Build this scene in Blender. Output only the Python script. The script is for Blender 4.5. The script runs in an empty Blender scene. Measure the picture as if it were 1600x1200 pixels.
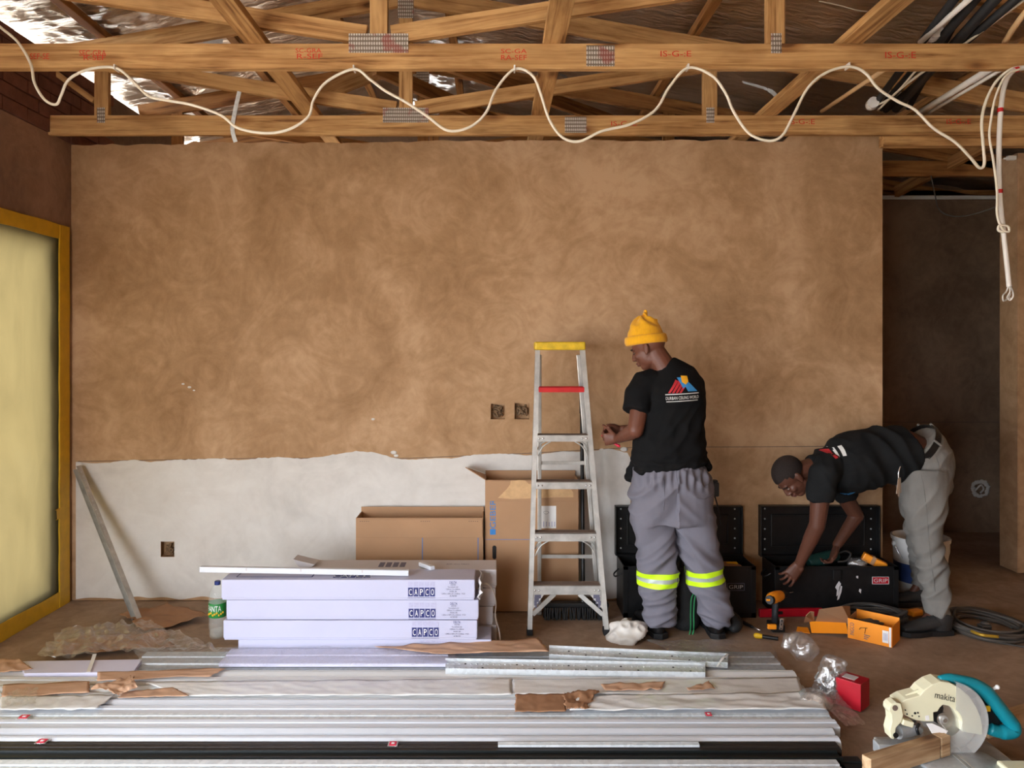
import bpy, bmesh, math, random
from mathutils import Vector, Matrix, Quaternion, noise
from mathutils.bvhtree import BVHTree
R = math.radians
random.seed(7)
scene = bpy.context.scene
col = scene.collection

# ------------------------------------------------------------------ camera, world, lights, exposure
F = 1200.0                     # focal length in pixels of the 1600 x 1200 frame
CX, CY, EYE = 773.0, 548.0, 1.64
cam_d = bpy.data.cameras.new('camera'); cam = bpy.data.objects.new('camera', cam_d); col.objects.link(cam)
cam.location = (0, 0, EYE); cam.rotation_euler = (R(90), 0, 0)
cam_d.sensor_width = 36; cam_d.lens = 36 * F / 1600
cam_d.shift_x = (800 - CX) / 1600; cam_d.shift_y = -(600 - CY) / 1600
cam_d.clip_start = 0.05; cam_d.clip_end = 200
scene.camera = cam

world = bpy.data.worlds.new('sky'); scene.world = world; world.use_nodes = True
wn = world.node_tree.nodes; wl = world.node_tree.links
wn['Background'].inputs[0].default_value = (0.86, 0.92, 1.0, 1)
wn['Background'].inputs[1].default_value = 13.5

def portal(name, loc, rot, sx, sy):
    """guides the sky light through an opening; gives off no light of its own"""
    d = bpy.data.lights.new(name, 'AREA'); d.shape = 'RECTANGLE'; d.size = sx; d.size_y = sy; d.cycles.is_portal = True
    o = bpy.data.objects.new(name, d); col.objects.link(o); o.location = loc; o.rotation_euler = rot
portal('portal_rear_opening', (-1.88, -2.22, 1.06), (R(90), 0, 0), 1.56, 2.14)
portal('portal_side_opening', (-3.02, 0.3, 1.06), (R(90), 0, R(-90)), 3.8, 2.14)
portal('portal_masked_door', (-3.02, 3.79, 1.2), (R(90), 0, R(-90)), 2.4, 2.4)
portal('portal_eaves', (-3.06, 2.6, 3.56), (R(90), 0, R(-90)), 9.4, 0.16)
portal('portal_back_room', (-3.02, 6.1, 1.65), (R(90), 0, R(-90)), 1.3, 2.0)  # sky through the unseen window added behind the back wall

vs = scene.view_settings
vs.view_transform = 'Standard'; vs.look = 'None'; vs.gamma = 1.0; vs.use_curve_mapping = False
vs.exposure = 0.45
scene.cycles.use_denoising = True
scene.cycles.max_bounces = 8
scene.cycles.transparent_max_bounces = 16

# ------------------------------------------------------------------ helpers
def P(px, py, d):
    """the point seen at pixel px, py whose distance along the view axis is d"""
    return Vector(((px - CX) * d / F, d, EYE - (py - CY) * d / F))
def G(px, py, z=0.0):
    """the point seen at pixel px, py that lies at height z"""
    d = (EYE - z) * F / (py - CY)
    return Vector(((px - CX) * d / F, d, z))

def srgb(r, g, b):
    def f(c):
        c /= 255.0
        return c / 12.92 if c <= 0.04045 else ((c + 0.055) / 1.055) ** 2.4
    return (f(r), f(g), f(b), 1)

class N:
    """tiny node-tree helper"""
    def __init__(s, name):
        s.m = bpy.data.materials.new(name); s.m.use_nodes = True
        s.t = s.m.node_tree; s.b = s.t.nodes['Principled BSDF']; s.out = s.t.nodes['Material Output']
    def n(s, typ, **kw):
        nd = s.t.nodes.new(typ)
        for k, v in kw.items():
            if k.startswith('i_'):
                key = k[2:].replace('_', ' ')
                nd.inputs[key].default_value = v
            else: setattr(nd, k, v)
        return nd
    def l(s, a, b): s.t.links.new(a, b)
    def ramp(s, fac, stops):
        r = s.t.nodes.new('ShaderNodeValToRGB'); e = r.color_ramp.elements
        e[0].position, e[0].color = stops[0]; e[1].position, e[1].color = stops[-1]
        for p, c in stops[1:-1]:
            x = e.new(p); x.color = c
        s.l(fac, r.inputs[0]); return r
    def coords(s, scale=(1, 1, 1), kind='Object', rnd=False):
        tc = s.n('ShaderNodeTexCoord'); mp = s.n('ShaderNodeMapping'); mp.inputs['Scale'].default_value = scale
        s.l(tc.outputs[kind], mp.inputs['Vector'])
        if rnd:
            oi = s.n('ShaderNodeObjectInfo'); mu = s.n('ShaderNodeVectorMath', operation='SCALE')
            mu.inputs[0].default_value = (37.1, 17.3, 23.9); s.l(oi.outputs['Random'], mu.inputs['Scale'])
            s.l(mu.outputs[0], mp.inputs['Location'])
        return mp.outputs[0]
    def noise(s, vec, scale=5, detail=4, rough=0.55, dist=0.0):
        nd = s.n('ShaderNodeTexNoise'); s.l(vec, nd.inputs['Vector'])
        nd.inputs['Scale'].default_value = scale; nd.inputs['Detail'].default_value = detail
        nd.inputs['Roughness'].default_value = rough; nd.inputs['Distortion'].default_value = dist
        return nd.outputs['Fac']
    def bump(s, h, strength=0.3, dist=0.01):
        b = s.n('ShaderNodeBump'); b.inputs['Strength'].default_value = strength; b.inputs['Distance'].default_value = dist
        s.l(h, b.inputs['Height']); s.l(b.outputs[0], s.b.inputs['Normal']); return b

def dim(c, k): return (c[0] * k, c[1] * k, c[2] * k, 1)

def mat(name, c, rough=0.6, metal=0.0, var=0.12, nscale=9.0, bump=0.15, bscale=60.0, stretch=(1, 1, 1), spec=0.4, sheen=0.0):
    k = N(name); v = k.coords(stretch, rnd=True)
    f = k.noise(v, nscale, 5)
    r = k.ramp(f, [(0.25, dim(c, 1 - var)), (0.75, dim(c, 1 + var))])
    k.l(r.outputs[0], k.b.inputs['Base Color'])
    k.b.inputs['Roughness'].default_value = rough; k.b.inputs['Metallic'].default_value = metal
    k.b.inputs['Specular IOR Level'].default_value = spec
    if sheen: k.b.inputs['Sheen Weight'].default_value = sheen
    if bump: k.bump(k.noise(v, bscale, 3), bump, 0.004)
    return k.m

def m_wood(name, ca, cb, dark):
    k = N(name); v = k.coords((0.7, 14, 14), rnd=True)
    g = k.noise(v, 2.2, 6, 0.6, 0.6)
    v2 = k.coords((2.2, 5, 5), rnd=True); big = k.noise(v2, 1.3, 3)
    r = k.ramp(g, [(0.32, dark), (0.43, ca), (0.58, cb), (0.72, dim(ca, 0.82))])
    mx = k.n('ShaderNodeMix', data_type='RGBA', blend_type='MULTIPLY'); mx.inputs[0].default_value = 0.75
    k.l(r.outputs[0], mx.inputs[6])
    r2 = k.ramp(big, [(0.3, (0.55, 0.48, 0.42, 1)), (0.55, (1, 1, 1, 1)), (0.8, (0.85, 0.78, 0.7, 1))])
    k.l(r2.outputs[0], mx.inputs[7])
    # knots
    vo = k.n('ShaderNodeTexVoronoi'); vo.inputs['Scale'].default_value = 1.0
    k.l(k.coords((2.3, 5.5, 5.5), rnd=True), vo.inputs['Vector'])
    kr = k.ramp(vo.outputs['Distance'], [(0.07, (0.16, 0.08, 0.04, 1)), (0.13, (0.6, 0.48, 0.4, 1)), (0.24, (1, 1, 1, 1))])
    m2 = k.n('ShaderNodeMix', data_type='RGBA', blend_type='MULTIPLY'); m2.inputs[0].default_value = 0.9
    k.l(mx.outputs[2], m2.inputs[6]); k.l(kr.outputs[0], m2.inputs[7])
    k.l(m2.outputs[2], k.b.inputs['Base Color'])
    k.b.inputs['Roughness'].default_value = 0.68; k.b.inputs['Specular IOR Level'].default_value = 0.25
    k.bump(g, 0.25, 0.004)
    return k.m

def m_plaster(name, cols, scale=1.0, rough=0.85, fine=0.5):
    k = N(name); v = k.coords((1, 1, 1))
    big = k.noise(v, 0.9 * scale, 4, 0.5, 1.2)
    swirl = k.noise(v, 3.1 * scale, 5, 0.62, 3.5)
    sm = k.noise(v, 14 * scale, 4, 0.6, 0.5)
    a = k.n('ShaderNodeMath', operation='MULTIPLY'); a.inputs[1].default_value = 0.26; k.l(swirl, a.inputs[0])
    b = k.n('ShaderNodeMath', operation='MULTIPLY_ADD'); b.inputs[1].default_value = 0.56; k.l(big, b.inputs[0]); k.l(a.outputs[0], b.inputs[2])
    c = k.n('ShaderNodeMath', operation='MULTIPLY_ADD'); c.inputs[1].default_value = 0.18; k.l(sm, c.inputs[0]); k.l(b.outputs[0], c.inputs[2])
    r = k.ramp(c.outputs[0], [(0.37, cols[0]), (0.49, cols[1]), (0.61, cols[2])])
    k.l(r.outputs[0], k.b.inputs['Base Color'])
    k.b.inputs['Roughness'].default_value = rough; k.b.inputs['Specular IOR Level'].default_value = 0.2
    h = k.n('ShaderNodeMath', operation='ADD'); k.l(swirl, h.inputs[0]); k.l(k.noise(v, 50, 3), h.inputs[1])
    k.bump(h.outputs[0], 0.12 * fine, 0.01)
    return k.m

def m_galv(name, tint=(0.62, 0.66, 0.66, 1), rough=0.38):
    k = N(name); v = k.coords((1, 1, 1), rnd=True)
    vo = k.n('ShaderNodeTexVoronoi'); vo.inputs['Scale'].default_value = 55; k.l(v, vo.inputs['Vector'])
    r = k.ramp(vo.outputs['Color'], [(0.1, dim(tint, 0.86)), (0.9, dim(tint, 1.06))])
    k.l(r.outputs[0], k.b.inputs['Base Color'])
    k.b.inputs['Metallic'].default_value = 0.35; k.b.inputs['Roughness'].default_value = rough
    return k.m

def m_plate(name):
    k = N(name); v = k.coords((1, 1, 1))
    w1 = k.n('ShaderNodeTexWave', bands_direction='Z'); w1.inputs['Scale'].default_value = 14; k.l(v, w1.inputs['Vector'])
    w2 = k.n('ShaderNodeTexWave', bands_direction='X'); w2.inputs['Scale'].default_value = 26; w2.inputs['Distortion'].default_value = 1.5; k.l(v, w2.inputs['Vector'])
    mu = k.n('ShaderNodeMath', operation='MULTIPLY'); k.l(w1.outputs['Fac'], mu.inputs[0]); k.l(w2.outputs['Fac'], mu.inputs[1])
    red = k.noise(v, 9, 3)
    base = k.ramp(mu.outputs[0], [(0.05, srgb(120, 106, 94)), (0.4, srgb(205, 198, 188))])
    rr = k.ramp(red, [(0.55, (0, 0, 0, 1)), (0.62, (0.6, 0.6, 0.6, 1))])
    mx = k.n('ShaderNodeMix', data_type='RGBA'); k.l(rr.outputs[0], mx.inputs[0]); k.l(base.outputs[0], mx.inputs[6])
    mx.inputs[7].default_value = srgb(150, 60, 50)
    k.l(mx.outputs[2], k.b.inputs['Base Color']); k.b.inputs['Metallic'].default_value = 0.3; k.b.inputs['Roughness'].default_value = 0.5
    k.bump(mu.outputs[0], 0.5, 0.004); return k.m

def m_foil(name):
    k = N(name); v = k.coords((1, 1, 1))
    cr = k.n('ShaderNodeTexVoronoi', feature='DISTANCE_TO_EDGE'); cr.inputs['Scale'].default_value = 7
    wv = k.coords((0.5, 2.6, 1)); k.l(wv, cr.inputs['Vector'])
    nz = k.noise(k.coords((1.2, 5, 1)), 3.0, 6, 0.6, 1.5)
    ad = k.n('ShaderNodeMath', operation='ADD'); k.l(cr.outputs['Distance'], ad.inputs[0]); k.l(nz, ad.inputs[1])
    k.bump(ad.outputs[0], 0.55, 0.05)
    r = k.ramp(k.noise(v, 1.4, 3), [(0.3, srgb(205, 188, 168)), (0.7, srgb(240, 230, 216))])
    k.l(r.outputs[0], k.b.inputs['Base Color'])
    k.b.inputs['Metallic'].default_value = 0.95; k.b.inputs['Roughness'].default_value = 0.3
    return k.m

def m_clear(name, tint=(0.9, 0.9, 0.9, 1), alpha=0.35, rough=0.12):
    """thin polythene film: part see-through, part glossy, milky at creases"""
    k = N(name); k.t.nodes.remove(k.b)
    v = k.coords((1, 1, 1), rnd=True)
    nz = k.noise(v, 22, 6, 0.7, 2.5)
    bmp = k.n('ShaderNodeBump'); bmp.inputs['Strength'].default_value = 0.35; bmp.inputs['Distance'].default_value = 0.012
    k.l(nz, bmp.inputs['Height'])
    tr = k.n('ShaderNodeBsdfTransparent'); gl = k.n('ShaderNodeBsdfGlossy'); gl.inputs['Roughness'].default_value = rough
    df = k.n('ShaderNodeBsdfDiffuse'); df.inputs['Color'].default_value = tint
    k.l(bmp.outputs[0], gl.inputs['Normal']); k.l(bmp.outputs[0], df.inputs['Normal'])
    m1 = k.n('ShaderNodeMixShader'); m1.inputs[0].default_value = 0.84; k.l(df.outputs[0], m1.inputs[1]); k.l(gl.outputs[0], m1.inputs[2])
    m2 = k.n('ShaderNodeMixShader'); r = k.ramp(nz, [(0.38, (alpha * 0.5,) * 3 + (1,)), (0.66, (min(1, alpha * 2.0),) * 3 + (1,))])
    k.l(r.outputs[0], m2.inputs[0]); k.l(tr.outputs[0], m2.inputs[1]); k.l(m1.outputs[0], m2.inputs[2])
    k.l(m2.outputs[0], k.out.inputs['Surface'])
    return k.m

def m_sheet(name, c):
    """milky plastic sheeting with daylight behind it"""
    k = N(name); k.t.nodes.remove(k.b)
    v = k.coords((1, 1.5, 0.5)); nz = k.noise(v, 2.2, 5, 0.6, 2.0)
    tl = k.n('ShaderNodeBsdfTranslucent'); df = k.n('ShaderNodeBsdfDiffuse'); gl = k.n('ShaderNodeBsdfGlossy'); gl.inputs['Roughness'].default_value = 0.35
    r = k.ramp(nz, [(0.3, dim(c, 0.86)), (0.7, dim(c, 1.06))])
    k.l(r.outputs[0], tl.inputs['Color']); k.l(r.outputs[0], df.inputs['Color'])
    a = k.n('ShaderNodeMixShader'); a.inputs[0].default_value = 0.3; k.l(tl.outputs[0], a.inputs[1]); k.l(df.outputs[0], a.inputs[2])
    b = k.n('ShaderNodeMixShader'); b.inputs[0].default_value = 0.06; k.l(a.outputs[0], b.inputs[1]); k.l(gl.outputs[0], b.inputs[2])
    k.l(b.outputs[0], k.out.inputs['Surface']); return k.m

def m_glassy(name, c, alpha=0.4, rough=0.08):
    k = N(name); k.b.inputs['Base Color'].default_value = c; k.b.inputs['Roughness'].default_value = rough
    k.b.inputs['Alpha'].default_value = alpha; k.b.inputs['Specular IOR Level'].default_value = 0.6
    return k.m

M = {}
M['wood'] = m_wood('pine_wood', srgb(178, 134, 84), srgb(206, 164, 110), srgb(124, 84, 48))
M['wood_dark'] = m_wood('dark_pine_wood', srgb(140, 96, 54), srgb(165, 118, 70), srgb(88, 56, 30))  # same pine grain in darker tones, for rear trusses, purlins and braces
M['wood_grey'] = m_wood('offcut_wood', srgb(178, 145, 108), srgb(204, 176, 140), srgb(120, 90, 64))
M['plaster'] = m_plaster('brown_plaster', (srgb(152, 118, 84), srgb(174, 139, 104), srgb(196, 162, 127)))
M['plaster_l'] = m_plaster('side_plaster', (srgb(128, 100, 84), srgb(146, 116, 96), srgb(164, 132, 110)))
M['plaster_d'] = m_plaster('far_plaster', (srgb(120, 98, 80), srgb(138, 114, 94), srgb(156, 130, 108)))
M['primer'] = m_plaster('white_primer', (srgb(198, 194, 188), srgb(212, 208, 202), srgb(222, 219, 214)), 0.8, 0.8, 0.3)
M['mortar'] = mat('mortar', srgb(112, 94, 82), 0.95, 0, 0.2, 20, 0.4)
M['brick'] = mat('brick', srgb(112, 72, 58), 0.9, 0, 0.3, 12, 0.5)
M['floor'] = m_plaster('floor_screed', (srgb(134, 112, 94), srgb(156, 132, 112), srgb(176, 151, 130)), 1.3, 0.78, 0.7)
M['sand'] = mat('pale_paving', srgb(214, 204, 190), 0.9, 0, 0.1, 1.0, 0.2, 8)
M['foil'] = m_foil('roof_foil'); M['plate'] = m_plate('nail_plate_metal')
M['galv'] = m_galv('galvanised_steel', (0.74, 0.78, 0.80, 1), 0.4); M['galv_d'] = m_galv('dull_galvanised_steel', (0.5, 0.53, 0.55, 1), 0.42)
M['alu'] = mat('worn_aluminium', (0.50, 0.49, 0.46, 1), 0.42, 0.5, 0.25, 14, 0.2, 80)
M['yellow_cap'] = mat('yellow_plastic', srgb(214, 178, 40), 0.5, 0, 0.25, 22)
M['red'] = mat('red_paint', srgb(196, 32, 34), 0.5, 0, 0.15, 20)
M['black'] = mat('black_plastic', srgb(22, 22, 23), 0.45, 0, 0.2, 20)
M['trunk'] = mat('black_trunk_paint', srgb(20, 20, 21), 0.38, 0, 0.4, 26, 0.2, 40)
M['rubber'] = mat('black_rubber', srgb(30, 30, 32), 0.6, 0, 0.2, 20)
M['cable_grey'] = mat('grey_cable_sheath', srgb(86, 80, 74), 0.55, 0, 0.15, 20, 0)
M['cable_dark'] = mat('dark_cable_sheath', srgb(72, 69, 66), 0.5, 0, 0.15, 20, 0)
M['white_cable'] = mat('white_cable_sheath', srgb(232, 224, 206), 0.45, 0, 0.05, 20, 0)
M['pvc'] = mat('white_pvc', srgb(226, 222, 216), 0.4, 0, 0.04, 20, 0)
M['beige_pipe'] = mat('beige_conduit', srgb(206, 170, 126), 0.5, 0, 0.08, 20, 0)
M['trim'] = mat('white_trim_plastic', srgb(208, 211, 217), 0.35, 0, 0.03, 6, 0.05, 30)
M['trim_warm'] = mat('off_white_trim', srgb(222, 222, 221), 0.5, 0, 0.05, 6, 0.1, 30)
M['wrap'] = mat('white_wrapping_film', srgb(224, 223, 220), 0.25, 0, 0.05, 12, 0.4, 24, spec=0.6)
M['darkprof'] = mat('dark_bronze_profile', srgb(52, 46, 43), 0.4, 0.3, 0.25, 30, 0.15, 60, (1, 8, 8))
M['darkprof2'] = mat('black_green_profile', srgb(30, 34, 34), 0.35, 0.3, 0.25, 30, 0.15, 60, (1, 8, 8))
M['lilac'] = mat('lilac_white_card', srgb(214, 212, 232), 0.5, 0, 0.04, 5, 0.1, 20)
M['carton_white'] = mat('white_carton', srgb(184, 184, 206), 0.48, 0, 0.03, 5, 0.12, 18)
M['carton_grey'] = mat('dusty_white_carton', srgb(196, 190, 190), 0.6, 0, 0.06, 5, 0.12, 18)
M['navy'] = mat('navy_ink', srgb(40, 46, 104), 0.6, 0, 0.05, 20, 0)
M['lilac_ink'] = mat('lilac_ink', srgb(176, 174, 200), 0.6, 0, 0.1, 90, 0)
M['grey_ink'] = mat('grey_ink', srgb(96, 94, 112), 0.6, 0, 0.05, 20, 0)
M['card'] = mat('brown_cardboard', srgb(172, 134, 100), 0.8, 0, 0.07, 4, 0.12, 30)
M['card_d'] = mat('inner_cardboard', srgb(160, 122, 88), 0.85, 0, 0.08, 4, 0.12, 30)
M['card_torn'] = mat('torn_cardboard', srgb(204, 166, 122), 0.9, 0, 0.12, 30, 0.5, 60)
M['kraft'] = mat('kraft_paper', srgb(198, 158, 128), 0.75, 0, 0.1, 6, 0.2, 20, (1, 6, 6))
M['kraft_d'] = mat('dusty_kraft_paper', srgb(158, 116, 84), 0.8, 0, 0.12, 6, 0.2, 20)
M['blue_ink'] = mat('blue_ink', srgb(52, 124, 190), 0.6, 0, 0.05, 20, 0)
M['paper'] = mat('white_paper', srgb(232, 230, 228), 0.7, 0, 0.02, 20, 0)
M['film'] = m_clear('clear_film', (0.9, 0.91, 0.92, 1), 0.25, 0.05)
M['film_w'] = m_clear('milky_film', (0.88, 0.88, 0.88, 1), 0.6, 0.2)
M['bag_white'] = mat('white_plastic_bag', srgb(214, 208, 200), 0.45, 0, 0.06, 10, 0.4, 14)
M['sheet'] = m_sheet('milky_sheeting', srgb(78, 68, 43))
M['tape'] = mat('yellow_tape', srgb(212, 166, 30), 0.45, 0, 0.12, 14, 0.2, 30)
M['frame_dark'] = mat('dark_window_frame', srgb(70, 68, 66), 0.5, 0.3, 0.1)
M['skin'] = mat('brown_skin', srgb(104, 62, 46), 0.5, 0, 0.1, 8, 0.1, 160, spec=0.45)
M['skin2'] = mat('deep_brown_skin', srgb(92, 56, 42), 0.48, 0, 0.1, 8, 0.1, 160, spec=0.45)
M['nail'] = mat('finger_nail', srgb(176, 140, 124), 0.4, 0, 0.03, 20, 0)
M['hair'] = mat('short_black_hair', srgb(34, 24, 20), 0.85, 0, 0.3, 90, 0.6, 240)
M['shirt'] = mat('black_cotton', srgb(20, 20, 21), 0.9, 0, 0.12, 12, 0.25, 260, spec=0.15)
M['shirt2'] = mat('faded_black_cotton', srgb(28, 29, 30), 0.9, 0, 0.12, 12, 0.25, 260, spec=0.15)
M['trousers'] = mat('grey_work_cotton', srgb(110, 108, 118), 0.85, 0, 0.07, 9, 0.25, 300)
M['jeans'] = mat('faded_grey_denim', srgb(118, 115, 110), 0.88, 0, 0.26, 7, 0.3, 240, (1, 1, 0.5))
M['beanie'] = mat('mustard_knit', srgb(238, 172, 16), 0.85, 0, 0.08, 30, 0.5, 140, (4, 4, 0.6), sheen=0.2)
M['hivis'] = mat('lime_reflective_tape', srgb(205, 250, 30), 0.5, 0, 0.04, 20, 0)
M['silver'] = mat('silver_reflective_tape', srgb(176, 186, 180), 0.4, 0.2, 0.06, 20, 0)
M['leather'] = mat('black_leather', srgb(24, 22, 22), 0.4, 0, 0.2, 20, 0.3, 60)
M['leather_g'] = mat('dusty_black_leather', srgb(50, 49, 49), 0.55, 0, 0.3, 12, 0.4, 60)
M['bucket'] = mat('white_bucket_plastic', srgb(212, 210, 206), 0.5, 0, 0.1, 9, 0.1)
M['bluepaint'] = mat('blue_label', srgb(46, 66, 118), 0.55, 0, 0.3, 14)
M['orange'] = mat('orange_card', srgb(248, 150, 26), 0.5, 0, 0.04, 10, 0.05)
M['orange_p'] = mat('orange_plastic', srgb(240, 146, 30), 0.42, 0, 0.06, 20)
M['yellow_p'] = mat('yellow_handle', srgb(222, 176, 34), 0.45, 0, 0.1, 20)
M['green'] = mat('green_zip', srgb(54, 150, 92), 0.6, 0, 0.08, 40)
M['green_dk'] = mat('dark_green_tool', srgb(22, 58, 54), 0.4, 0, 0.1, 20)
M['fabric'] = mat('black_nylon', srgb(38, 39, 40), 0.75, 0, 0.2, 14, 0.4, 120)
M['steel'] = mat('bright_steel', (0.7, 0.7, 0.7, 1), 0.25, 0.95, 0.08, 20, 0)
M['cream'] = mat('cream_cast_housing', srgb(226, 222, 190), 0.42, 0, 0.06, 10, 0.1, 40)
M['teal'] = mat('teal_plastic', srgb(18, 134, 150), 0.38, 0, 0.1, 14, 0.1)
M['guard'] = m_glassy('smoked_guard', (0.72, 0.72, 0.70, 1), 0.3)
M['bottle'] = m_glassy('clear_bottle', (0.8, 0.84, 0.8, 1), 0.17)
M['label_green'] = mat('green_label', srgb(38, 128, 58), 0.4, 0, 0.12, 60, 0)
M['cap_blue'] = mat('blue_cap', srgb(36, 52, 112), 0.4, 0, 0.05, 20, 0)
M['red_ink'] = mat('red_stamp_ink', srgb(196, 52, 34), 0.75, 0, 0.2, 60, 0)
M['red_tag'] = mat('pink_red_tag', srgb(220, 40, 72), 0.5, 0, 0.08, 30, 0)
M['white_ink'] = mat('white_print', srgb(225, 225, 222), 0.7, 0, 0.04, 60, 0)
M['red_print'] = mat('red_print', srgb(186, 42, 50), 0.7, 0, 0.06, 60, 0)
M['blue_print'] = mat('blue_print', srgb(58, 142, 206), 0.7, 0, 0.06, 60, 0)
M['yellow_print'] = mat('amber_print', srgb(246, 178, 40), 0.7, 0, 0.06, 60, 0)
M['screw'] = mat('zinc_screws', (0.62, 0.64, 0.66, 1), 0.3, 0.9, 0.1, 30, 0)
M['gold'] = mat('brass_paint', srgb(190, 150, 50), 0.4, 0.4, 0.1, 20, 0)
M['cavity'] = mat('raw_wall_cavity', srgb(116, 92, 68), 0.95, 0, 0.5, 60, 1.0, 90)
M['red_card'] = mat('red_card', srgb(168, 12, 32), 0.4, 0, 0.12, 16, 0.1)
M['eye'] = mat('eye_white', srgb(120, 100, 90), 0.4, 0, 0.02, 20, 0)
M['lip'] = mat('lips', srgb(96, 50, 44), 0.5, 0, 0.05, 20, 0)

class MB:
    def __init__(s): s.v = []; s.f = []
    def add(s, verts, faces):
        o = len(s.v); s.v += [Vector(x) for x in verts]; s.f += [tuple(i + o for i in f) for f in faces]; return s
    def box(s, c, size, rot=None):
        hx, hy, hz = size[0] / 2, size[1] / 2, size[2] / 2
        vs_ = [Vector((x, y, z)) for x in (-hx, hx) for y in (-hy, hy) for z in (-hz, hz)]
        if rot is not None: vs_ = [rot @ v for v in vs_]
        c = Vector(c)
        return s.add([v + c for v in vs_], [(0, 1, 3, 2), (4, 6, 7, 5), (0, 4, 5, 1), (2, 3, 7, 6), (0, 2, 6, 4), (1, 5, 7, 3)])
    def b2(s, a, b):   # box by two corners
        a = Vector(a); b = Vector(b)
        return s.box((a + b) / 2, [abs(b[i] - a[i]) for i in range(3)])
    def bar(s, p, q, w, h, up=(0, 0, 1)):
        p = Vector(p); q = Vector(q); d = q - p; L = d.length; t = d.normalized(); u = Vector(up)
        sd = t.cross(u)
        if sd.length < 1e-4: sd = t.cross(Vector((1, 0, 0)))
        sd.normalize(); u = sd.cross(t)
        m = Matrix((t, sd, u)).transposed()
        return s.box((p + q) / 2, (L, w, h), m)
    def tube(s, pts, r, seg=8, cap=True):
        pts = [Vector(p) for p in pts]; n = len(pts); rr = r if isinstance(r, (list, tuple)) else [r] * n
        o = len(s.v); ref = None
        for i, p in enumerate(pts):
            t = (pts[min(i + 1, n - 1)] - pts[max(i - 1, 0)]).normalized()
            if ref is None: ref = t.orthogonal().normalized()
            ref = (ref - t * ref.dot(t)); ref = ref.normalized() if ref.length > 1e-6 else t.orthogonal().normalized()
            b = t.cross(ref)
            for k in range(seg):
                a = 2 * math.pi * k / seg; s.v.append(p + (ref * math.cos(a) + b * math.sin(a)) * rr[i])
        for i in range(n - 1):
            for k in range(seg):
                k2 = (k + 1) % seg; s.f.append((o + i * seg + k, o + i * seg + k2, o + (i + 1) * seg + k2, o + (i + 1) * seg + k))
        if cap:
            s.f.append(tuple(o + k for k in reversed(range(seg)))); s.f.append(tuple(o + (n - 1) * seg + k for k in range(seg)))
        return s
    def loft(s, rings, side=(1, 0, 0), seg=20):
        """rings: (centre, rx along side, ry across); closed with flat ends"""
        o = len(s.v); n = len(rings)
        for i, (c, rx, ry) in enumerate(rings):
            c = Vector(c); t = (Vector(rings[min(i + 1, n - 1)][0]) - Vector(rings[max(i - 1, 0)][0])).normalized()
            sd = Vector(side); sd = (sd - t * sd.dot(t)).normalized(); u = t.cross(sd)
            for k in range(seg):
                a = 2 * math.pi * k / seg; s.v.append(c + sd * math.cos(a) * rx + u * math.sin(a) * ry)
        for i in range(n - 1):
            for k in range(seg):
                k2 = (k + 1) % seg; s.f.append((o + i * seg + k, o + i * seg + k2, o + (i + 1) * seg + k2, o + (i + 1) * seg + k))
        s.f.append(tuple(o + k for k in reversed(range(seg)))); s.f.append(tuple(o + (n - 1) * seg + k for k in range(seg)))
        return s
    def ell(s, c, r, rot=None, nu=16, nv=10):
        c = Vector(c); o = len(s.v); r = Vector(r) if not isinstance(r, (int, float)) else Vector((r, r, r))
        def put(v):
            v = Vector((v[0] * r[0], v[1] * r[1], v[2] * r[2]))
            if rot is not None: v = rot @ v
            s.v.append(v + c)
        put((0, 0, 1))
        for i in range(1, nv):
            th = math.pi * i / nv
            for k in range(nu):
                a = 2 * math.pi * k / nu; put((math.sin(th) * math.cos(a), math.sin(th) * math.sin(a), math.cos(th)))
        put((0, 0, -1)); e = len(s.v) - 1
        for k in range(nu):
            k2 = (k + 1) % nu; s.f.append((o, o + 1 + k, o + 1 + k2)); b = o + 1 + (nv - 2) * nu; s.f.append((e, b + k2, b + k))
        for i in range(nv - 2):
            for k in range(nu):
                k2 = (k + 1) % nu; a = o + 1 + i * nu; b = a + nu; s.f.append((a + k, b + k, b + k2, a + k2))
        return s
    def cap(s, p, q, r1, r2, seg=14):
        """tapered capsule"""
        p = Vector(p); q = Vector(q); t = (q - p).normalized(); pts = []; rs = []
        for a in (-80, -55, -28): pts.append(p + t * r1 * math.sin(R(a))); rs.append(r1 * math.cos(R(a)))
        for k in range(5): pts.append(p.lerp(q, k / 4)); rs.append(r1 + (r2 - r1) * k / 4)
        for a in (28, 55, 80): pts.append(q + t * r2 * math.sin(R(a))); rs.append(r2 * math.cos(R(a)))
        return s.tube(pts, rs, seg)
    def prism(s, poly, depth, M4=None):
        """poly of (u, v) extruded along w from 0 to depth; M4 maps (u, v, w) to the world"""
        n = len(poly); vs_ = [Vector((u, v, 0)) for u, v in poly] + [Vector((u, v, depth)) for u, v in poly]
        if M4 is not None: vs_ = [M4 @ v for v in vs_]
        return s.add(vs_, [tuple(range(n)), tuple(reversed(range(n, 2 * n)))] + [(i, i + n, (i + 1) % n + n, (i + 1) % n) for i in range(n)])
    def lathe(s, prof, c=(0, 0, 0), seg=24, M4=None):
        o = len(s.v); c = Vector(c)
        for r, z in prof:
            for k in range(seg):
                a = 2 * math.pi * k / seg; v = Vector((r * math.cos(a), r * math.sin(a), z))
                s.v.append((M4 @ v if M4 is not None else v) + c)
        for i in range(len(prof) - 1):
            for k in range(seg):
                k2 = (k + 1) % seg; s.f.append((o + i * seg + k, o + i * seg + k2, o + (i + 1) * seg + k2, o + (i + 1) * seg + k))
        s.f.append(tuple(o + k for k in reversed(range(seg)))); s.f.append(tuple(o + (len(prof) - 1) * seg + k for k in range(seg)))
        return s
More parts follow.
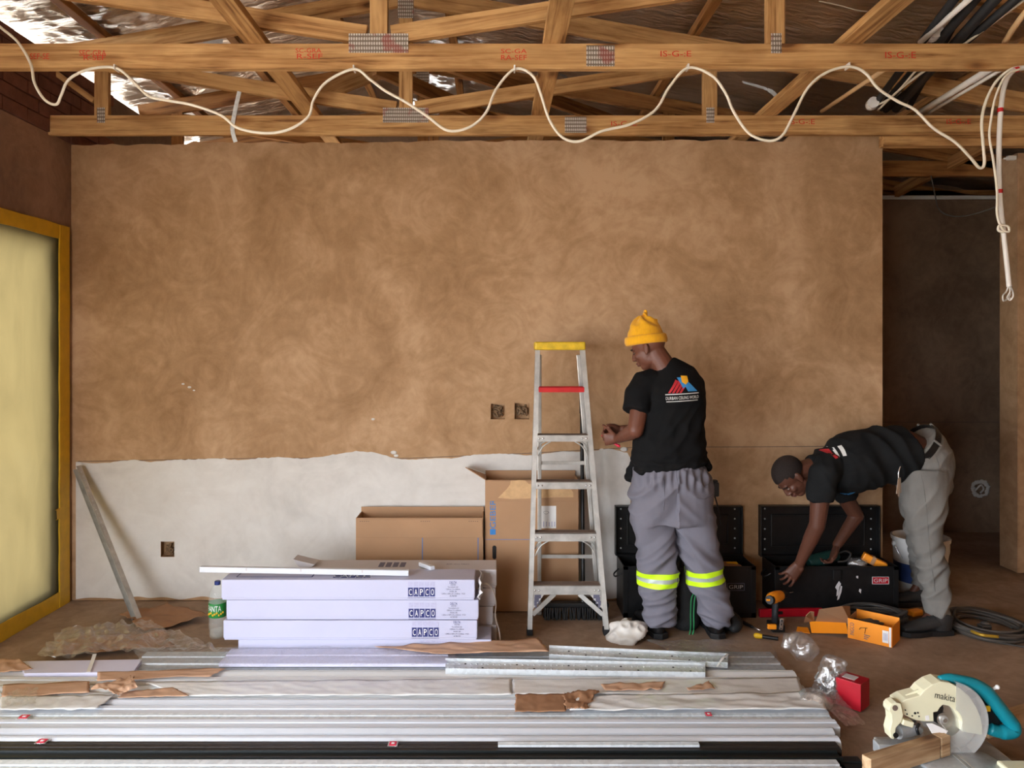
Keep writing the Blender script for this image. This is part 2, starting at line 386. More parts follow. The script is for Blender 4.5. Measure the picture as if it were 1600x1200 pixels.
    def build(s, name, m, parent=None, smooth=False, bev=0.0, recalc=True):
        me = bpy.data.meshes.new(name); me.from_pydata([tuple(v) for v in s.v], [], s.f)
        if recalc:
            b = bmesh.new(); b.from_mesh(me); bmesh.ops.recalc_face_normals(b, faces=b.faces); b.to_mesh(me); b.free()
        me.materials.append(M[m] if isinstance(m, str) else m)
        if smooth: me.shade_smooth()
        o = bpy.data.objects.new(name, me); col.objects.link(o)
        if smooth == 'auto': me.shade_smooth(); me.set_sharp_from_angle(angle=R(40))
        if bev:
            bv = o.modifiers.new('bevel', 'BEVEL'); bv.width = bev; bv.segments = 2; bv.limit_method = 'ANGLE'; bv.angle_limit = R(40)
        if parent is not None:
            o.parent = parent; o.matrix_parent_inverse = Matrix.Translation(-parent.matrix_basis.to_translation()) if parent.type == 'EMPTY' or True else Matrix()
        return o

def tag(o, label=None, cat=None, group=None, kind=None):
    if label: o['label'] = label
    if cat: o['category'] = cat
    if group: o['group'] = group
    if kind: o['kind'] = kind
    return o
def thing(name, loc, label, cat, group=None):
    o = bpy.data.objects.new(name, None); col.objects.link(o); o.location = loc; o.empty_display_size = 0.1
    return tag(o, label, cat, group)

def spline(pts, n=8):
    pts = [Vector(p) for p in pts]; out = []
    for i in range(len(pts) - 1):
        p0 = pts[max(i - 1, 0)]; p1 = pts[i]; p2 = pts[i + 1]; p3 = pts[min(i + 2, len(pts) - 1)]
        for k in range(n):
            t = k / n
            out.append(0.5 * ((2 * p1) + (p2 - p0) * t + (2 * p0 - 5 * p1 + 4 * p2 - p3) * t * t + (3 * p1 - p0 - 3 * p2 + p3) * t ** 3))
    out.append(pts[-1]); return out

_tc = {}
def text2d(s, align='CENTER'):
    """flat triangulated lettering, one unit tall capitals, centred"""
    if s in _tc: return _tc[s]
    cu = bpy.data.curves.new('t', 'FONT'); cu.body = s; cu.size = 1.0; cu.align_x = 'CENTER'; cu.align_y = 'CENTER'; cu.resolution_u = 3
    o = bpy.data.objects.new('t', cu); col.objects.link(o)
    dg = bpy.context.evaluated_depsgraph_get(); me = o.evaluated_get(dg).to_mesh()
    vs_ = [(v.co.x, v.co.y) for v in me.vertices]; fs = [tuple(p.vertices) for p in me.polygons]
    o.evaluated_get(dg).to_mesh_clear(); bpy.data.objects.remove(o); bpy.data.curves.remove(cu)
    xs = [v[0] for v in vs_]; ys = [v[1] for v in vs_]
    w = max(xs) - min(xs); h = max(ys) - min(ys); mx = (max(xs) + min(xs)) / 2; my = (max(ys) + min(ys)) / 2
    vs_ = [((x - mx), (y - my)) for x, y in vs_]
    _tc[s] = (vs_, fs, w, h); return _tc[s]
def put_text(mb, s, c, U, V, width=None, height=None, bold=0.0):
    """lettering centred on c; U reading direction, V up, fitted into width / height"""
    vs_, fs, w, h = text2d(s); U = Vector(U).normalized(); V = Vector(V).normalized(); c = Vector(c)
    kx = (width / w) if width else height / h; ky = (height / h) if height else kx
    mb.add([c + U * x * kx + V * y * ky for x, y in vs_], fs); return mb

def evaluated_mesh(o):
    dg = bpy.context.evaluated_depsgraph_get(); return bpy.data.meshes.new_from_object(o.evaluated_get(dg), depsgraph=dg)
def blob(name, mb, voxel, m, parent=None, smooth=6, post=None):
    """union of the closed shapes in mb as one continuous smooth surface"""
    me = bpy.data.meshes.new(name); me.from_pydata([tuple(v) for v in mb.v], [], mb.f)
    b = bmesh.new(); b.from_mesh(me); bmesh.ops.recalc_face_normals(b, faces=b.faces); b.to_mesh(me); b.free()
    o = bpy.data.objects.new(name, me); col.objects.link(o)
    r = o.modifiers.new('r', 'REMESH'); r.mode = 'VOXEL'; r.voxel_size = voxel
    if smooth:
        s_ = o.modifiers.new('s', 'SMOOTH'); s_.factor = 0.5; s_.iterations = smooth
    m2 = evaluated_mesh(o); o.modifiers.clear(); o.data = m2; bpy.data.meshes.remove(me); m2.name = name
    if post:
        ns = [v.normal.copy() for v in m2.vertices]
        for v, nn in zip(m2.vertices, ns): v.co = v.co + nn * post(v.co, nn)
    m2.materials.clear(); m2.materials.append(M[m]); m2.shade_smooth()
    if parent is not None:
        o.parent = parent; o.matrix_parent_inverse = Matrix.Translation(-parent.matrix_basis.to_translation())
    return o
def bvh(o): return BVHTree.FromPolygons([v.co for v in o.data.vertices], [tuple(p.vertices) for p in o.data.polygons])
def basis(x, z):
    """rotation whose local z is z and whose local x leans to x"""
    z = Vector(z).normalized(); x = Vector(x); x = (x - z * x.dot(z)).normalized(); y = z.cross(x)
    return Matrix((x, y, z)).transposed()

# ------------------------------------------------------------------ the setting
XL, YB, XE = -2.785, 5.05, 2.55          # left wall face, plastered back wall face, free end of the back wall
def struct(mb, name, m, parent=None, **kw):
    o = mb.build(name, m, parent, **kw)
    if parent is None: o['kind'] = 'structure'
    return o

# floor: one gently uneven screed
mb = MB(); nx, ny = 60, 60
for j in range(ny + 1):
    for i in range(nx + 1):
        x = -3.2 + 8.2 * i / nx; y = -2.2 + 9.6 * j / ny
        mb.v.append(Vector((x, y, -0.004 + 0.004 * noise.noise((x * 1.3, y * 1.3, 0)))))
mb.f = [(j * (nx + 1) + i, j * (nx + 1) + i + 1, (j + 1) * (nx + 1) + i + 1, (j + 1) * (nx + 1) + i) for j in range(ny) for i in range(nx)]
b0 = len(mb.v); mb.b2((-3.2, -2.2, -0.15), (5.0, 7.4, -0.02))
floor = struct(mb, 'floor', 'floor', smooth=False)

mb = MB(); mb.b2((-40, -40, -0.4), (40, 40, -0.2)); struct(mb, 'ground', 'sand')
# plastered back wall: ragged top edge, chased-out socket openings
def wall_grid(mb, xs, zs, y, holes, depth, zf, flip=False):
    """front face as a grid with openings; zf(x) is the ragged top height"""
    idx = {}
    def vid(i, j):
        if (i, j) not in idx:
            z = zs[j] if j < len(zs) - 1 else zf(xs[i]); idx[(i, j)] = len(mb.v); mb.v.append(Vector((xs[i], y, z)))
        return idx[(i, j)]
    for j in range(len(zs) - 1):
        for i in range(len(xs) - 1):
            cx = (xs[i] + xs[i + 1]) / 2; cz = (zs[j] + zs[j + 1]) / 2
            if any(h[0] < cx < h[1] and h[2] < cz < h[3] for h in holes): continue
            mb.f.append((vid(i, j), vid(i + 1, j), vid(i + 1, j + 1), vid(i, j + 1)))
    for h in holes:
        a, b, c, d = h; e = depth
        q = [(a, y, c), (b, y, c), (b, y, d), (a, y, d), (a, y + e, c), (b, y + e, c), (b, y + e, d), (a, y + e, d)]
        mb.add(q, [(0, 4, 5, 1), (1, 5, 6, 2), (2, 6, 7, 3), (3, 7, 4, 0), (4, 7, 6, 5)])
def px_rect(x0, y0, x1, y1, d=YB):
    a = P(x0, y1, d); b = P(x1, y0, d); return (a.x, b.x, a.z, b.z)
holes = [px_rect(767, 631, 789, 655), px_rect(804, 630, 827, 655), px_rect(250, 846, 273, 870)]
xs = sorted(set([round(XL - 0.02 + i * 0.0485, 4) for i in range(0, 111)] + [h[0] for h in holes] + [h[1] for h in holes] + [XE]))
xs = [x for x in xs if x <= XE]
zs = sorted(set([0.0, 0.5, 1.0, 1.6, 2.2, 2.8, 3.0] + [h[2] for h in holes] + [h[3] for h in holes]))
def ztop(x):
    px = CX + x * F / YB
    base = 224 + (1378 - px) / 1260 * -2 if px < 1230 else 208
    if px < 300: base = 226
    if 640 < px < 1230: base = 220
    py = base + 3.0 * noise.noise((x * 9, 1.7, 0)) + 2.2 * noise.noise((x * 33, 5.1, 0))
    return P(px, py, YB).z
mb = MB(); wall_grid(mb, xs, zs, YB, holes, 0.055, ztop)
n0 = len(xs)
# top, end and rear faces
for i in range(len(xs) - 1):
    a, b = xs[i], xs[i + 1]
    mb.add([(a, YB, ztop(a)), (b, YB, ztop(b)), (b, YB + 0.22, ztop(b) - 0.01), (a, YB + 0.22, ztop(a) - 0.01)], [(0, 1, 2, 3)])
zt = ztop(XE)
mb.add([(XE, YB, 0), (XE, YB + 0.22, 0), (XE, YB + 0.22, zt), (XE, YB, zt)], [(0, 1, 2, 3)])
mb.add([(XL, YB + 0.22, 0), (XE, YB + 0.22, 0), (XE, YB + 0.22, zt - 0.02), (XL, YB + 0.22, zt - 0.02)], [(0, 1, 2, 3)])
wall_back = struct(mb, 'wall_back', 'plaster', recalc=False)
# white primer coat on the lower part, with its ragged upper edge
edge = [(119, 722), (150, 724), (178, 722), (210, 718), (236, 722), (262, 719), (300, 718), (340, 716), (372, 719), (404, 716), (440, 714), (470, 717), (500, 714),
        (530, 709), (556, 705), (580, 706), (604, 712), (622, 717), (650, 718), (680, 716), (710, 716), (735, 711), (770, 709), (800, 709), (828, 712), (850, 709),
        (880, 705), (905, 706), (930, 704), (950, 701), (968, 704), (980, 708), (985, 716)]
pts = []
for a, b in zip(edge, edge[1:]):
    n = max(1, int((b[0] - a[0]) / 5))
    for k in range(n):
        t = k / n; x = a[0] + (b[0] - a[0]) * t; y = a[1] + (b[1] - a[1]) * t + 1.6 * noise.noise((x * 0.13, 3, 0)) + 1.1 * noise.noise((x * 0.4, 8, 0)); pts.append((x, y))
pts.append(edge[-1])
mb = MB(); hole = holes[2]
def bottom(px): return 934 + 5 * noise.noise((px * 0.03, 0, 2))
prev = None
for (x, y) in pts:
    t = P(x, y, YB); bt = P(x, bottom(x), YB)
    row = [Vector((t.x, YB - 0.004, z)) for z in (t.z, hole[3], hole[2], bt.z)] + [Vector((t.x, YB + 0.004, t.z)), Vector((t.x, YB + 0.004, bt.z))]
    o = len(mb.v); mb.v += row
    if prev is not None:
        inside = hole[0] - 0.004 < (row[0].x + mb.v[prev].x) / 2 < hole[1] + 0.004
        for k in range(3):
            if inside and k == 1: continue
            mb.f.append((prev + k, o + k, o + k + 1, prev + k + 1))
        mb.f.append((prev + 4, o + 4, o, prev)); mb.f.append((prev + 3, o + 3, o + 5, prev + 5))
    prev = o
primer = mb.build('primer_coat', 'primer', wall_back)
# plaster joint line running along the wall at chest height
mb = MB()
ln = [(122, 721), (400, 716), (640, 716), (830, 708), (990, 699), (1200, 698), (1379, 697)]
for a, b in zip(ln, ln[1:]):
    mb.bar(P(*a, YB - 0.001), P(*b, YB - 0.001), 0.004, 0.004)
mb.build('joint_line', 'mortar', wall_back)
# wires and rubble left in the chased-out sockets
for h in holes:
    mb = MB(); rr = random.Random(int(h[0] * 100))
    for k in range(7):
        pts = [Vector((rr.uniform(h[0] + .012, h[1] - .012), YB + rr.uniform(0.012, 0.05), rr.uniform(h[2] + .012, h[3] - .012))) for _ in range(4)]
        mb.tube(spline(pts, 5), 0.006, 6)
    mb.build('socket_wire', 'cavity', wall_back, smooth=True)
# plaster smears
mb = MB()
for (px, py, r) in [(615, 707, 5), (619, 712, 4), (541, 713, 3), (975, 702, 6), (940, 703, 4), (583, 655, 3), (286, 600, 2.5), (296, 605, 3), (303, 610, 2)]:
    c = P(px, py, YB - 0.002); mb.ell(c, (r * YB / F, 0.004, r * 0.6 * YB / F), None, 10, 6)
mb.build('plaster_smear', 'primer', wall_back, smooth=True)

# left wall: plastered up to 3.0 m, bare brick above, wide door opening closed with plastic sheeting
W0, W1, WZ = 2.6, 4.975, 2.40            # opening along the wall and its height
ZP = 3.0
mb = MB()
def lw(y0, y1, z0, z1): mb.b2((XL - 0.22, y0, z0), (XL, y1, z1))
lw(W1, 5.27, 0, ZP); lw(W0, W1, WZ, ZP); lw(2.2, W0, 0, ZP); lw(-1.6, 2.2, 2.12, ZP); lw(-2.2, -1.6, 0, ZP)
lw(5.27, 5.45, 0, ZP); lw(5.45, 6.75, 0, 0.65); lw(5.45, 6.75, 2.65, ZP); lw(6.75, 7.4, 0, ZP)  # leaves an unseen window, added to light the foil behind the back wall
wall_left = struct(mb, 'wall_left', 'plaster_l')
mb = MB(); mb.b2((XL - 0.2, -2.2, ZP), (XL - 0.012, 7.4, 3.50)); mb.build('brick_core', 'mortar', wall_left)
bme = None
for r_ in range(6):
    z = ZP + 0.042 + r_ * 0.083
    for i in range(9):
        y = 3.75 + i * 0.232 + (0.116 if r_ % 2 else 0)
        if y > 5.5: continue
        if bme is None:
            mb = MB(); mb.box((0, 0, 0), (0.05, 0.222, 0.075)); ob = mb.build('brick', 'brick', None, bev=0.004); bme = ob.data
        else:
            ob = bpy.data.objects.new('brick', bme); col.objects.link(ob)
        ob.parent = wall_left; ob.location = (XL - 0.014 + random.uniform(-.004, .004), y, z); ob.rotation_euler = (0, random.uniform(-.02, .02), random.uniform(-.02, .02))

# window_1: tall sliding-door opening, masked with sheeting held by yellow tape
win = bpy.data.objects.new('window_1', None); col.objects.link(win); win.location = (XL, (W0 + W1) / 2, 0); win['kind'] = 'structure'
tag(win, 'tall door opening masked with milky plastic sheeting and yellow tape')
mb = MB(); fx = XL - 0.075
mb.b2((fx - 0.05, W0, 0), (fx + 0.03, W0 + 0.07, WZ)); mb.b2((fx - 0.05, W1 - 0.15, 0), (fx + 0.03, W1, WZ)); mb.b2((fx - 0.05, W0, WZ - 0.08), (fx + 0.03, W1, WZ)); mb.b2((fx - 0.05, W0, 0), (fx + 0.03, W1, 0.14))
mb.build('door_frame', 'frame_dark', win, bev=0.004)
mb = MB(); mb.b2((fx - 0.04, 3.72, 0.07), (fx + 0.0, 3.80, WZ - 0.08)); mb.build('door_stile', 'frame_dark', win, bev=0.004)
mb = MB(); ny, nz = 60, 60
for j in range(nz + 1):
    for i in range(ny + 1):
        y = W0 + 0.01 + (W1 - W0 - 0.02) * i / ny; z = 0.01 + (WZ - 0.02) * j / nz
        ed = min(i, ny - i, j, nz - j) / 6.0; ed = min(1, ed)
        x = XL + 0.004 - ed * (0.028 + 0.03 * noise.noise((y * 1.6, z * 0.9, 1)) + 0.012 * noise.noise((y * 7 + z * 3, z * 2.2, 4)))
        mb.v.append(Vector((x, y, z)))
mb.f = [(j * (ny + 1) + i, j * (ny + 1) + i + 1, (j + 1) * (ny + 1) + i + 1, (j + 1) * (ny + 1) + i) for j in range(nz) for i in range(ny)]
mb.build('plastic_sheet', 'sheet', win, smooth=True)
def tape(y0, z0, y1, z1, w, e0=0.0):
    m_ = MB(); p = Vector((0, y0, z0)); q = Vector((0, y1, z1)); d = (q - p); L = d.length; n = max(2, int(L / 0.06)); t = d.normalized(); s_ = Vector((0, -t.z, t.y))
    for k in range(n + 1):
        c = p + d * k / n
        for e, sg in ((w / 2, 1), (-w / 2, -1)):
            jit = 0.006 * noise.noise((c.y * 6, c.z * 6, sg)); m_.v.append(Vector((XL + 0.009 + e0, c.y + s_.y * (e + jit), c.z + s_.z * (e + jit))))
            m_.v.append(Vector((XL + 0.002, c.y + s_.y * (e + jit), c.z + s_.z * (e + jit))))
    for k in range(n):
        o = k * 4; m_.f += [(o, o + 2, o + 6, o + 4), (o, o + 4, o + 5, o + 1), (o + 2, o + 3, o + 7, o + 6)]
    m_.build('yellow_tape', 'tape', win)
tape(W0, WZ + 0.0, W1, WZ + 0.0, 0.09); tape(W1 - 0.02, 0.0, W1 - 0.02, WZ + 0.045, 0.11, 0.003); tape(W0, 0.05, W1, 0.05, 0.10)
tape(W1 - 0.115, 0.60, W1 - 0.03, 0.61, 0.06, 0.005)

# far room beyond the free end of the wall
YF = 6.93
mb = MB(); h = px_rect(1521, 752, 1543, 775, YF)
wall_grid(mb, sorted([2.2, 5.0, h[0], h[1]]), sorted([0, 3.02, h[2], h[3]]), YF, [h], 0.05, lambda x: 3.02)
mb.add([(XL, YF, 0), (2.2, YF, 0), (2.2, YF, 3.02), (XL, YF, 3.02)], [(0, 1, 2, 3)])
mb.b2((XL, YF + 0.055, 0), (5.0, YF + 0.2, 3.02))
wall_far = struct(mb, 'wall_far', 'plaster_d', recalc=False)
mb = MB(); c = P(1532, 763, YF - 0.004)
rr = random.Random(3)
for k in range(26):
    a = k * 0.24; q = 0.062 + 0.016 * rr.random(); mb.ell(c + Vector((math.cos(a) * q, -0.002, math.sin(a) * q * 0.92)), (0.012 + 0.014 * rr.random(), 0.004, 0.010 + 0.010 * rr.random()), None, 8, 6)
mb.build('filler_patch', 'primer', wall_far, smooth=True)
mb = MB(); mb.tube(spline([c + Vector((-.04, .02, -.03)), c + Vector((0, -.005, .03)), c + Vector((.04, .02, -.01)), c + Vector((.0, .0, -.04))]), 0.008, 6); mb.build('socket_wire', 'pvc', wall_far, smooth=True)
mb = MB(); mb.b2((2.2, YF - 0.03, 3.02), (5.0, YF + 0.03, 3.035)); mb.b2((2.2, YF - 0.035, 3.0), (5.0, YF - 0.02, 3.02))
tag(struct(mb, 'trim_1', 'pvc', bev=0.004), 'white strip along the top of the dark far wall')
mb = MB(); l0 = P(1378, 660, YF).z; mb.b2((2.2, YF - 0.002, l0), (5.0, YF + 0.002, l0 + 0.005)); mb.build('joint_line', 'mortar', wall_far)
mb = MB(); mb.b2((2.05, 5.27, 0), (2.2, YF, 2.9)); struct(mb, 'wall_light_block', 'plaster_d')  # unseen cross wall added to keep back-room daylight out of the passage
# short wall on the right beyond the bucket
YR = 5.67; XR = P(1590, 800, YR).x
mb = MB(); mb.b2((XR, YR, 0), (5.0, YR + 0.2, 3.10)); mb.b2((XR + 0.006, YR - 0.004, 0), (XR + 0.03, YR, 3.09))
wall_r = struct(mb, 'wall_right_return', 'plaster')
mb = MB(); mb.b2((4.8, -2.2, 0), (5.0, YR, 3.1)); struct(mb, 'wall_right', 'plaster')
mb = MB(); mb.b2((4.8, YR + .2, 0), (5.0, 7.4, 3.1)); struct(mb, 'wall_right_far', 'plaster_d')
# wall behind the camera with its wide open doorway to daylight
mb = MB(); mb.b2((XL, -2.2, 0), (-2.65, -2.0, 2.95)); mb.b2((-1.1, -2.2, 0), (4.8, -2.0, 2.95)); mb.b2((XL, -2.2, 2.12), (4.8, -2.0, 3.05)); struct(mb, 'wall_rear', 'plaster')

# ------------------------------------------------------------------ roof
ZC0 = 2.987; CH = 0.122; ZC1 = ZC0 + CH      # underside and top of the truss bottom chords
XA = -0.555; SL = 0.172; HA = 0.70           # apex position, pitch, height of top chord underside at the apex
RX0, RX1 = -4.2, 5.3
def roof_z(x): return ZC1 + HA + 0.115 - SL * abs(x - XA)
member_mesh = {}
def member(name, p, q, h, t, m, parent, bev=0.003):
    """timber with its length along local x, so that the grain runs along it"""
    p = Vector(p); q = Vector(q); d = q - p; L = d.length
    mb = MB(); mb.box((0, 0, 0), (L, t, h)); o = mb.build(name, m, None, bev=bev)
    x = d.normalized(); y = Vector((0, 1, 0)) if abs(x.y) < 0.9 else Vector((-1, 0, 0)); z = x.cross(y).normalized(); y = z.cross(x)
    M4 = Matrix((x, y, z)).transposed().to_4x4(); M4.translation = (p + q) / 2
    if parent is not None:
        o.parent = parent; M4 = Matrix.Translation(-parent.location) @ M4
    o.matrix_basis = M4; return o
def stamp_text(y, items, name, parent):
    for (px, py, s, w, hgt) in items:
        m_ = MB(); c = P(px, py, y); c.y = y - 0.001
        put_text(m_, s, c, (1, 0, 0), (0, 0, 1), w * y / F, hgt * y / F); m_.build(name, 'red_ink', parent)
def truss(Y, label, x0=RX0 + 0.9, x1=4.75, detail=True, m='wood', chord2=False):
    t = thing('roof_truss', (XA, Y, ZC0), label, 'roof truss', 'roof trusses'); T = 0.038; yc = Y + T / 2
    x0 = max(x0, XL - 0.1)
    def Z(px_z): return px_z
    member('bottom_chord', (x0, yc, ZC0 + CH / 2), (x1, yc, ZC0 + CH / 2), CH, T, m, t)
    # top chords meeting over the king post
    for sx, xe in ((-1, -2.75), (1, 4.7)):
        member('top_chord', (XA, yc, ZC1 + HA + 0.05), (xe, yc, ZC1 + HA + 0.05 - SL * abs(xe - XA)), 0.115, T, m, t)
    member('king_post', (XA, yc, ZC1), (XA, yc, ZC1 + HA), 0.085, T, m, t)
    for sx in (-1, 1):
        xv = XA + sx * 1.90 ; zt_ = ZC1 + HA - SL * 1.90
        member('post', (xv, yc, ZC1), (xv, yc, zt_), 0.088, T, m, t)
        member('web', (XA + sx * 0.06, yc, ZC1 + 0.045), (xv - sx * 0.03, yc, zt_ - 0.055), 0.088, T, m, t)
    def plate(cx, cz, w, h):
        m_ = MB(); m_.box((cx, Y - 0.0015, cz), (w, 0.003, h)); m_.build('nail_plate', 'plate', t, bev=0.0008)
    plate(XA, ZC1 + 0.0, 0.285, 0.092); plate(XA, ZC1 + HA - 0.02, 0.10, 0.15)
    plate(XA + 1.06, ZC0 + 0.062, 0.135, 0.10)
    plate(XA + 1.90, ZC1 - 0.0, 0.05, 0.095); plate(XA - 1.90, ZC1 - 0.0, 0.05, 0.095)
    return t
T1, T2 = 3.67, 4.79
t1 = truss(T1, 'nearest pine roof truss crossing the whole width with loops of white cable below')
t2 = truss(T2, 'second pine roof truss just in front of the plastered wall')
truss(5.93, 'dark pine roof truss third from the front, behind the plastered wall', m='wood_dark')
truss(7.02, 'dark pine roof truss farthest back, above the dark far wall', m='wood_dark')
stamp_text(T1, [(145, 83, 'SEC-GRA', 42, 9), (148, 90, 'R-SEF', 34, 8), (62, 88, 'SEF-SE', 30, 9), (482, 79, 'SC-GRA', 40, 7), (484, 88, 'R-SEF', 40, 8),
                (803, 80, 'SC-GA', 40, 7), (803, 90, 'RA-SEF', 40, 8), (1056, 84, 'IS-G-:E', 48, 9), (1407, 86, 'IS-G-:E', 48, 10)], 'red_stamp', t1)
stamp_text(T2, [(1253, 190, 'IS-G-:E', 40, 8), (1498, 190, 'IS-G-:E', 38, 8), (975, 193, 'IS-C-:E', 40, 7)], 'red_stamp', t2)
# second timber under the chord over the passage
mb = MB(); o = member('lintel_timber', (2.45, T2 + 0.075, ZC0 - 0.012), (4.75, T2 + 0.075, ZC0 - 0.012), 0.09, 0.07, 'wood', None)
tag(o, 'pine timber under the second truss, over the dark passage', 'timber')
# runners lying across the bottom chords, running away from the camera
for (pa, label) in ((398, 'pine runner over the left of the wall, crossing the truss chords'), (866, 'pale pine runner near the ladder, crossing the truss chords'), (1332, 'pine runner next to the black pipes, crossing the truss chords')):
    x = (pa - CX) * T1 / F
    o = member('ceiling_runner', (x, 1.6, ZC1 + 0.019), (x, 7.1, ZC1 + 0.019), 0.038, 0.105, 'wood', None); tag(o, label, 'timber', 'runners across the truss chords')
# purlins on the top chords
lab = ['left end', 'left', 'left of the ridge', 'close to the ridge', 'right of the ridge', 'right', 'far right', 'right end']
for i, x in enumerate((-2.45, -1.75, -1.05, -0.30, 0.45, 1.25, 2.1, 2.95)):
    z = ZC1 + HA + 0.108 - SL * abs(x - XA) + 0.022
    o = member('purlin', (x, -2.0, z), (x, 7.4, z), 0.045, 0.06, 'wood_dark', None)
    tag(o, 'dark timber purlin under the foil, %s of the row' % lab[i], 'timber', 'purlins under the roof foil')
# loose bracing timbers in the roof space
for (a, b, h_, lb) in (((585, 105, 5.0), (830, 215, 6.6), 0.10, 'dark diagonal brace behind the king post of the second truss'),
                       ((700, 100, 5.2), (960, 190, 6.7), 0.10, 'dark diagonal brace right of the king post of the second truss'),
                       ((62, 96, 4.86), (148, 158, 4.90), 0.035, 'thin pale batten slanting by the brick wall at the left'),
                       ((470, 160, 5.1), (640, 92, 5.5), 0.10, 'slanting pine brace left of the king post behind the second truss'),
                       ((1400, 300, 6.5), (1560, 215, 5.5), 0.09, 'dark slanting timber over the passage')):
    o = member('brace', P(*a), P(*b), h_, 0.04, 'wood_dark' if 'dark' in lb else 'wood', None); tag(o, lb, 'timber')
# foil underlay draped over the purlins
mb = MB(); nx, ny = 220, 240
for j in range(ny + 1):
    for i in range(nx + 1):
        x = -3.05 + 8.2 * i / nx; y = -2.2 + 9.6 * j / ny
        z = roof_z(x) + 0.085 + 0.028 * noise.noise((x * 1.8, y * 1.2, 0)) + 0.016 * noise.noise((x * 4.5, y * 7, 3)) + 0.012 * (1 - 2 * abs(noise.noise((x * 9, y * 13, 7)))) + 0.005 * noise.noise((x * 22, y * 30, 2))
        mb.v.append(Vector((x, y, z)))
mb.f = [(j * (nx + 1) + i, (j + 1) * (nx + 1) + i, (j + 1) * (nx + 1) + i + 1, j * (nx + 1) + i + 1) for j in range(ny) for i in range(nx)]
ceil = struct(mb, 'ceiling', 'foil', smooth=True, recalc=False); tag(ceil, 'crumpled silver foil underlay on the underside of the roof')
# roof sheets above the foil and the closing gable strip
mb = MB()
for x0, x1 in ((-3.2, XA), (XA, 5.2)):
    z0 = roof_z(x0) + 0.12; z1 = roof_z(x1) + 0.12
    mb.add([(x0, -2.4, z0), (x1, -2.4, z1), (x1, 7.6, z1), (x0, 7.6, z0), (x0, -2.4, z0 + 0.03), (x1, -2.4, z1 + 0.03), (x1, 7.6, z1 + 0.03), (x0, 7.6, z0 + 0.03)],
           [(0, 3, 2, 1), (4, 5, 6, 7), (0, 1, 5, 4), (2, 3, 7, 6)])
struct(mb, 'roof', 'galv_d')
mb = MB(); mb.b2((XL, -2.15, 3.05), (4.8, -2.05, 3.95)); struct(mb, 'wall_gable_rear', 'plaster')
mb = MB(); mb.b2((XL, 7.25, 0), (4.8, 7.4, 3.95)); struct(mb, 'wall_gable_far', 'plaster_d')
mb = MB(); mb.b2((4.8, -2.2, 3.1), (5.0, 7.4, 3.3)); struct(mb, 'wall_right_top', 'plaster')

# ------------------------------------------------------------------ cables and pipes in the roof
cab = [(-30, 15), (0, 42), (28, 66), (48, 100), (54, 130), (70, 156), (88, 163), (96, 148), (108, 124), (140, 108), (180, 106), (205, 124), (232, 150), (262, 157), (300, 164),
       (345, 180), (372, 200), (415, 208), (452, 202), (482, 182), (490, 156), (510, 128), (553, 108), (578, 124), (602, 142), (635, 160), (668, 182), (700, 204), (735, 198), (760, 175),
       (775, 140), (804, 108), (832, 118), (846, 150), (858, 186), (878, 214), (905, 221), (940, 205), (985, 194), (1024, 172), (1046, 136), (1075, 106), (1112, 118), (1134, 146), (1146, 174), (1170, 208), (1200, 220),
       (1222, 212), (1240, 180), (1262, 138), (1290, 114), (1326, 104), (1352, 114), (1372, 138), (1402, 158), (1430, 172), (1458, 200), (1492, 222), (1516, 246), (1530, 262), (1538, 256), (1536, 225), (1534, 190), (1540, 160), (1556, 128), (1580, 108), (1605, 104)]
mb = MB(); mb.tube(spline([P(x, y, T1 - 0.035 + 0.012 * math.sin(i * 1.3)) for i, (x, y) in enumerate(cab)], 6), 0.0068, 8)
wc = mb.build('power_cable', 'white_cable', smooth=True); tag(wc, 'long white cable hanging in loops from the nearest truss', 'cable')
for px, py in ((180, 106), (553, 107), (804, 107), (1075, 105), (1326, 103)):
    mb = MB(); c = P(px, py, T1 - 0.03); mb.box(c + Vector((0, 0.012, 0.002)), (0.008, 0.05, 0.024)); mb.build('cable_clip', 'pvc', wc, bev=0.002)
# hanging white conduit with wires at its end
hp = [(1625, 100), (1600, 106), (1582, 112), (1570, 132), (1564, 170), (1561, 230), (1562, 300), (1566, 345), (1572, 400), (1577, 448)]
th = thing('hanging_conduit', P(1577, 448, 3.64), 'white conduit with red tape bands hanging at the right, bare wires at its end', 'conduit')
mb = MB(); cp = spline([P(x, y, 3.62) for x, y in hp], 8); mb.tube(cp, 0.0115, 10); mb.build('conduit_pipe', 'pvc', th, smooth=True)
for (px, py) in ((1563, 172), (1562, 299), (1588, 109)):
    mb = MB(); c = P(px, py, 3.62); d = Vector((0, 0, 1)) if py > 150 else Vector((1, 0, .25)); mb.tube([c - d * 0.009, c + d * 0.009], 0.0135, 10); mb.build('red_band', 'red', th, smooth='auto')
for k, pp in enumerate(([(1576, 446), (1572, 456), (1567, 462), (1568, 470), (1575, 466), (1579, 458)], [(1578, 446), (1582, 454), (1583, 463), (1578, 469), (1573, 464)], [(1577, 446), (1578, 456), (1574, 464), (1580, 466)])):
    mb = MB(); mb.tube(spline([P(x, y, 3.62 + 0.01 * math.sin(i * 2 + k)) for i, (x, y) in enumerate(pp)], 6), 0.0035, 6); mb.build('bare_wire', 'pvc', th, smooth=True)
mb = MB(); mb.tube(spline([P(x, y, 3.60) for x, y in ((1594, 108), (1572, 118), (1556, 150), (1548, 190), (1546, 215), (1552, 250), (1558, 300), (1558, 335), (1566, 358), (1576, 362), (1575, 354), (1562, 352), (1560, 360), (1568, 363))], 6), 0.0055, 8)
tag(mb.build('looped_cable', 'white_cable', smooth=True), 'thin white cable looped beside the hanging conduit', 'cable')
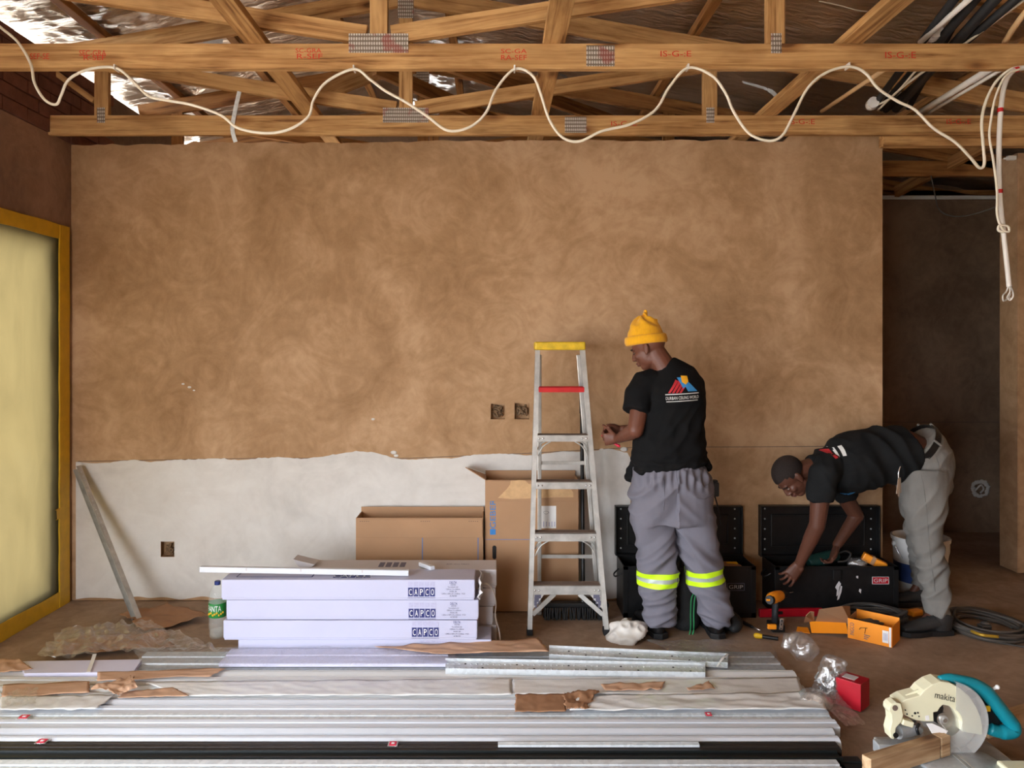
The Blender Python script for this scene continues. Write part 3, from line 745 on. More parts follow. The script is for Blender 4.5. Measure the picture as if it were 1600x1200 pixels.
mb = MB(); mb.tube(spline([P(x, y, 6.0 - i * 0.2) for i, (x, y) in enumerate(((1452, 262), (1460, 300), (1468, 328), (1490, 338), (1520, 335), (1560, 322)))], 6), 0.005, 6)
tag(mb.build('thin_cable', 'cable_grey', smooth=True), 'thin grey cable sagging across the dark passage', 'cable')
def pipe(name, pts, r, m, label, cat='pipe', group=None, seg=10):
    mb = MB(); mb.tube(spline([P(*p) for p in pts], 6) if len(pts) > 2 else [P(*p) for p in pts], r, seg); return tag(mb.build(name, m, smooth=True), label, cat, group)
for k, (a, b, r) in enumerate((((1505, -20, 3.35), (1366, 165, 4.9), 0.021), ((1540, -20, 3.35), (1378, 168, 4.9), 0.024), ((1572, -20, 3.3), (1400, 170, 4.9), 0.026), ((1600, -12, 3.3), (1384, 172, 5.0), 0.02), ((1525, -25, 3.4), (1420, 168, 5.0), 0.018))):
    pipe('insulated_pipe', [a, b], r, 'rubber', ['leftmost black foam insulated pipe of the roof bundle', 'second black foam insulated pipe of the roof bundle', 'thickest black foam insulated pipe of the roof bundle', 'rightmost black foam insulated pipe of the roof bundle', 'low black foam insulated pipe of the roof bundle'][k], 'pipe', 'black insulated pipes in the roof')
pipe('white_pipe', [(1530, -15, 3.3), (1438, 66, 3.9)], 0.014, 'pvc', 'white pipe lying along the black insulated pipes above the nearest truss')
pipe('white_pipe', [(1640, -30, 3.2), (1512, 65, 3.8), (1418, 130, 4.3), (1372, 172, 4.85)], 0.0065, 'white_cable', 'thin white line right of the black insulated pipes')
pipe('white_pipe', [(1440, 100, 3.9), (1395, 150, 4.6), (1362, 168, 4.85)], 0.006, 'white_cable', 'thin white line among the black insulated pipes under the truss')
pipe('beige_pipe', [(1395, 100, 3.9), (1284, 174, 4.84)], 0.012, 'beige_pipe', 'beige pipe left of the black insulated pipes')
pipe('white_pipe', [(1560, 100, 3.85), (1440, 174, 4.84)], 0.018, 'pvc', 'upper of two white pipes slanting to the second truss at the right')
pipe('white_pipe', [(1572, 104, 3.85), (1452, 176, 4.84)], 0.010, 'pvc', 'lower thin white pipe slanting to the second truss at the right')
pipe('beige_conduit', [(1625, -10, 3.4), (1590, 35, 3.5), (1570, 66, 3.72)], 0.013, 'beige_pipe', 'beige conduit bending down at the upper right corner', 'conduit')
for k, (px, py, d) in enumerate(((1460, 52, 3.86), (1363, 162, 4.80))):
    mb = MB(); c = P(px, py, d); ax = (P(1366, 165, 4.9) - P(1505, -20, 3.35)).normalized()
    for e in (-0.022, 0.0, 0.022): mb.tube([c + ax * (e - 0.009), c + ax * (e + 0.009)], 0.034, 14)
    tag(mb.build('tape_binding', 'pvc', smooth='auto'), ['white tape binding round the black pipes above the nearest truss', 'white tape binding round the black pipes by the second truss'][k], 'tape')
mb = MB(); mb.tube(spline([P(x, y, d) for x, y, d in ((1280, 2, 4.0), (1310, 8, 4.05), (1340, 16, 4.1), (1385, 22, 4.2))], 6), 0.003, 6); tag(mb.build('thin_cable', 'white_cable', smooth=True), 'thin white wire under the foil at the upper right', 'cable')
mb = MB()
st = spline([P(374, 143, T2 - 0.01), P(368, 170, T2 - 0.012), P(363, 200, T2 - 0.012), P(368, 222, T2 - 0.005)], 5)
for a, b in zip(st, st[1:]): mb.bar(a, b, 0.003, 0.026, (1, 0, 0))
tag(mb.build('steel_strap', 'galv', bev=0.0006), 'thin metal strap hanging over the second truss chord at the left', 'strap')
mb = MB(); st = spline([P(1160, 128, 5.3), P(1200, 140, 5.2), P(1215, 155, 5.0), P(1216, 175, 4.86)], 5)
for a, b in zip(st, st[1:]): mb.bar(a, b, 0.003, 0.03, (0, 1, 0))
tag(mb.build('steel_strap', 'galv', bev=0.0006), 'bent metal strap under the foil near the right runner', 'strap')
mb = MB(); c = P(1580, 247, 5.64); mb.box(c, (0.06, 0.03, 0.03)); mb.box(c + Vector((-0.04, 0, -0.004)), (0.03, 0.012, 0.012)); tag(mb.build('junction_clip', 'pvc', bev=0.003), 'small white clip on top of the right wall', 'clip')

# ------------------------------------------------------------------ people
def head_shapes(mb, c, up, face, s=1.0):
    """skull, jaw, nose, lips, brow and ears round the head centre c"""
    B = basis(face, up)                                  # local x = face direction, y = left ear, z = crown
    def at(x, y, z): return Vector(c) + B @ Vector((x * s, y * s, z * s))
    mb.ell(at(-0.012, 0, 0.030), (0.100 * s, 0.077 * s, 0.092 * s), B, 24, 16)      # cranium
    mb.ell(at(0.026, 0, -0.030), (0.066 * s, 0.062 * s, 0.088 * s), B, 22, 14)      # face
    mb.ell(at(0.052, 0, -0.092), (0.034 * s, 0.036 * s, 0.028 * s), B, 16, 10)      # chin
    mb.ell(at(0.005, 0, -0.070), (0.058 * s, 0.057 * s, 0.046 * s), B, 16, 10)      # jaw
    mb.ell(at(0.072, 0, 0.020), (0.024 * s, 0.050 * s, 0.014 * s), B, 16, 8)        # brow
    mb.cap(at(0.086, 0, 0.010), at(0.106, 0, -0.030), 0.009 * s, 0.014 * s, 10)     # nose
    for e in (-1, 1):
        mb.ell(at(0.098, e * 0.013, -0.036), (0.011 * s, 0.009 * s, 0.008 * s), B, 10, 6)
        mb.ell(at(0.060, e * 0.043, -0.026), (0.026 * s, 0.018 * s, 0.022 * s), B, 12, 8)   # cheek
        # ear: rim, lobe, and the fold in front
        mb.ell(at(-0.006, e * 0.079, -0.010), (0.018 * s, 0.009 * s, 0.031 * s), B @ Matrix.Rotation(R(-12), 3, 'Y'), 12, 8)
        mb.ell(at(-0.014, e * 0.084, 0.000), (0.012 * s, 0.008 * s, 0.022 * s), B, 10, 6)
        mb.ell(at(0.004, e * 0.078, -0.034), (0.009 * s, 0.007 * s, 0.010 * s), B, 10, 6)
    mb.ell(at(0.090, 0, -0.060), (0.014 * s, 0.024 * s, 0.008 * s), B, 12, 6)       # upper lip
    mb.ell(at(0.087, 0, -0.073), (0.013 * s, 0.021 * s, 0.008 * s), B, 12, 6)       # lower lip
    return B, at
def face_parts(at, B, parent, s=1.0):
    for e in (-1, 1):
        mb = MB(); mb.ell(at(0.079, e * 0.031, -0.002), (0.010 * s, 0.013 * s, 0.0045 * s), B, 12, 8); ey = mb.build('eye', 'eye', parent, smooth=True)
        mb = MB(); mb.ell(at(0.086, e * 0.031, -0.0035), (0.0045 * s, 0.006 * s, 0.0045 * s), B, 10, 6); mb.build('iris', 'hair', ey, smooth=True)
        mb = MB(); mb.tube(spline([at(0.092, e * 0.014, 0.018), at(0.092, e * 0.03, 0.024), at(0.078, e * 0.05, 0.018)], 5), 0.0035 * s, 6); mb.build('eyebrow', 'hair', parent, smooth=True)
    mb = MB(); mb.ell(at(0.096, 0, -0.0605), (0.010 * s, 0.023 * s, 0.006 * s), B, 12, 6); mb.ell(at(0.092, 0, -0.073), (0.010 * s, 0.020 * s, 0.007 * s), B, 12, 6)
    mb.build('lips', 'lip', parent, smooth=True)

def hand_shapes(mb, wrist, fwd, palm, thumb_side, curls, spread=0.16, s=1.0, thumb=None, nails=None):
    """palm with four unequal fingers bent at three knuckles and a thumb leaving the side of the palm.
    fwd: wrist to knuckles; palm: direction the palm faces; thumb_side: towards the thumb"""
    f = Vector(fwd).normalized(); n = Vector(palm); n = (n - f * n.dot(f)).normalized(); t = Vector(thumb_side); t = (t - f * t.dot(f) - n * t.dot(n)).normalized(); w = Vector(wrist)
    mb.loft([(w - f * 0.02 * s, 0.030 * s, 0.021 * s), (w + f * 0.02 * s, 0.034 * s, 0.018 * s), (w + f * 0.055 * s, 0.041 * s, 0.017 * s), (w + f * 0.092 * s, 0.043 * s, 0.014 * s)], t, 16)
    L = [(0.043, 0.026, 0.021), (0.048, 0.030, 0.023), (0.044, 0.028, 0.022), (0.034, 0.021, 0.019)]
    for i in range(4):
        off = (1.5 - i) * 0.0205 * s; base = w + f * (0.088 - abs(i - 1.2) * 0.004) * s + t * off
        d = (f + t * (1.5 - i) * spread).normalized(); p = base; ang = 0; ax = d.cross(n).normalized()
        rr = [0.0098, 0.0090, 0.0082, 0.0074]
        for k in range(3):
            ang += curls[i][k] if isinstance(curls[i], (list, tuple)) else curls[i]
            dd = Quaternion(ax, R(ang)) @ d if (Quaternion(ax, R(10)) @ d).dot(n) > 0 else Quaternion(ax, -R(ang)) @ d
            q = p + dd * L[i][k] * s; mb.cap(p, q, rr[k] * s, rr[k + 1] * s, 10); p = q
        if nails is not None: nails.append((p, dd, n))
    tb = w + f * 0.030 * s + t * 0.030 * s + n * 0.006 * s
    td = (f * 0.62 + t * 0.72 + n * 0.3).normalized() if thumb is None else Vector(thumb).normalized()
    p1 = tb + td * 0.042 * s; d2 = (td + f * 0.55 + n * 0.25).normalized(); p2 = p1 + d2 * 0.032 * s; d3 = (d2 + f * 0.2 + n * 0.2).normalized(); p3 = p2 + d3 * 0.024 * s
    mb.cap(tb - td * 0.02 * s, p1, 0.0165 * s, 0.0125 * s, 10); mb.cap(p1, p2, 0.0115 * s, 0.0105 * s, 10); mb.cap(p2, p3, 0.0105 * s, 0.0085 * s, 10)

def folds(amp, seeds, fx=(6, 6, 16), ridge=True):
    def f(co, n):
        a = 0
        for k, (sx, sy, sz, am) in enumerate(seeds):
            v = noise.noise((co.x * sx + k * 9.1, co.y * sy + k * 3.7, co.z * sz + 0.9 * co.x * sz + k))
            v = (1 - abs(v) * 2.2) if ridge else v
            a += am * v
        return a * amp
    return f
def project(tree, mb2, origin, U, V, D, off=0.002, reach=1.0):
    """lay the flat (u, v) shapes of mb2 on the cloth below along direction D"""
    U = Vector(U); V = Vector(V); D = Vector(D).normalized(); out = []
    for v in mb2.v:
        p = Vector(origin) + U * v.x + V * v.y - D * 0.5 * reach
        h, nn, _, _ = tree.ray_cast(p, D, reach * 1.5)
        if h is None: h = p + D * 0.5 * reach
        out.append(h - D * off)
    mb2.v = out; return mb2
def poly2d(mb, pts, n=6):
    """flat polygon split fine enough to follow cloth"""
    b = bmesh.new(); vs_ = [b.verts.new((x, y, 0)) for x, y in pts]; b.faces.new(vs_)
    bmesh.ops.triangulate(b, faces=b.faces[:]); 
    for _ in range(3): bmesh.ops.subdivide_edges(b, edges=[e for e in b.edges if e.calc_length() > 0.012], cuts=1, use_grid_fill=False); bmesh.ops.triangulate(b, faces=b.faces[:])
    b.verts.index_update(); mb.add([v.co.copy() for v in b.verts], [tuple(v.index for v in f.verts) for f in b.faces]); b.free(); return mb
def logo(person_shirt, parent, c, U, V, D, w):
    """printed back logo: red stripes, blue roof, amber house, white lines and the words"""
    tr = bvh(person_shirt); k = w
    def fin(m_, name, mt, off): project(tr, m_, c, U, V, D, off).build(name, mt, parent)
    m_ = MB()
    for i in range(4):
        x = -0.42 + i * 0.105; poly2d(m_, [((x) * k, 0.02 * k), ((x + 0.065) * k, 0.02 * k), ((x + 0.065 + 0.245 - i * 0.02) * k, (0.36 - i * 0.035) * k), ((x + 0.235 - i * 0.02) * k, (0.40 - i * 0.035) * k)])
    fin(m_, 'red_stripes', 'red_print', 0.0025)
    m_ = MB(); poly2d(m_, [(-0.14 * k, 0.46 * k), (0.06 * k, 0.46 * k), (0.46 * k, 0.06 * k), (0.16 * k, 0.06 * k), (0.09 * k, 0.20 * k), (0.02 * k, 0.14 * k)]); fin(m_, 'blue_roof', 'blue_print', 0.003)
    m_ = MB(); poly2d(m_, [(-0.02 * k, 0.51 * k), (0.17 * k, 0.50 * k), (0.19 * k, 0.34 * k), (0.10 * k, 0.25 * k), (-0.01 * k, 0.33 * k)]); fin(m_, 'amber_house', 'yellow_print', 0.004)
    m_ = MB(); poly2d(m_, [(-0.5 * k, -0.035 * k), (0.5 * k, -0.005 * k), (0.5 * k, 0.02 * k), (-0.5 * k, -0.01 * k)]); poly2d(m_, [(-0.48 * k, -0.235 * k), (0.46 * k, -0.205 * k), (0.46 * k, -0.185 * k), (-0.48 * k, -0.215 * k)])
    fin(m_, 'white_line', 'white_ink', 0.0025)
    m_ = MB(); put_text(m_, 'DURBAN CEILING WORLD', (0, -0.115 * k, 0), (1, 0.03, 0), (0, 1, 0), 0.98 * k, 0.088 * k); fin(m_, 'lettering', 'white_ink', 0.003)

# ---- standing person
D1 = 4.40
def Q(px, py, dy=0.0): return P(px, py, D1 + dy)
pr = thing('person', (Q(1078, 990).x, D1, 0), 'person standing with back turned, yellow beanie, black shirt and grey work trousers', 'person')
up1 = Vector((-0.36, 0.18, 0.90)); face1 = Vector((-0.80, 0.42, -0.42))
hc = Q(1013, 543, 0.03)
body = MB()
B1, at1 = head_shapes(body, hc, up1, face1, 1.0)
body.cap(Q(1040, 578, 0.0), Q(1023, 550, 0.02), 0.070, 0.062, 16)
body.loft([(Q(1045, 800), 0.15, 0.10), (Q(1046, 760), 0.16, 0.105), (Q(1044, 715), 0.15, 0.10), (Q(1048, 650), 0.155, 0.10), (Q(1048, 605), 0.17, 0.09), (Q(1042, 580, 0.01), 0.10, 0.07)], (1, 0, 0), 20)
Ls, Le, Lw = Q(1006, 600, -0.02), Q(993, 672, -0.10), Q(967, 685, 0.10)
body.cap(Ls, Le, 0.058, 0.046, 16); body.cap(Le, Le.lerp(Lw, 0.4), 0.046, 0.043, 14); body.cap(Le.lerp(Lw, 0.35), Lw, 0.043, 0.028, 14)
Rs, Re, Rw = Q(1080, 602, 0.02), Q(1056, 672, 0.22), Q(972, 671, 0.20)
body.cap(Rs, Re, 0.055, 0.045, 16); body.cap(Re, Rw, 0.043, 0.027, 14)
hand_shapes(body, Lw + Vector((-0.004, 0.01, 0)), (-0.80, 0.42, -0.12), (0.35, 0.75, 0.1), (0.1, 0.25, 1), [(52, 70, 42), (55, 72, 44), (58, 74, 46), (62, 76, 48)], 0.05, 0.92)
hand_shapes(body, Rw, (-0.9, 0.05, -0.12), (-0.2, -0.7, -0.5), (0, -0.5, 0.8), [(30, 45, 30), (34, 48, 30), (36, 50, 32), (40, 52, 34)], 0.06, 0.92)
for hip, knee, ank in ((Q(1018, 795), Q(1024, 890, 0.01), Q(1031, 975)), (Q(1078, 795), Q(1098, 890, 0.01), Q(1121, 975))):
    body.cap(hip, knee, 0.075, 0.052, 14); body.cap(knee, ank, 0.05, 0.032, 14); body.cap(ank, Vector((ank.x, ank.y + 0.10, 0.06)), 0.028, 0.022, 10)
b1 = blob('body', body, 0.0048, 'skin', pr, 3); face_parts(at1, B1, pr)
# beanie: turned-up rim and slouched crown with a pinched tip
Bb = basis(Vector((-0.95, 0.25, 0.1)), Vector((-0.12, 0.08, 0.99))); bc = Q(1009, 530, 0.03)
def bp(x, y, z): return bc + Bb @ Vector((x, y, z))
mb = MB(); rim = []
for (r_, z) in ((0.106, -0.030), (0.112, -0.026), (0.116, -0.008), (0.113, 0.014), (0.107, 0.022), (0.100, 0.020)): rim.append((r_, z))
mb.lathe([(r_, z) for r_, z in rim], (0, 0, 0), 40); mb.v = [bp(v.x * 1.06, v.y * 0.93, v.z + 0.06 * v.x * 0.35) for v in mb.v]
mb.build('beanie_rim', 'beanie', pr, smooth=True)
mb = MB(); mb.loft([(bp(0, 0, 0.0), 0.106, 0.098), (bp(-0.001, 0, 0.04), 0.100, 0.093), (bp(-0.006, 0, 0.075), 0.089, 0.082), (bp(-0.012, 0, 0.105), 0.067, 0.060), (bp(-0.018, 0, 0.13), 0.040, 0.032)], Bb @ Vector((1, 0, 0)), 24)
mb.cap(bp(-0.012, 0, 0.115), bp(-0.020, 0.0, 0.158), 0.026, 0.011, 12); mb.cap(bp(-0.05, 0.0, 0.10), bp(-0.072, 0, 0.102), 0.022, 0.013, 10); mb.cap(bp(0.03, 0, 0.11), bp(0.055, 0, 0.100), 0.022, 0.014, 10)
def beanie_f(co, n):
    l = Bb.transposed() @ (co - bc); a = math.atan2(l.y, l.x); k = max(0, min(1, (l.z - 0.045) / 0.06)); return k * 0.007 * math.sin(a * 5 + 3.0 * l.z * 20) - 0.004 * k
blob('beanie_crown', mb, 0.005, 'beanie', pr, 4, beanie_f)
mb = MB(); mb.box(bp(0.083, -0.092, 0.006), (0.004, 0.022, 0.016), Bb @ Matrix.Rotation(R(-48), 3, 'Z')); mb.build('beanie_tag', 'gold', pr)
# shirt
sh = MB()
sh.loft([(Q(1047, 728), 0.212, 0.150), (Q(1045, 712), 0.208, 0.150), (Q(1046, 680), 0.196, 0.146), (Q(1050, 645), 0.186, 0.142), (Q(1051, 618), 0.184, 0.136), (Q(1050, 600), 0.182, 0.122), (Q(1047, 586, 0.005), 0.150, 0.098), (Q(1041, 574, 0.012), 0.092, 0.080), (Q(1037, 568, 0.014), 0.072, 0.070)], (1, 0.12, 0), 28)
sh.loft([(Q(1022, 596), 0.085, 0.078), (Q(1008, 600, -0.015), 0.084, 0.080), (Q(998, 616, -0.04), 0.078, 0.079), (Q(993, 642, -0.07), 0.074, 0.077)], (1, 0, 0.2), 22)
sh.loft([(Q(1070, 594), 0.080, 0.075), (Q(1081, 602, 0.02), 0.078, 0.076), (Q(1080, 622, 0.07), 0.076, 0.075), (Q(1074, 646, 0.14), 0.072, 0.07)], (1, 0, 0), 22)
sh.cap(Q(990, 728, 0.03), Q(985, 744, 0.05), 0.03, 0.02, 10); sh.cap(Q(1096, 716, 0.02), Q(1104, 728, 0.03), 0.03, 0.018, 10)
def shirt_f(co, n):
    w = max(0, min(1, (1.36 - co.z) / 0.25))
    a = 0.012 * (1 - 2.4 * abs(noise.noise((co.x * 7 + co.z * 6, co.y * 5, co.z * 9 - co.x * 5)))) * w + 0.004 * noise.noise((co.x * 14, co.y * 9, co.z * 10))
    a += 0.009 * (1 - 2.4 * abs(noise.noise((co.x * 13 - co.z * 9, co.y * 5 + 4, co.z * 5)))) * max(0, min(1, (1.48 - co.z) / 0.1))
    b = max(0, min(1, (1.10 - co.z) / 0.06)); return a + b * 0.004 * math.sin(co.z * 120)
s1 = blob('shirt', sh, 0.0075, 'shirt', pr, 4, shirt_f)
logo(s1, pr, Q(1058, 613), (1, 0, 0.02), (0, 0, 1), (0, 1, 0), 53 * D1 / F)
# trousers
tr_ = MB()
def rows(lst, dep, ry):
    out = []
    for py, xl, xr in lst:
        c = Q((xl + xr) / 2, py, dep); rx = (xr - xl) / 2 * D1 / F; out.append((c, rx, ry if ry else rx * 0.98))
    return out
tr_.loft(rows([(714, 1000, 1090), (724, 992, 1097), (745, 986, 1106), (770, 984, 1112), (795, 986, 1113), (815, 990, 1112)], 0, 0.148), (1, 0, 0), 28)
tr_.loft(rows([(780, 985, 1047), (805, 987, 1049), (840, 995, 1053), (870, 999, 1057), (900, 1001, 1056), (930, 1004, 1053), (952, 1008, 1052), (971, 1011, 1051)], 0.0, None), (1, 0, 0), 24)
tr_.loft(rows([(780, 1050, 1113), (805, 1051, 1114), (840, 1058, 1117), (870, 1066, 1122), (900, 1075, 1128), (930, 1087, 1135), (955, 1098, 1141), (972, 1105, 1138)], 0.0, None), (1, 0, 0), 24)
hemz = Q(0, 976).z; waz = Q(0, 722).z
def trouser_f(co, n):
    z = co.z; low = max(0, min(1, (0.62 - z) / 0.45)); mid = max(0, min(1, (waz - z) / 0.1))
    side = 1 if co.x > Q(1050, 800).x else -1
    a = 0.017 * (1 - 2.6 * abs(noise.noise((co.x * 6.5 * side + co.z * 4, co.y * 5, co.z * 9 + side * co.x * 7)))) * (0.35 + 0.65 * mid)
    a += 0.012 * (1 - 2.6 * abs(noise.noise((co.x * 4, co.y * 6 + 2, co.z * 20 + side * co.x * 9)))) * low
    g = max(0, 1 - abs(z - (waz - 0.075)) / 0.085); a += g * 0.008 * math.sin(co.x * 150 + 2 * noise.noise((co.x * 9, 0, z * 4)))
    if z > waz - 0.025: a = 0.003 * math.sin(co.x * 260)
    return a
trs = blob('trousers', tr_, 0.0075, 'trousers', pr, 4, trouser_f)
# pocket slits and seams lying on the cloth
tt = bvh(trs)
def on_cloth(pts, D=(0, 1, 0), off=0.0015, back=0.6):
    out = []
    for px, py in pts:
        p = Q(px, py); h, nn, _, _ = tt.ray_cast(p - Vector((0, back, 0)), Vector(D), 2.0); out.append((h if h is not None else p) + Vector((0, -off, 0)))
    return out
for nm, pp in (('back_seam', [(1047, 728), (1049, 755), (1050, 785), (1051, 806)]), ('pocket_edge', [(1076, 770), (1092, 773), (1108, 768)]), ('pocket_edge', [(1107, 748), (1101, 752), (1094, 754)]), ('pocket_edge', [(1008, 742), (1028, 744), (1028, 790)])):
    mb = MB(); mb.tube(on_cloth([(v.x, v.y) for v in spline([(a, b, 0) for a, b in pp], 6)]), 0.0016, 6); mb.build(nm, 'trousers', pr, smooth=True)
# reflective bands round both knees
def band(c0, c1, rx, ry, z0, z1, slant, m, name, off):
    mb = MB(); seg = 36; n = 3; vs_ = []
    for j in range(n + 1):
        t = j / n
        for k in range(seg):
            a = 2 * math.pi * k / seg; d = Vector((math.cos(a), math.sin(a), 0)); z = z0 + (z1 - z0) * t
            o = Vector((c0, c1, z + slant * math.cos(a) * rx))
            h, nn, _, _ = tt.ray_cast(o + d * 0.30, -d, 0.30)
            r_ = (h - o).length if h is not None and (h - o).length < rx * 1.35 else rx
            mb.v.append(o + d * (r_ + off))
    for j in range(n):
        for k in range(seg):
            k2 = (k + 1) % seg; mb.f.append((j * seg + k, j * seg + k2, (j + 1) * seg + k2, (j + 1) * seg + k))
    mb.build(name, m, pr, smooth=True)
for (pxc, py, wpx, sl) in ((1028.5, 901, 54, 0.02), (1100, 897, 54, 0.14)):
    c = Q(pxc, py); hgt = 7 * D1 / F
    band(c.x, c.y, wpx / 2 * D1 / F, 0.1, c.z + 0.4 * hgt, c.z + 1.55 * hgt, sl, 'hivis', 'lime_band', 0.0035)
    band(c.x, c.y, wpx / 2 * D1 / F, 0.1, c.z - 0.5 * hgt, c.z + 0.45 * hgt, sl, 'silver', 'silver_band', 0.0032)
    band(c.x, c.y, wpx / 2 * D1 / F, 0.1, c.z - 1.6 * hgt, c.z - 0.5 * hgt, sl, 'hivis', 'lime_band', 0.0035)
# boots
def boot(parent, heel, fwd, m, s=1.0, shaft=0.13, lace=True):
    f = Vector(fwd).normalized(); sd = f.cross(Vector((0, 0, 1))); h = Vector(heel); h.z = 0
    def b(x, y, z): return h + f * x * s + sd * y * s + Vector((0, 0, z * s))
    mb = MB(); out = [(-0.015, 0), (0.0, 0.034), (0.06, 0.037), (0.12, 0.036), (0.19, 0.049), (0.245, 0.042), (0.275, 0.02), (0.28, 0), (0.275, -0.02), (0.245, -0.042), (0.19, -0.047), (0.12, -0.034), (0.06, -0.037), (0.0, -0.034)]
    n = len(out); mb.add([b(x, y * 1.06, 0.0) for x, y in out] + [b(x, y * 1.06, 0.026) for x, y in out], [tuple(range(n)), tuple(range(n, 2 * n))] + [(i, (i + 1) % n, n + (i + 1) % n, n + i) for i in range(n)])
    so = mb.build('sole', 'rubber', parent, bev=0.004)
    mb = MB(); mb.loft([(b(0.05, 0, 0.02), 0.064, 0.040), (b(0.048, 0, 0.06), 0.066, 0.044), (b(0.040, 0, 0.09), 0.060, 0.048), (b(0.036, 0, 0.095 + shaft * 0.3), 0.058, 0.050), (b(0.034, 0, 0.10 + shaft * 0.45), 0.052, 0.046)], f, 20)
    mb.loft([(b(0.02, 0, 0.05), 0.040, 0.03), (b(0.09, 0, 0.062), 0.042, 0.042), (b(0.15, 0, 0.052), 0.044, 0.034), (b(0.21, 0, 0.042), 0.046, 0.026), (b(0.262, 0, 0.035), 0.032, 0.018)], sd, 18)
    blob('boot_upper', mb, 0.006, m, parent, 4)
    if lace:
        mb = MB()
        for k in range(4):
            x = 0.095 + k * 0.022; z = 0.098 - k * 0.011
            mb.tube(spline([b(x, -0.026, z - 0.012), b(x + 0.006, 0, z + 0.008), b(x, 0.026, z - 0.012)], 5), 0.0028 * s, 6)
        mb.build('laces', 'rubber', parent, smooth=True)
boot(pr, Q(1033, 990, -0.03), (-0.22, 1, 0), 'leather', 1.22, 0.16); boot(pr, Q(1122, 990, -0.03), (0.05, 1, 0), 'leather', 1.22, 0.16)
# tool held by the standing person
mb = MB(); a = Q(941, 681, 0.19); b = Q(967, 697, 0.16); mb.cap(a, a.lerp(b, 0.62), 0.006, 0.006, 12)
hh = thing('hand_tool', a, 'small red handled tool held in the hands of the standing person', 'tool'); mb.build('handle', 'red_tag', hh, smooth=True)
mb = MB(); mb.cap(a.lerp(b, 0.6), b, 0.006, 0.009, 10); mb.build('tip', 'red_tag', hh, smooth=True)
# radio clipped on the hip with its cord
rd = thing('belt_radio', Q(1116, 763, -0.01), 'black clip-on radio at the hip of the standing person with hanging cord', 'radio')
mb = MB(); c = Q(1117, 764, -0.01); mb.box(c, (0.038, 0.05, 0.082)); mb.box(c + Vector((0.0, 0, 0.046)), (0.03, 0.036, 0.014)); mb.build('radio_body', 'black', rd, bev=0.008)
mb = MB(); mb.tube(spline([Q(1117, 776), Q(1121, 790, 0.02), Q(1124, 806, 0.05), Q(1126, 820, 0.06)], 6), 0.004, 6); mb.build('cord', 'rubber', rd, smooth=True)

# ---- bending person
D2 = 4.66
def S(px, py, dy=0.0): return P(px, py, D2 + dy)
pb = thing('person', (S(1465, 960).x, 4.62, 0), 'person bending over an open black trunk, black shirt and faded grey jeans', 'person')
up2 = Vector((-0.80, -0.06, 0.42)); face2 = Vector((-0.50, -0.10, -0.86)); hc2 = S(1236, 744, -0.04)
body = MB(); B2, at2 = head_shapes(body, hc2, up2, face2, 1.0)
body.cap(S(1283, 727), S(1250, 737, -0.03), 0.066, 0.060, 16)
body.loft([(S(1446, 735), 0.12, 0.10), (S(1438, 708), 0.135, 0.105), (S(1418, 704), 0.152, 0.130), (S(1370, 711), 0.15, 0.125), (S(1325, 722), 0.165, 0.12), (S(1292, 728), 0.15, 0.10), (S(1276, 729), 0.09, 0.08)], (0, 1, 0), 20)
n_sh, n_el, n_wr = S(1285, 745, -0.17), S(1277, 820, -0.13), S(1249, 881, 0.02)
body.cap(n_sh, n_el, 0.062, 0.046, 16); body.cap(n_el, n_el.lerp(n_wr, 0.4), 0.047, 0.044, 14); body.cap(n_el.lerp(n_wr, 0.35), n_wr, 0.044, 0.029, 14)
f_sh, f_el, f_wr = S(1302, 745, 0.17), S(1338, 806, 0.20), S(1308, 851, 0.16)
body.cap(f_sh, f_el, 0.060, 0.046, 16); body.cap(f_el, f_wr, 0.045, 0.029, 14)
nl = []
hand_shapes(body, n_wr, (-0.55, -0.02, -0.70), (-0.05, 0.85, -0.30), (0.72, 0.25, -0.5), [(20, 30, 24), (22, 32, 26), (22, 34, 26), (24, 36, 28)], 0.20, 1.0, Vector((-0.15, 0.45, -0.85)), nl)
hand_shapes(body, f_wr, (-0.35, -0.12, -0.85), (-0.75, -0.05, -0.2), (-0.2, -0.9, -0.1), [(24, 42, 30), (26, 44, 30), (28, 46, 32), (30, 48, 34)], 0.10, 0.95)
nh, nk, na = P(1444, 740, 4.61), P(1447, 835, 4.545), P(1465, 950, 4.472)
fh, fk, fa = P(1440, 740, 4.74), P(1438, 830, 4.875), P(1444, 900, 4.965)
for hip, knee, ank in ((nh, nk, na), (fh, fk, fa)):
    body.cap(hip, knee, 0.075, 0.050, 14); body.cap(knee, ank, 0.048, 0.034, 14); body.cap(ank, Vector((ank.x - 0.10, ank.y - 0.01, 0.05)), 0.030, 0.022, 10)
blob('body', body, 0.0048, 'skin2', pb, 3); face_parts(at2, B2, pb)
for p, dd, nn in nl:
    mb = MB(); mb.ell(p + dd * 0.003 - nn * 0.0052, (0.0055, 0.0055, 0.0035), None, 8, 6); mb.build('finger_nail', 'nail', pb, smooth=True)
hr = MB(); hr.ell(at2(-0.012, 0, 0.031), (0.1030, 0.0795, 0.0945), B2, 30, 20)
keep = MB(); Bi = B2.transposed()
idx = []
for f in hr.f:
    c = sum((hr.v[i] for i in f), Vector()) / len(f); l = Bi @ (c - hc2)
    if l.z > 0.062 - 0.0 * l.x and l.x > 0.03 or (l.x <= 0.03 and l.z > -0.012 + max(0, l.x + 0.02) * 1.2): idx.append(f)
keep.v = hr.v; keep.f = idx; keep.build('hair', 'hair', pb, smooth=True)
sh = MB()
def side_rows(lst, ry): return [(S(px, (a + b) / 2), w, (b - a) / 2 * D2 / F) for px, a, b, w in lst]
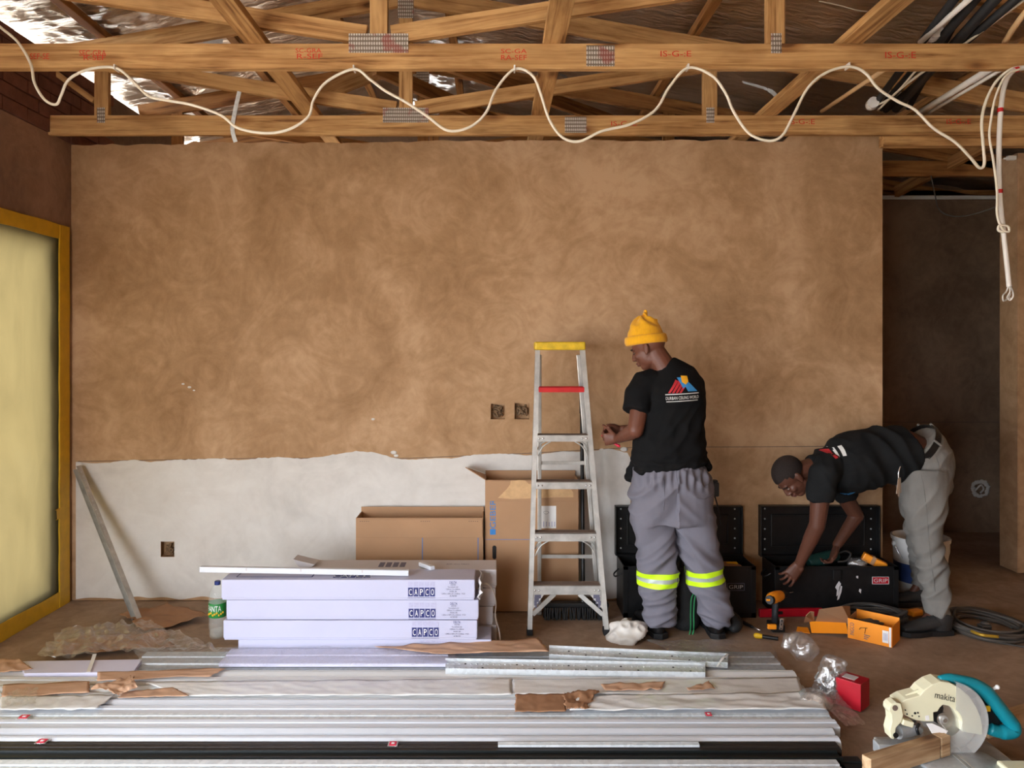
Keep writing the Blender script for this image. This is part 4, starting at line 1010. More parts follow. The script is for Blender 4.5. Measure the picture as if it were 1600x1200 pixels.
sh.loft(side_rows([(1420, 666, 740, 0.172), (1405, 664, 750, 0.178), (1385, 666, 755, 0.180), (1360, 671, 759, 0.184), (1335, 677, 766, 0.192), (1312, 686, 771, 0.198), (1294, 697, 768, 0.184), (1280, 704, 756, 0.14), (1270, 710, 748, 0.095), (1265, 713, 745, 0.078)], 0), (0, 1, 0), 28)
sh.loft([(S(1298, 728, -0.10), 0.085, 0.085), (S(1288, 742, -0.155), 0.080, 0.085), (S(1283, 760, -0.165), 0.075, 0.080), (S(1281, 781, -0.16), 0.069, 0.076)], (1, 0, 0), 22)
sh.loft([(S(1305, 728, 0.10), 0.085, 0.085), (S(1304, 744, 0.155), 0.078, 0.082), (S(1314, 762, 0.18), 0.073, 0.078), (S(1322, 776, 0.19), 0.068, 0.074)], (1, 0, 0), 22)
def shirt2_f(co, n):
    a = 0.014 * (1 - 2.5 * abs(noise.noise((co.x * 9 + co.z * 5, co.y * 4, co.z * 4 + co.x * 2)))) + 0.004 * noise.noise((co.x * 16, co.y * 9, co.z * 9))
    return a
s2 = blob('shirt', sh, 0.0075, 'shirt2', pb, 4, shirt2_f)
tr2 = bvh(s2)
# part of the back print that shows on the near shoulder
for nm, mt, poly in (('red_stripes', 'red_print', [(1279, 703), (1288, 699), (1289, 709), (1284, 710)]), ('white_line', 'white_ink', [(1290, 697), (1293, 696), (1294, 708), (1291, 708.5)]), ('white_line', 'white_ink', [(1297, 694), (1302, 692), (1303, 706), (1298, 707)])):
    m_ = MB(); pp = [S(a, b) for a, b in poly]; o0 = pp[0]
    poly2d(m_, [((p - o0).x, (p - o0).z) for p in pp]); project(tr2, m_, o0, (1, 0, 0), (0, 0, 1), (0, 1, 0), 0.003).build(nm, mt, pb)
m_ = MB(); pp = [S(a, b) for a, b in [(1308, 768), (1314, 764), (1322, 763), (1320, 769), (1312, 771)]]; o0 = pp[0]
poly2d(m_, [((p - o0).x, (p - o0).z) for p in pp]); project(tr2, m_, o0, (1, 0, 0), (0, 0, 1), (0, 1, 0), 0.003).build('chest_print', 'blue_print', pb)
# jeans
jn = MB()
jn.loft([(S(1428, 694), 0.166, 0.146), (S(1435, 702), 0.172, 0.154), (S(1443, 715), 0.178, 0.156), (S(1444, 738), 0.178, 0.150), (S(1443, 765), 0.168, 0.138)], (0, 1, 0), 26)
def legrows(lst): return [(P((xl + xr) / 2, py, d), (xr - xl) / 2 * d / F, (xr - xl) / 2 * d / F * 1.02) for py, xl, xr, d in lst]
jn.loft(legrows([(735, 1406, 1479, 4.60), (765, 1408, 1478, 4.585), (795, 1414, 1475, 4.565), (825, 1422, 1472, 4.55), (855, 1431, 1471, 4.53), (885, 1437, 1476, 4.51), (915, 1443, 1480, 4.49), (945, 1448, 1481, 4.475), (960, 1449, 1480, 4.47)]), (1, 0, 0), 24)
jn.loft(legrows([(735, 1406, 1472, 4.74), (765, 1408, 1468, 4.78), (795, 1411, 1464, 4.82), (825, 1417, 1460, 4.87), (855, 1424, 1459, 4.91), (885, 1428, 1460, 4.95), (905, 1430, 1459, 4.965), (924, 1430, 1459, 4.97)]), (1, 0, 0), 24)
def jeans_f(co, n):
    low = max(0, min(1, (0.75 - co.z) / 0.4))
    return 0.019 * (1 - 2.5 * abs(noise.noise((co.x * 8, co.y * 5, co.z * 11 - co.x * 10)))) * (0.4 + 0.6 * low) + 0.003 * noise.noise((co.x * 13, co.y * 9, co.z * 22))
jo = blob('jeans', jn, 0.0075, 'jeans', pb, 4, jeans_f)
# belt round the waist
mb = MB(); seg = 40; ctr = S(1431, 698); ax = Vector((-0.80, 0, 0.60)); bx = Vector((0, 1, 0)); by = ax.cross(bx).normalized()
for t in (-0.020, 0.020):
    for r_ in (0.0, 0.005):
        for k in range(seg):
            a = 2 * math.pi * k / seg; mb.v.append(ctr + ax * t + bx * math.cos(a) * (0.175 + r_) + by * math.sin(a) * (0.151 + r_))
for i, j in ((0, 1), (1, 3), (3, 2), (2, 0)):
    for k in range(seg): k2 = (k + 1) % seg; mb.f.append((i * seg + k, i * seg + k2, j * seg + k2, j * seg + k))
mb.build('belt', 'leather', pb, smooth='auto')
for k in (200, 262, 300):
    a = R(k); c = ctr + bx * math.cos(a) * 0.182 + by * math.sin(a) * 0.158; mb = MB(); mb.box(c, (0.055, 0.014, 0.012), basis((ctr - c), by).to_3x3() @ Matrix.Rotation(R(90), 3, 'Y') if False else Matrix((ax, (ctr - c).normalized(), ax.cross((ctr - c).normalized()))).transposed()); mb.build('belt_loop', 'jeans', pb, bev=0.003)
tj = bvh(jo)
def on_j(pts):
    out = []
    for px, py in pts:
        h, nn, _, _ = tj.ray_cast(P(px, py, 4.0), P(px, py, 4.0) - P(px, py, 3.0), 2.0); out.append((h if h is not None else P(px, py, 4.5)) + Vector((0, -0.001, 0)))
    return out
for nm, pp in (('side_seam', [(1432, 716), (1441, 750), (1447, 790), (1450, 830), (1455, 880), (1462, 930)]), ('pocket_edge', [(1458, 702), (1464, 718), (1470, 738)]), ('pocket_edge', [(1413, 722), (1424, 722), (1436, 712)])):
    mb = MB(); mb.tube(on_j([(v.x, v.y) for v in spline([(a, b, 0) for a, b in pp], 5)]), 0.0018, 6); mb.build(nm, 'jeans', pb, smooth=True)
boot(pb, P(1484, 985, 4.455), (-1, -0.10, 0), 'leather_g', 1.12, 0.02); boot(pb, P(1459, 935, 4.96), (-1, -0.05, 0), 'leather_g', 1.05, 0.02)
# keys hanging from the belt of the bending person
ky = thing('key_bunch', S(1405, 745, -0.17), 'bunch of metal keys on a clip at the hip of the bending person', 'keys')
mb = MB(); mb.tube(spline([S(1407, 728, -0.18), S(1404, 738, -0.185), S(1404, 748, -0.185)], 5), 0.004, 6); mb.build('clip', 'steel', ky, smooth=True)
for k, (a, b) in enumerate((((1404, 748), (1401, 772)), ((1405, 748), (1404, 776)), ((1406, 746), (1407, 770)))):
    mb = MB(); mb.bar(S(*a, -0.185), S(*b, -0.187 + 0.004 * k), 0.003, 0.010, (1, 0, 0)); mb.build('key', 'steel', ky, bev=0.001)

# ------------------------------------------------------------------ things along the wall
def px_prism(mb, poly, d, thick):
    """outline read at distance d, with real thickness behind it"""
    n = len(poly); f = [P(x, y, d) for x, y in poly]; b = [v + Vector((0, thick, 0)) for v in f]
    mb.add(f + b, [tuple(range(n)), tuple(reversed(range(n, 2 * n)))] + [(i, i + n, (i + 1) % n + n, (i + 1) % n) for i in range(n)]); return mb
# leaning metal stud in the left corner
a, b = G(219, 972, 0.0), P(124, 730, YB - 0.05)
t = thing('metal_stud', a, 'galvanised metal stud leaning into the left corner against the primed wall', 'stud')
mb = MB(); mb.bar(a + Vector((0, 0, 0.01)), b, 0.003, 0.045, (1, -0.6, 0.3)); web = mb.build('stud_web', 'alu', t)
ax = (b - a).normalized(); sd = ax.cross(Vector((1, -0.6, 0.3))).normalized(); uu = sd.cross(ax)
for e in (-1, 1):
    mb = MB(); o = uu * 0.0225 * e + sd * -0.016; mb.bar(a + o + Vector((0, 0, 0.01)), b + o, 0.032, 0.0025, uu); mb.build('stud_flange', 'alu', t)
mb = MB()
for k in range(34):
    c = a.lerp(b, 0.03 + k * 0.028) + uu * 0.0245 - sd * 0.016; mb.ell(c, 0.0042, None, 6, 4)
mb = mb.build('stud_dimples', 'galv_d', t, smooth=True); mb['kind'] = 'stuff'

# cardboard cartons
def open_carton(name, x0, x1, y0, y1, h, label, th=0.006):
    t = thing(name, ((x0 + x1) / 2, (y0 + y1) / 2, 0), label, 'box')
    for nm, a, b in (('front_panel', (x0, y0, 0), (x1, y0 + th, h)), ('back_panel', (x0, y1 - th, 0), (x1, y1, h + 0.03)), ('side_panel', (x0, y0 + th, 0), (x0 + th, y1 - th, h)), ('side_panel', (x1 - th, y0 + th, 0), (x1, y1 - th, h)), ('bottom_panel', (x0 + th, y0 + th, 0.002), (x1 - th, y1 - th, 0.008))):
        mb = MB(); mb.b2(a, b); mb.build(nm, 'card', t, bev=0.0015)
    return t
YC = 4.80
cx0, cx1, ch = P(556, 0, YC).x, P(755, 0, YC).x, 0.595
t = open_carton('open_carton', cx0, cx1, YC, 5.0, ch, 'wide low open cardboard carton behind the stacked white boxes')
zf = P(0, 840, YC).z
mb = MB(); mb.b2((cx0 + 0.002, YC - 0.006, zf), (cx1 - 0.004, YC - 0.001, ch - 0.006)); mb.build('folded_flap', 'card', t, bev=0.002)
mb = MB(); mb.b2((cx0 + 0.004, YC + 0.012, 0.36), (cx1 - 0.004, 4.985, 0.365)); mb.build('inner_flap', 'card_d', t)
for px in (660, 747):
    x = P(px, 0, YC).x; mb = MB(); mb.b2((x - 0.002, YC - 0.0015, 0.02), (x + 0.002, YC + 0.001, zf)); mb.build('blue_line', 'blue_ink', t)
for px in (570, 665, 740):
    x = P(px, 0, YC).x; mb = MB()
    for k in range(5): mb.b2((x - 0.03 + k * 0.013, YC - 0.0075, ch - 0.022), (x - 0.024 + k * 0.013, YC - 0.005, ch - 0.018))
    put = mb.build('crease_marks', 'mortar', t); put['kind'] = 'stuff'
YC2 = 4.83
gx0, gx1, gh = P(758, 0, YC2).x, P(904, 0, YC2).x, P(0, 750, YC2).z
t = open_carton('tall_carton', gx0, gx1, YC2, 5.03, gh, 'tall open cardboard carton with blue lettering behind the ladder')
zf = P(0, 783, YC2).z
mb = MB(); mb.b2((gx0 + 0.003, YC2 - 0.007, zf), (gx1 - 0.002, YC2 - 0.0015, gh - 0.004)); mb.build('folded_flap', 'card', t, bev=0.002)
mb = MB(); pl = [(778, 778), (786, 770), (792, 764), (797, 757), (798, 751), (804, 751), (812, 750), (821, 751), (826, 756), (862, 760), (892, 764), (896, 770), (896, 777), (870, 777), (800, 780)]
px_prism(mb, pl, YC2 - 0.0095, 0.002); mb.build('torn_patch', 'card_torn', t)
# side flap standing out to the left
mb = MB(); a = Vector((gx0, YC2 + 0.0, gh)); mb.add([a, a + Vector((0, 0.19, 0.0)), P(727, 731, YC2 + 0.19), P(727, 731, YC2), a + Vector((0, 0, 0.006)), a + Vector((0, 0.19, 0.006)), P(727, 729.5, YC2 + 0.19), P(727, 729.5, YC2)], [(0, 1, 2, 3), (4, 7, 6, 5), (0, 3, 7, 4), (1, 5, 6, 2), (2, 6, 7, 3), (0, 4, 5, 1)])
mb.build('side_flap', 'card', t)
mb = MB(); mb.b2((gx0 + 0.004, YC2 + 0.01, 0.68), (gx1 - 0.004, 5.02, 0.685)); mb.build('inner_flap', 'card_d', t)
zl = P(0, 843, YC2).z; mb = MB(); mb.b2((gx0, YC2 - 0.0012, zl - 0.001), (gx1, YC2 + 0.001, zl + 0.0015)); mb.build('blue_line', 'blue_ink', t)
c = P(770, 805, YC2 - 0.0015); mb = MB(); put_text(mb, 'GEBERIT', c + Vector((0, 0, 0.035)), (0, 0, 1), (-1, 0, 0), 0.235, 0.036); mb.build('blue_lettering', 'blue_ink', t)
mb = MB(); q = P(770, 831, YC2 - 0.001); mb.box(q, (0.036, 0.001, 0.036)); mb.build('blue_square', 'blue_ink', t)
mb = MB(); q = P(772.5, 863, YC2 - 0.001); hs = [(math.cos(R(a)) * 0.013, (0.03 if 0 <= a <= 180 else -0.03) + math.sin(R(a)) * 0.013) for a in range(0, 360, 20)]
mb.add([q + Vector((u, 0, v)) for u, v in hs], [tuple(range(len(hs)))]); mb.build('hand_hole', 'black', t)
lb = P(857, 808, YC2 - 0.002); mb = MB(); mb.box(lb, (24 * YC2 / F, 0.001, 35 * YC2 / F)); lo = mb.build('paper_label', 'paper', t)
mb = MB(); q = P(853, 801, YC2 - 0.0032)
mb.tube(spline([q + Vector((math.cos(k * 0.9) * 0.016 * (1 + 0.3 * math.sin(k)), 0, math.sin(k * 0.9) * 0.009)) for k in range(9)], 4), 0.0008, 5); mb.build('label_drawing', 'grey_ink', lo)
mb = MB()
for k in range(5): mb.box(P(849.5 + k * 4.3, 819, YC2 - 0.003), (0.005, 0.0006, 0.034 - 0.004 * (k % 3)))
o = mb.build('label_text', 'lilac_ink', lo); o['kind'] = 'stuff'

# broom leaning on the wall behind the ladder
t = thing('broom', P(905, 960, 4.72), 'black broom with long black handle standing between ladder and carton', 'broom')
hz = P(909, 615, 5.02); hb = P(911, 938, 4.76)
mb = MB(); mb.tube([hb, hz], 0.0125, 12); mb.build('handle', 'black', t, smooth='auto')
mb = MB(); mb.tube([hz - (hz - hb).normalized() * 0.13, hz + (hz - hb).normalized() * 0.004], 0.0155, 12); mb.build('grip', 'rubber', t, smooth='auto')
mb = MB(); mb.tube([hb - Vector((0, 0, 0.03)), hb + Vector((0, 0, 0.03))], 0.016, 10); mb.build('ferrule', 'steel', t, smooth='auto')
c = P(900, 955, 4.71); c.z = 0.085; mb = MB(); mb.box(c, (0.40, 0.06, 0.035)); mb.build('brush_head', 'black', t, bev=0.012)
mb = MB()
for i in range(26):
    for j in range(4):
        x = c.x - 0.19 + i * 0.0152; y = c.y - 0.022 + j * 0.015; mb.bar((x, y, 0.075), (x + random.uniform(-.008, .008), y + (j - 1.5) * 0.008, 0.0), 0.008, 0.008, (1, 0, 0))
o = mb.build('bristles', 'black', t); o['kind'] = 'stuff'

# step ladder
YFT, YTP, YRR = 4.42, 4.62, 4.78; LZ = 1.655
lad = thing('step_ladder', (P(887, 990, YFT).x, 4.6, 0), 'aluminium step ladder with yellow top and one red step beside the standing person', 'ladder')
fl, fr = P(828, 990, YFT), P(948, 990, YFT); fl.z = fr.z = 0.0
tl, tr2_ = P(840.5, 545, YTP), P(910.5, 545, YTP); tl.z = tr2_.z = LZ
def rail_at(z, s): return (fl.lerp(tl, z / LZ) if s < 0 else fr.lerp(tr2_, z / LZ))
def chan(p, q, name, w=0.052, dpt=0.026, par=lad, m='alu'):
    """C-shaped rail: web and two lips"""
    mb = MB(); mb.bar(p, q, dpt, 0.004, (1, 0, 0)); n_ = (Vector(q) - Vector(p)).normalized(); 
    mb = MB(); mb.bar(p, q, 0.004, w, (0, 1, 0)); o = mb.build(name, m, par, bev=0.001)
    return o
for s_ in (-1, 1):
    p, q = (fl, tl) if s_ < 0 else (fr, tr2_)
    mb = MB(); mb.bar(p + Vector((0, 0, 0.03)), q, 0.026, 0.004, (0, 1, 0)); 
    mb.bar(p + Vector((s_ * 0.012, 0.028, 0.03)), q + Vector((s_ * 0.012, 0.028, 0)), 0.004, 0.056, (0, 1, 0))
    mb.bar(p + Vector((0, 0.056, 0.03)), q + Vector((0, 0.056, 0)), 0.026, 0.004, (0, 1, 0)); mb.build('front_rail', 'alu', lad)
    mb = MB(); mb.box(p + Vector((0, 0.028, 0.018)), (0.034, 0.066, 0.036)); mb.build('rubber_foot', 'rubber', lad, bev=0.004)
    xr = 0.02 if s_ < 0 else 0.035
    rt = q + Vector((s_ * -0.016, 0.10, -0.04)); rb = Vector((p.x + (0.075 if s_ < 0 else 0.0), YRR, 0.0))
    mb = MB(); mb.bar(rb + Vector((0, 0, 0.03)), rt, 0.024, 0.022, (0, 1, 0)); mb.build('rear_rail', 'alu', lad, bev=0.003)
    mb = MB(); mb.box(rb + Vector((0, 0, 0.018)), (0.03, 0.03, 0.036)); mb.build('rubber_foot', 'alu', lad, bev=0.003)
mb = MB()
for z in (0.372, 0.97):
    k = z / LZ; a = Vector((fl.x + 0.075, YRR, 0.0)).lerp(tl + Vector((0.016, 0.10, -.04)), k); b = Vector((fr.x, YRR, 0.0)).lerp(tr2_ + Vector((-0.016, .10, -.04)), k)
    mb = MB(); mb.bar(a, b, 0.006, 0.022); mb.build('rear_brace', 'alu', lad)
cap_c = P(875.5, 540, YTP - 0.02)
mb = MB(); zt0 = P(0, 547, YTP - 0.02).z; zt1 = P(0, 534, YTP - 0.02).z
x0, x1 = P(836, 0, YTP - .02).x, P(915, 0, YTP - .02).x
mb.b2((x0, YTP - 0.02, zt0), (x1, YTP + 0.14, zt1)); mb.build('top_cap', 'yellow_cap', lad, bev=0.008)
for i, py in enumerate((605, 680, 753, 833, 915)):
    z = EYE - (py - CY) * 4.5 / F
    for _ in range(4): z = EYE - (py - CY) * (YFT + (YTP - YFT) * z / LZ) / F
    l, r = rail_at(z, -1), rail_at(z, 1); hgt = (0.030, 0.038, 0.042, 0.048, 0.052)[i]; m_ = 'red' if i == 0 else 'alu'
    mb = MB(); mb.b2((l.x + 0.010, l.y - 0.006, z - hgt), (r.x - 0.010, l.y - 0.001, z)); mb.b2((l.x + 0.010, l.y - 0.006, z - 0.005), (r.x - 0.010, l.y + 0.085, z)); mb.b2((l.x + 0.010, l.y + 0.080, z - hgt * 0.7), (r.x - 0.010, l.y + 0.085, z))
    st = mb.build('step', m_, lad, bev=0.0015)
    mb = MB()
    for k in range(6): mb.b2((l.x + 0.014, l.y + 0.006 + k * 0.013, z), (r.x - 0.014, l.y + 0.012 + k * 0.013, z + 0.0025))
    o = mb.build('tread_ribs', 'mortar' if i else 'red', st); o['kind'] = 'stuff'
    if i:
        for xx in (l.x + 0.022, l.x + 0.045, r.x - 0.045, r.x - 0.022):
            mb = MB(); mb.ell((xx, l.y - 0.007, z - hgt * 0.5), (0.006, 0.004, 0.006), None, 8, 6); mb.build('rivet', 'steel', st, smooth=True)
    if i in (1, 3):    # curved stays under the step
        for s_, e in ((1, l), (-1, r)):
            mb = MB(); mb.tube(spline([Vector((e.x + s_ * 0.09, e.y + 0.004, z - hgt)), Vector((e.x + s_ * 0.045, e.y + 0.004, z - hgt - 0.03)), Vector((e.x + s_ * 0.014, e.y + 0.0, z - hgt - 0.085))], 6), 0.0045, 6); mb.build('step_stay', 'alu', lad, smooth=True)
            mb = MB(); mb.tube(spline([Vector((e.x + s_ * 0.06, e.y + 0.02, z - hgt)), Vector((e.x + s_ * 0.03, e.y + 0.02, z - hgt - 0.018)), Vector((e.x + s_ * 0.014, e.y + 0.02, z - hgt - 0.05))], 6), 0.0045, 6); mb.build('step_stay', 'alu', lad, smooth=True)
    if i == 4:
        for s_, e in ((1, l), (-1, r)):
            lo_ = rail_at(0.10, -s_); e2 = rail_at(0.115, -s_)
            mb = MB(); mb.bar(Vector((e.x + s_ * 0.135, e.y + 0.004, z - hgt + 0.003)), Vector((e2.x + s_ * 0.012, e2.y + 0.004, e2.z)), 0.006, 0.026, (0, 0, 1)); mb.build('corner_brace', 'alu', lad)
            mb = MB(); g = [Vector((e.x + s_ * 0.010, e.y, z - hgt)), Vector((e.x + s_ * 0.075, e.y, z - hgt)), Vector((e2.x + s_ * 0.012, e2.y, e2.z + 0.03))]
            mb.add(g + [v + Vector((0, 0.003, 0)) for v in g], [(0, 1, 2), (5, 4, 3), (0, 3, 4, 1), (1, 4, 5, 2), (2, 5, 3, 0)]); gp = mb.build('gusset_plate', 'alu', lad)
            for k in range(3):
                q = g[0].lerp(g[2], 0.16 + k * 0.24) + Vector((s_ * (0.028 - k * 0.006), -0.0015, 0)); mb = MB(); mb.box(q, (0.036 - k * 0.010, 0.001, 0.040)); mb.build('warning_sticker', 'grey_ink', gp)

# ------------------------------------------------------------------ black steel trunks
def trunk(x0, x1, y0, y1, h, lid_h, label, stamp, stamp_px, frame_m):
    t = thing('tool_chest', ((x0 + x1) / 2, (y0 + y1) / 2, 0), label, 'trunk'); th = 0.008
    for nm, a, b in (('front_panel', (x0, y0, 0.0), (x1, y0 + th, h)), ('back_panel', (x0, y1 - th, 0.0), (x1, y1, h)), ('side_panel', (x0, y0 + th, 0.0), (x0 + th, y1 - th, h)), ('side_panel', (x1 - th, y0 + th, 0.0), (x1, y1 - th, h)), ('inner_tray', (x0 + th, y0 + th, h - 0.075), (x1 - th, y1 - th, h - 0.07)), ('base_panel', (x0 + th, y0 + th, 0.004), (x1 - th, y1 - th, 0.012))):
        mb = MB(); mb.b2(a, b); mb.build(nm, 'trunk', t, bev=0.002)
    mb = MB()
    for a, b in (((x0, y0 - 0.003, h - 0.022), (x1, y0, h)), ((x0, y0 - 0.003, 0), (x1, y0, 0.03)), ((x0, y0 - 0.003, 0), (x0 + 0.03, y0, h)), ((x1 - 0.03, y0 - 0.003, 0), (x1, y0, h))): mb.b2(a, b)
    mb.build('edge_trim', 'trunk', t, bev=0.001)
    # open lid, its inside facing the room
    ly = y1 + 0.004; z0, z1 = h - 0.005, h + lid_h
    lid = MB(); lid.b2((x0 - 0.006, ly + 0.045, z0), (x1 + 0.006, ly + 0.052, z1)); lo = lid.build('lid', 'trunk', t, bev=0.002)
    mb = MB()
    for a, b in (((x0 - 0.006, ly, z1 - 0.008), (x1 + 0.006, ly + 0.045, z1)), ((x0 - 0.006, ly, z0), (x0 + 0.002, ly + 0.045, z1)), ((x1 - 0.002, ly, z0), (x1 + 0.006, ly + 0.045, z1)), ((x0 - 0.006, ly, z0), (x1 + 0.006, ly + 0.045, z0 + 0.008))): mb.b2(a, b)
    mb.build('lid_rim', 'trunk', lo, bev=0.002)
    mb = MB(); q = 0.075
    for a, b in (((x0 + q, ly + 0.036, z0 + 0.06), (x1 - q, ly + 0.045, z0 + 0.068)), ((x0 + q, ly + 0.036, z1 - 0.068), (x1 - q, ly + 0.045, z1 - 0.06)), ((x0 + q, ly + 0.036, z0 + 0.06), (x0 + q + 0.008, ly + 0.045, z1 - 0.06)), ((x1 - q - 0.008, ly + 0.036, z0 + 0.06), (x1 - q, ly + 0.045, z1 - 0.06))): mb.b2(a, b)
    mb.build('lid_panel', 'trunk', lo, bev=0.002)
    for k in range(5):
        for x in (x0 + 0.035, x1 - 0.035):
            mb = MB(); mb.ell((x, ly + 0.043, z0 + 0.04 + k * (lid_h - 0.06) / 4), (0.006, 0.004, 0.006), None, 8, 6); mb.build('rivet', 'galv_d', lo, smooth=True)
    # hasp
    xm = (x0 + x1) / 2
    mb = MB(); mb.box((xm, y0 - 0.006, h - 0.05), (0.05, 0.006, 0.06)); mb.build('hasp', 'trunk', t, bev=0.002)
    # carrying loop on the left side
    mb = MB(); mb.tube(spline([Vector((x0 - 0.002, y0 + 0.06, h - 0.06)), Vector((x0 - 0.035, y0 + 0.08, h - 0.085)), Vector((x0 - 0.035, y0 + 0.14, h - 0.085)), Vector((x0 - 0.002, y0 + 0.16, h - 0.06))], 6), 0.005, 6); mb.build('side_handle', 'black', t, smooth=True)
    c = P(*stamp_px, y0 - 0.005); mb = MB(); w, hh_ = 0.105, 0.046
    for a, b in (((-w / 2, hh_ / 2 - .003), (w / 2, hh_ / 2)), ((-w / 2, -hh_ / 2), (w / 2, -hh_ / 2 + .003)), ((-w / 2, -hh_ / 2), (-w / 2 + .003, hh_ / 2)), ((w / 2 - .003, -hh_ / 2), (w / 2, hh_ / 2))): mb.b2((c.x + a[0], c.y - .001, c.z + a[1]), (c.x + b[0], c.y + .002, c.z + b[1]))
    bd = mb.build('maker_badge', frame_m[0], t); mb = MB(); mb.box(c + Vector((0, 0.001, 0)), (w - .006, 0.001, hh_ - .006)); mb.build('badge_field', frame_m[2], bd)
    mb = MB(); put_text(mb, stamp, c + Vector((0, -0.0012, 0)), (1, 0, 0), (0, 0, 1), w * 0.82, hh_ * 0.5); mb.build('badge_lettering', frame_m[1], bd)
    return t
trunk(0.79, 1.605, 4.72, 4.975, 0.315, 0.315, 'open black steel trunk behind the legs of the standing person', 'GRIP', (1150, 917), ('grey_ink', 'carton_grey', 'black'))
TK2 = trunk(1.735, 2.50, 4.755, 4.985, 0.305, 0.325, 'open black steel trunk the bending person reaches into', 'GRIP', (1376, 907), ('carton_grey', 'carton_grey', 'red_card'))
# white paint scuffs on the front of the right trunk
for k, pl in enumerate(([(1307, 914), (1311, 908), (1314, 912), (1312, 922), (1309, 930), (1307, 932), (1308, 922), (1305, 918)], [(1312, 915), (1316, 916), (1315, 924), (1311, 936), (1308, 938), (1310, 928)], [(1338, 900), (1341, 900), (1341, 904), (1338, 903)], [(1343, 920), (1346, 921), (1345, 927), (1342, 924)])):
    mb = MB(); px_prism(mb, pl, 4.7535, 0.0015); mb.build('paint_scuff', 'carton_grey', TK2)
# tools inside the right trunk
t = thing('angle_grinder', P(1285, 872, 4.86), 'dark green power tool under the far hand of the bending person', 'power tool')
mb = MB(); a, b = P(1263, 880, 4.84), P(1308, 866, 4.88); mb.loft([(a, 0.030, 0.030), (a.lerp(b, 0.2), 0.043, 0.043), (a.lerp(b, 0.55), 0.042, 0.042), (b, 0.034, 0.034)], (0, 1, 0), 18); mb.build('tool_body', 'green_dk', t, smooth='auto', bev=0.006)
mb = MB(); mb.tube(spline([b, b + Vector((0.05, 0.0, 0.02)), b + Vector((0.09, 0.01, 0.0)), b + Vector((0.06, 0.0, -0.04)), b + Vector((0.0, -0.01, -0.045))], 6), 0.006, 8); mb.build('power_cord', 'cable_dark', t, smooth=True)
mb = MB(); mb.box(a.lerp(b, 0.5) + Vector((0, -0.043, -0.012)), (0.03, 0.003, 0.012)); mb.build('tool_label', 'paper', t)
t = thing('orange_tool_pack', P(1362, 876, 4.86), 'orange packed tool lying in the right end of the trunk', 'tool pack')
a, b = P(1348, 868, 4.88), P(1384, 886, 4.84); mb = MB(); mb.bar(a, b, 0.05, 0.05); mb.build('pack', 'orange_p', t, bev=0.006); mb = MB(); mb.bar(a.lerp(b, .35) + Vector((0, -.003, .003)), a.lerp(b, .5) + Vector((0, -.003, .003)), 0.052, 0.052); mb.build('pack_band', 'card_d', t)
mb = MB(); c = P(1340, 880, 4.85); mb.ell(c, (0.06, 0.05, 0.032), None, 22, 12)
for v in mb.v: v += Vector((1, 1, 1)) * 0.014 * noise.noise(v * 40)
tag(mb.build('clear_bag', 'film', smooth=True), 'small clear plastic bag in the right trunk beside the orange pack', 'bag')
t = thing('tool_pouch', (1.42, 4.85, 0.26), 'yellow and red pouch lying in the left trunk', 'pouch')
mb = MB(); mb.ell((1.47, 4.84, 0.275), (0.09, 0.06, 0.035), None, 20, 12); mb.build('pouch_body', 'kraft_d', t, smooth=True); mb = MB(); mb.box((1.49, 4.83, 0.305), (0.07, 0.03, 0.012)); mb.build('pouch_flap', 'yellow_p', t, bev=0.004)

# backpack between the legs of the standing person
t = thing('tool_bag', P(1077, 1000, 4.46), 'black nylon bag with green zip between the boots of the standing person', 'bag')
bx = P(1075, 0, 4.50).x
mb = MB(); mb.loft([((bx, 4.59, 0.0), 0.080, 0.10), ((bx, 4.59, 0.04), 0.092, 0.115), ((bx, 4.59, 0.16), 0.094, 0.115), ((bx, 4.59, 0.28), 0.086, 0.105), ((bx, 4.60, 0.35), 0.058, 0.085), ((bx, 4.60, 0.37), 0.025, 0.05)], (1, 0, 0), 24)
bag = blob('bag_shell', mb, 0.008, 'fabric', t, 5, lambda co, n: 0.006 * noise.noise(co * 14)); tb = bvh(bag)
def on_bag(pts, off=0.002):
    out = []
    for px, py in pts:
        o = P(px, py, 4.0); h, nn, _, _ = tb.ray_cast(o, (o - Vector((0, 0, EYE))).normalized(), 2.0); out.append((h if h is not None else P(px, py, 4.45)) + Vector((0, -off, 0)))
    return out
for dx, w in ((0, 0.0042), (5, 0.0042)):
    mb = MB(); mb.tube(on_bag([(v.x, v.y) for v in spline([(1090 + dx * 0.5, 922, 0), (1081 + dx, 932, 0), (1079 + dx, 955, 0), (1079 + dx, 980, 0), (1077 + dx, 993, 0)], 5)]), w, 6); mb.build('zip_piping', 'green', t, smooth=True)
mb = MB(); mb.tube(spline([Vector((bx - .03, 4.56, .36)), Vector((bx - .02, 4.55, .41)), Vector((bx + .02, 4.55, .41)), Vector((bx + .03, 4.56, .36))], 6), 0.009, 8); mb.build('carry_handle', 'fabric', t, smooth=True)
mb = MB(); c = P(1143, 985, 4.50); c.z = 0.055; mb.ell(c, (0.055, 0.10, 0.06), None, 20, 12)
for v in mb.v: v += Vector((1, 1, 0.6)) * 0.018 * noise.noise(v * 16)
tag(mb.build('cloth_heap', 'fabric', smooth=True), 'black cloth heap beside the right boot of the standing person', 'cloth')

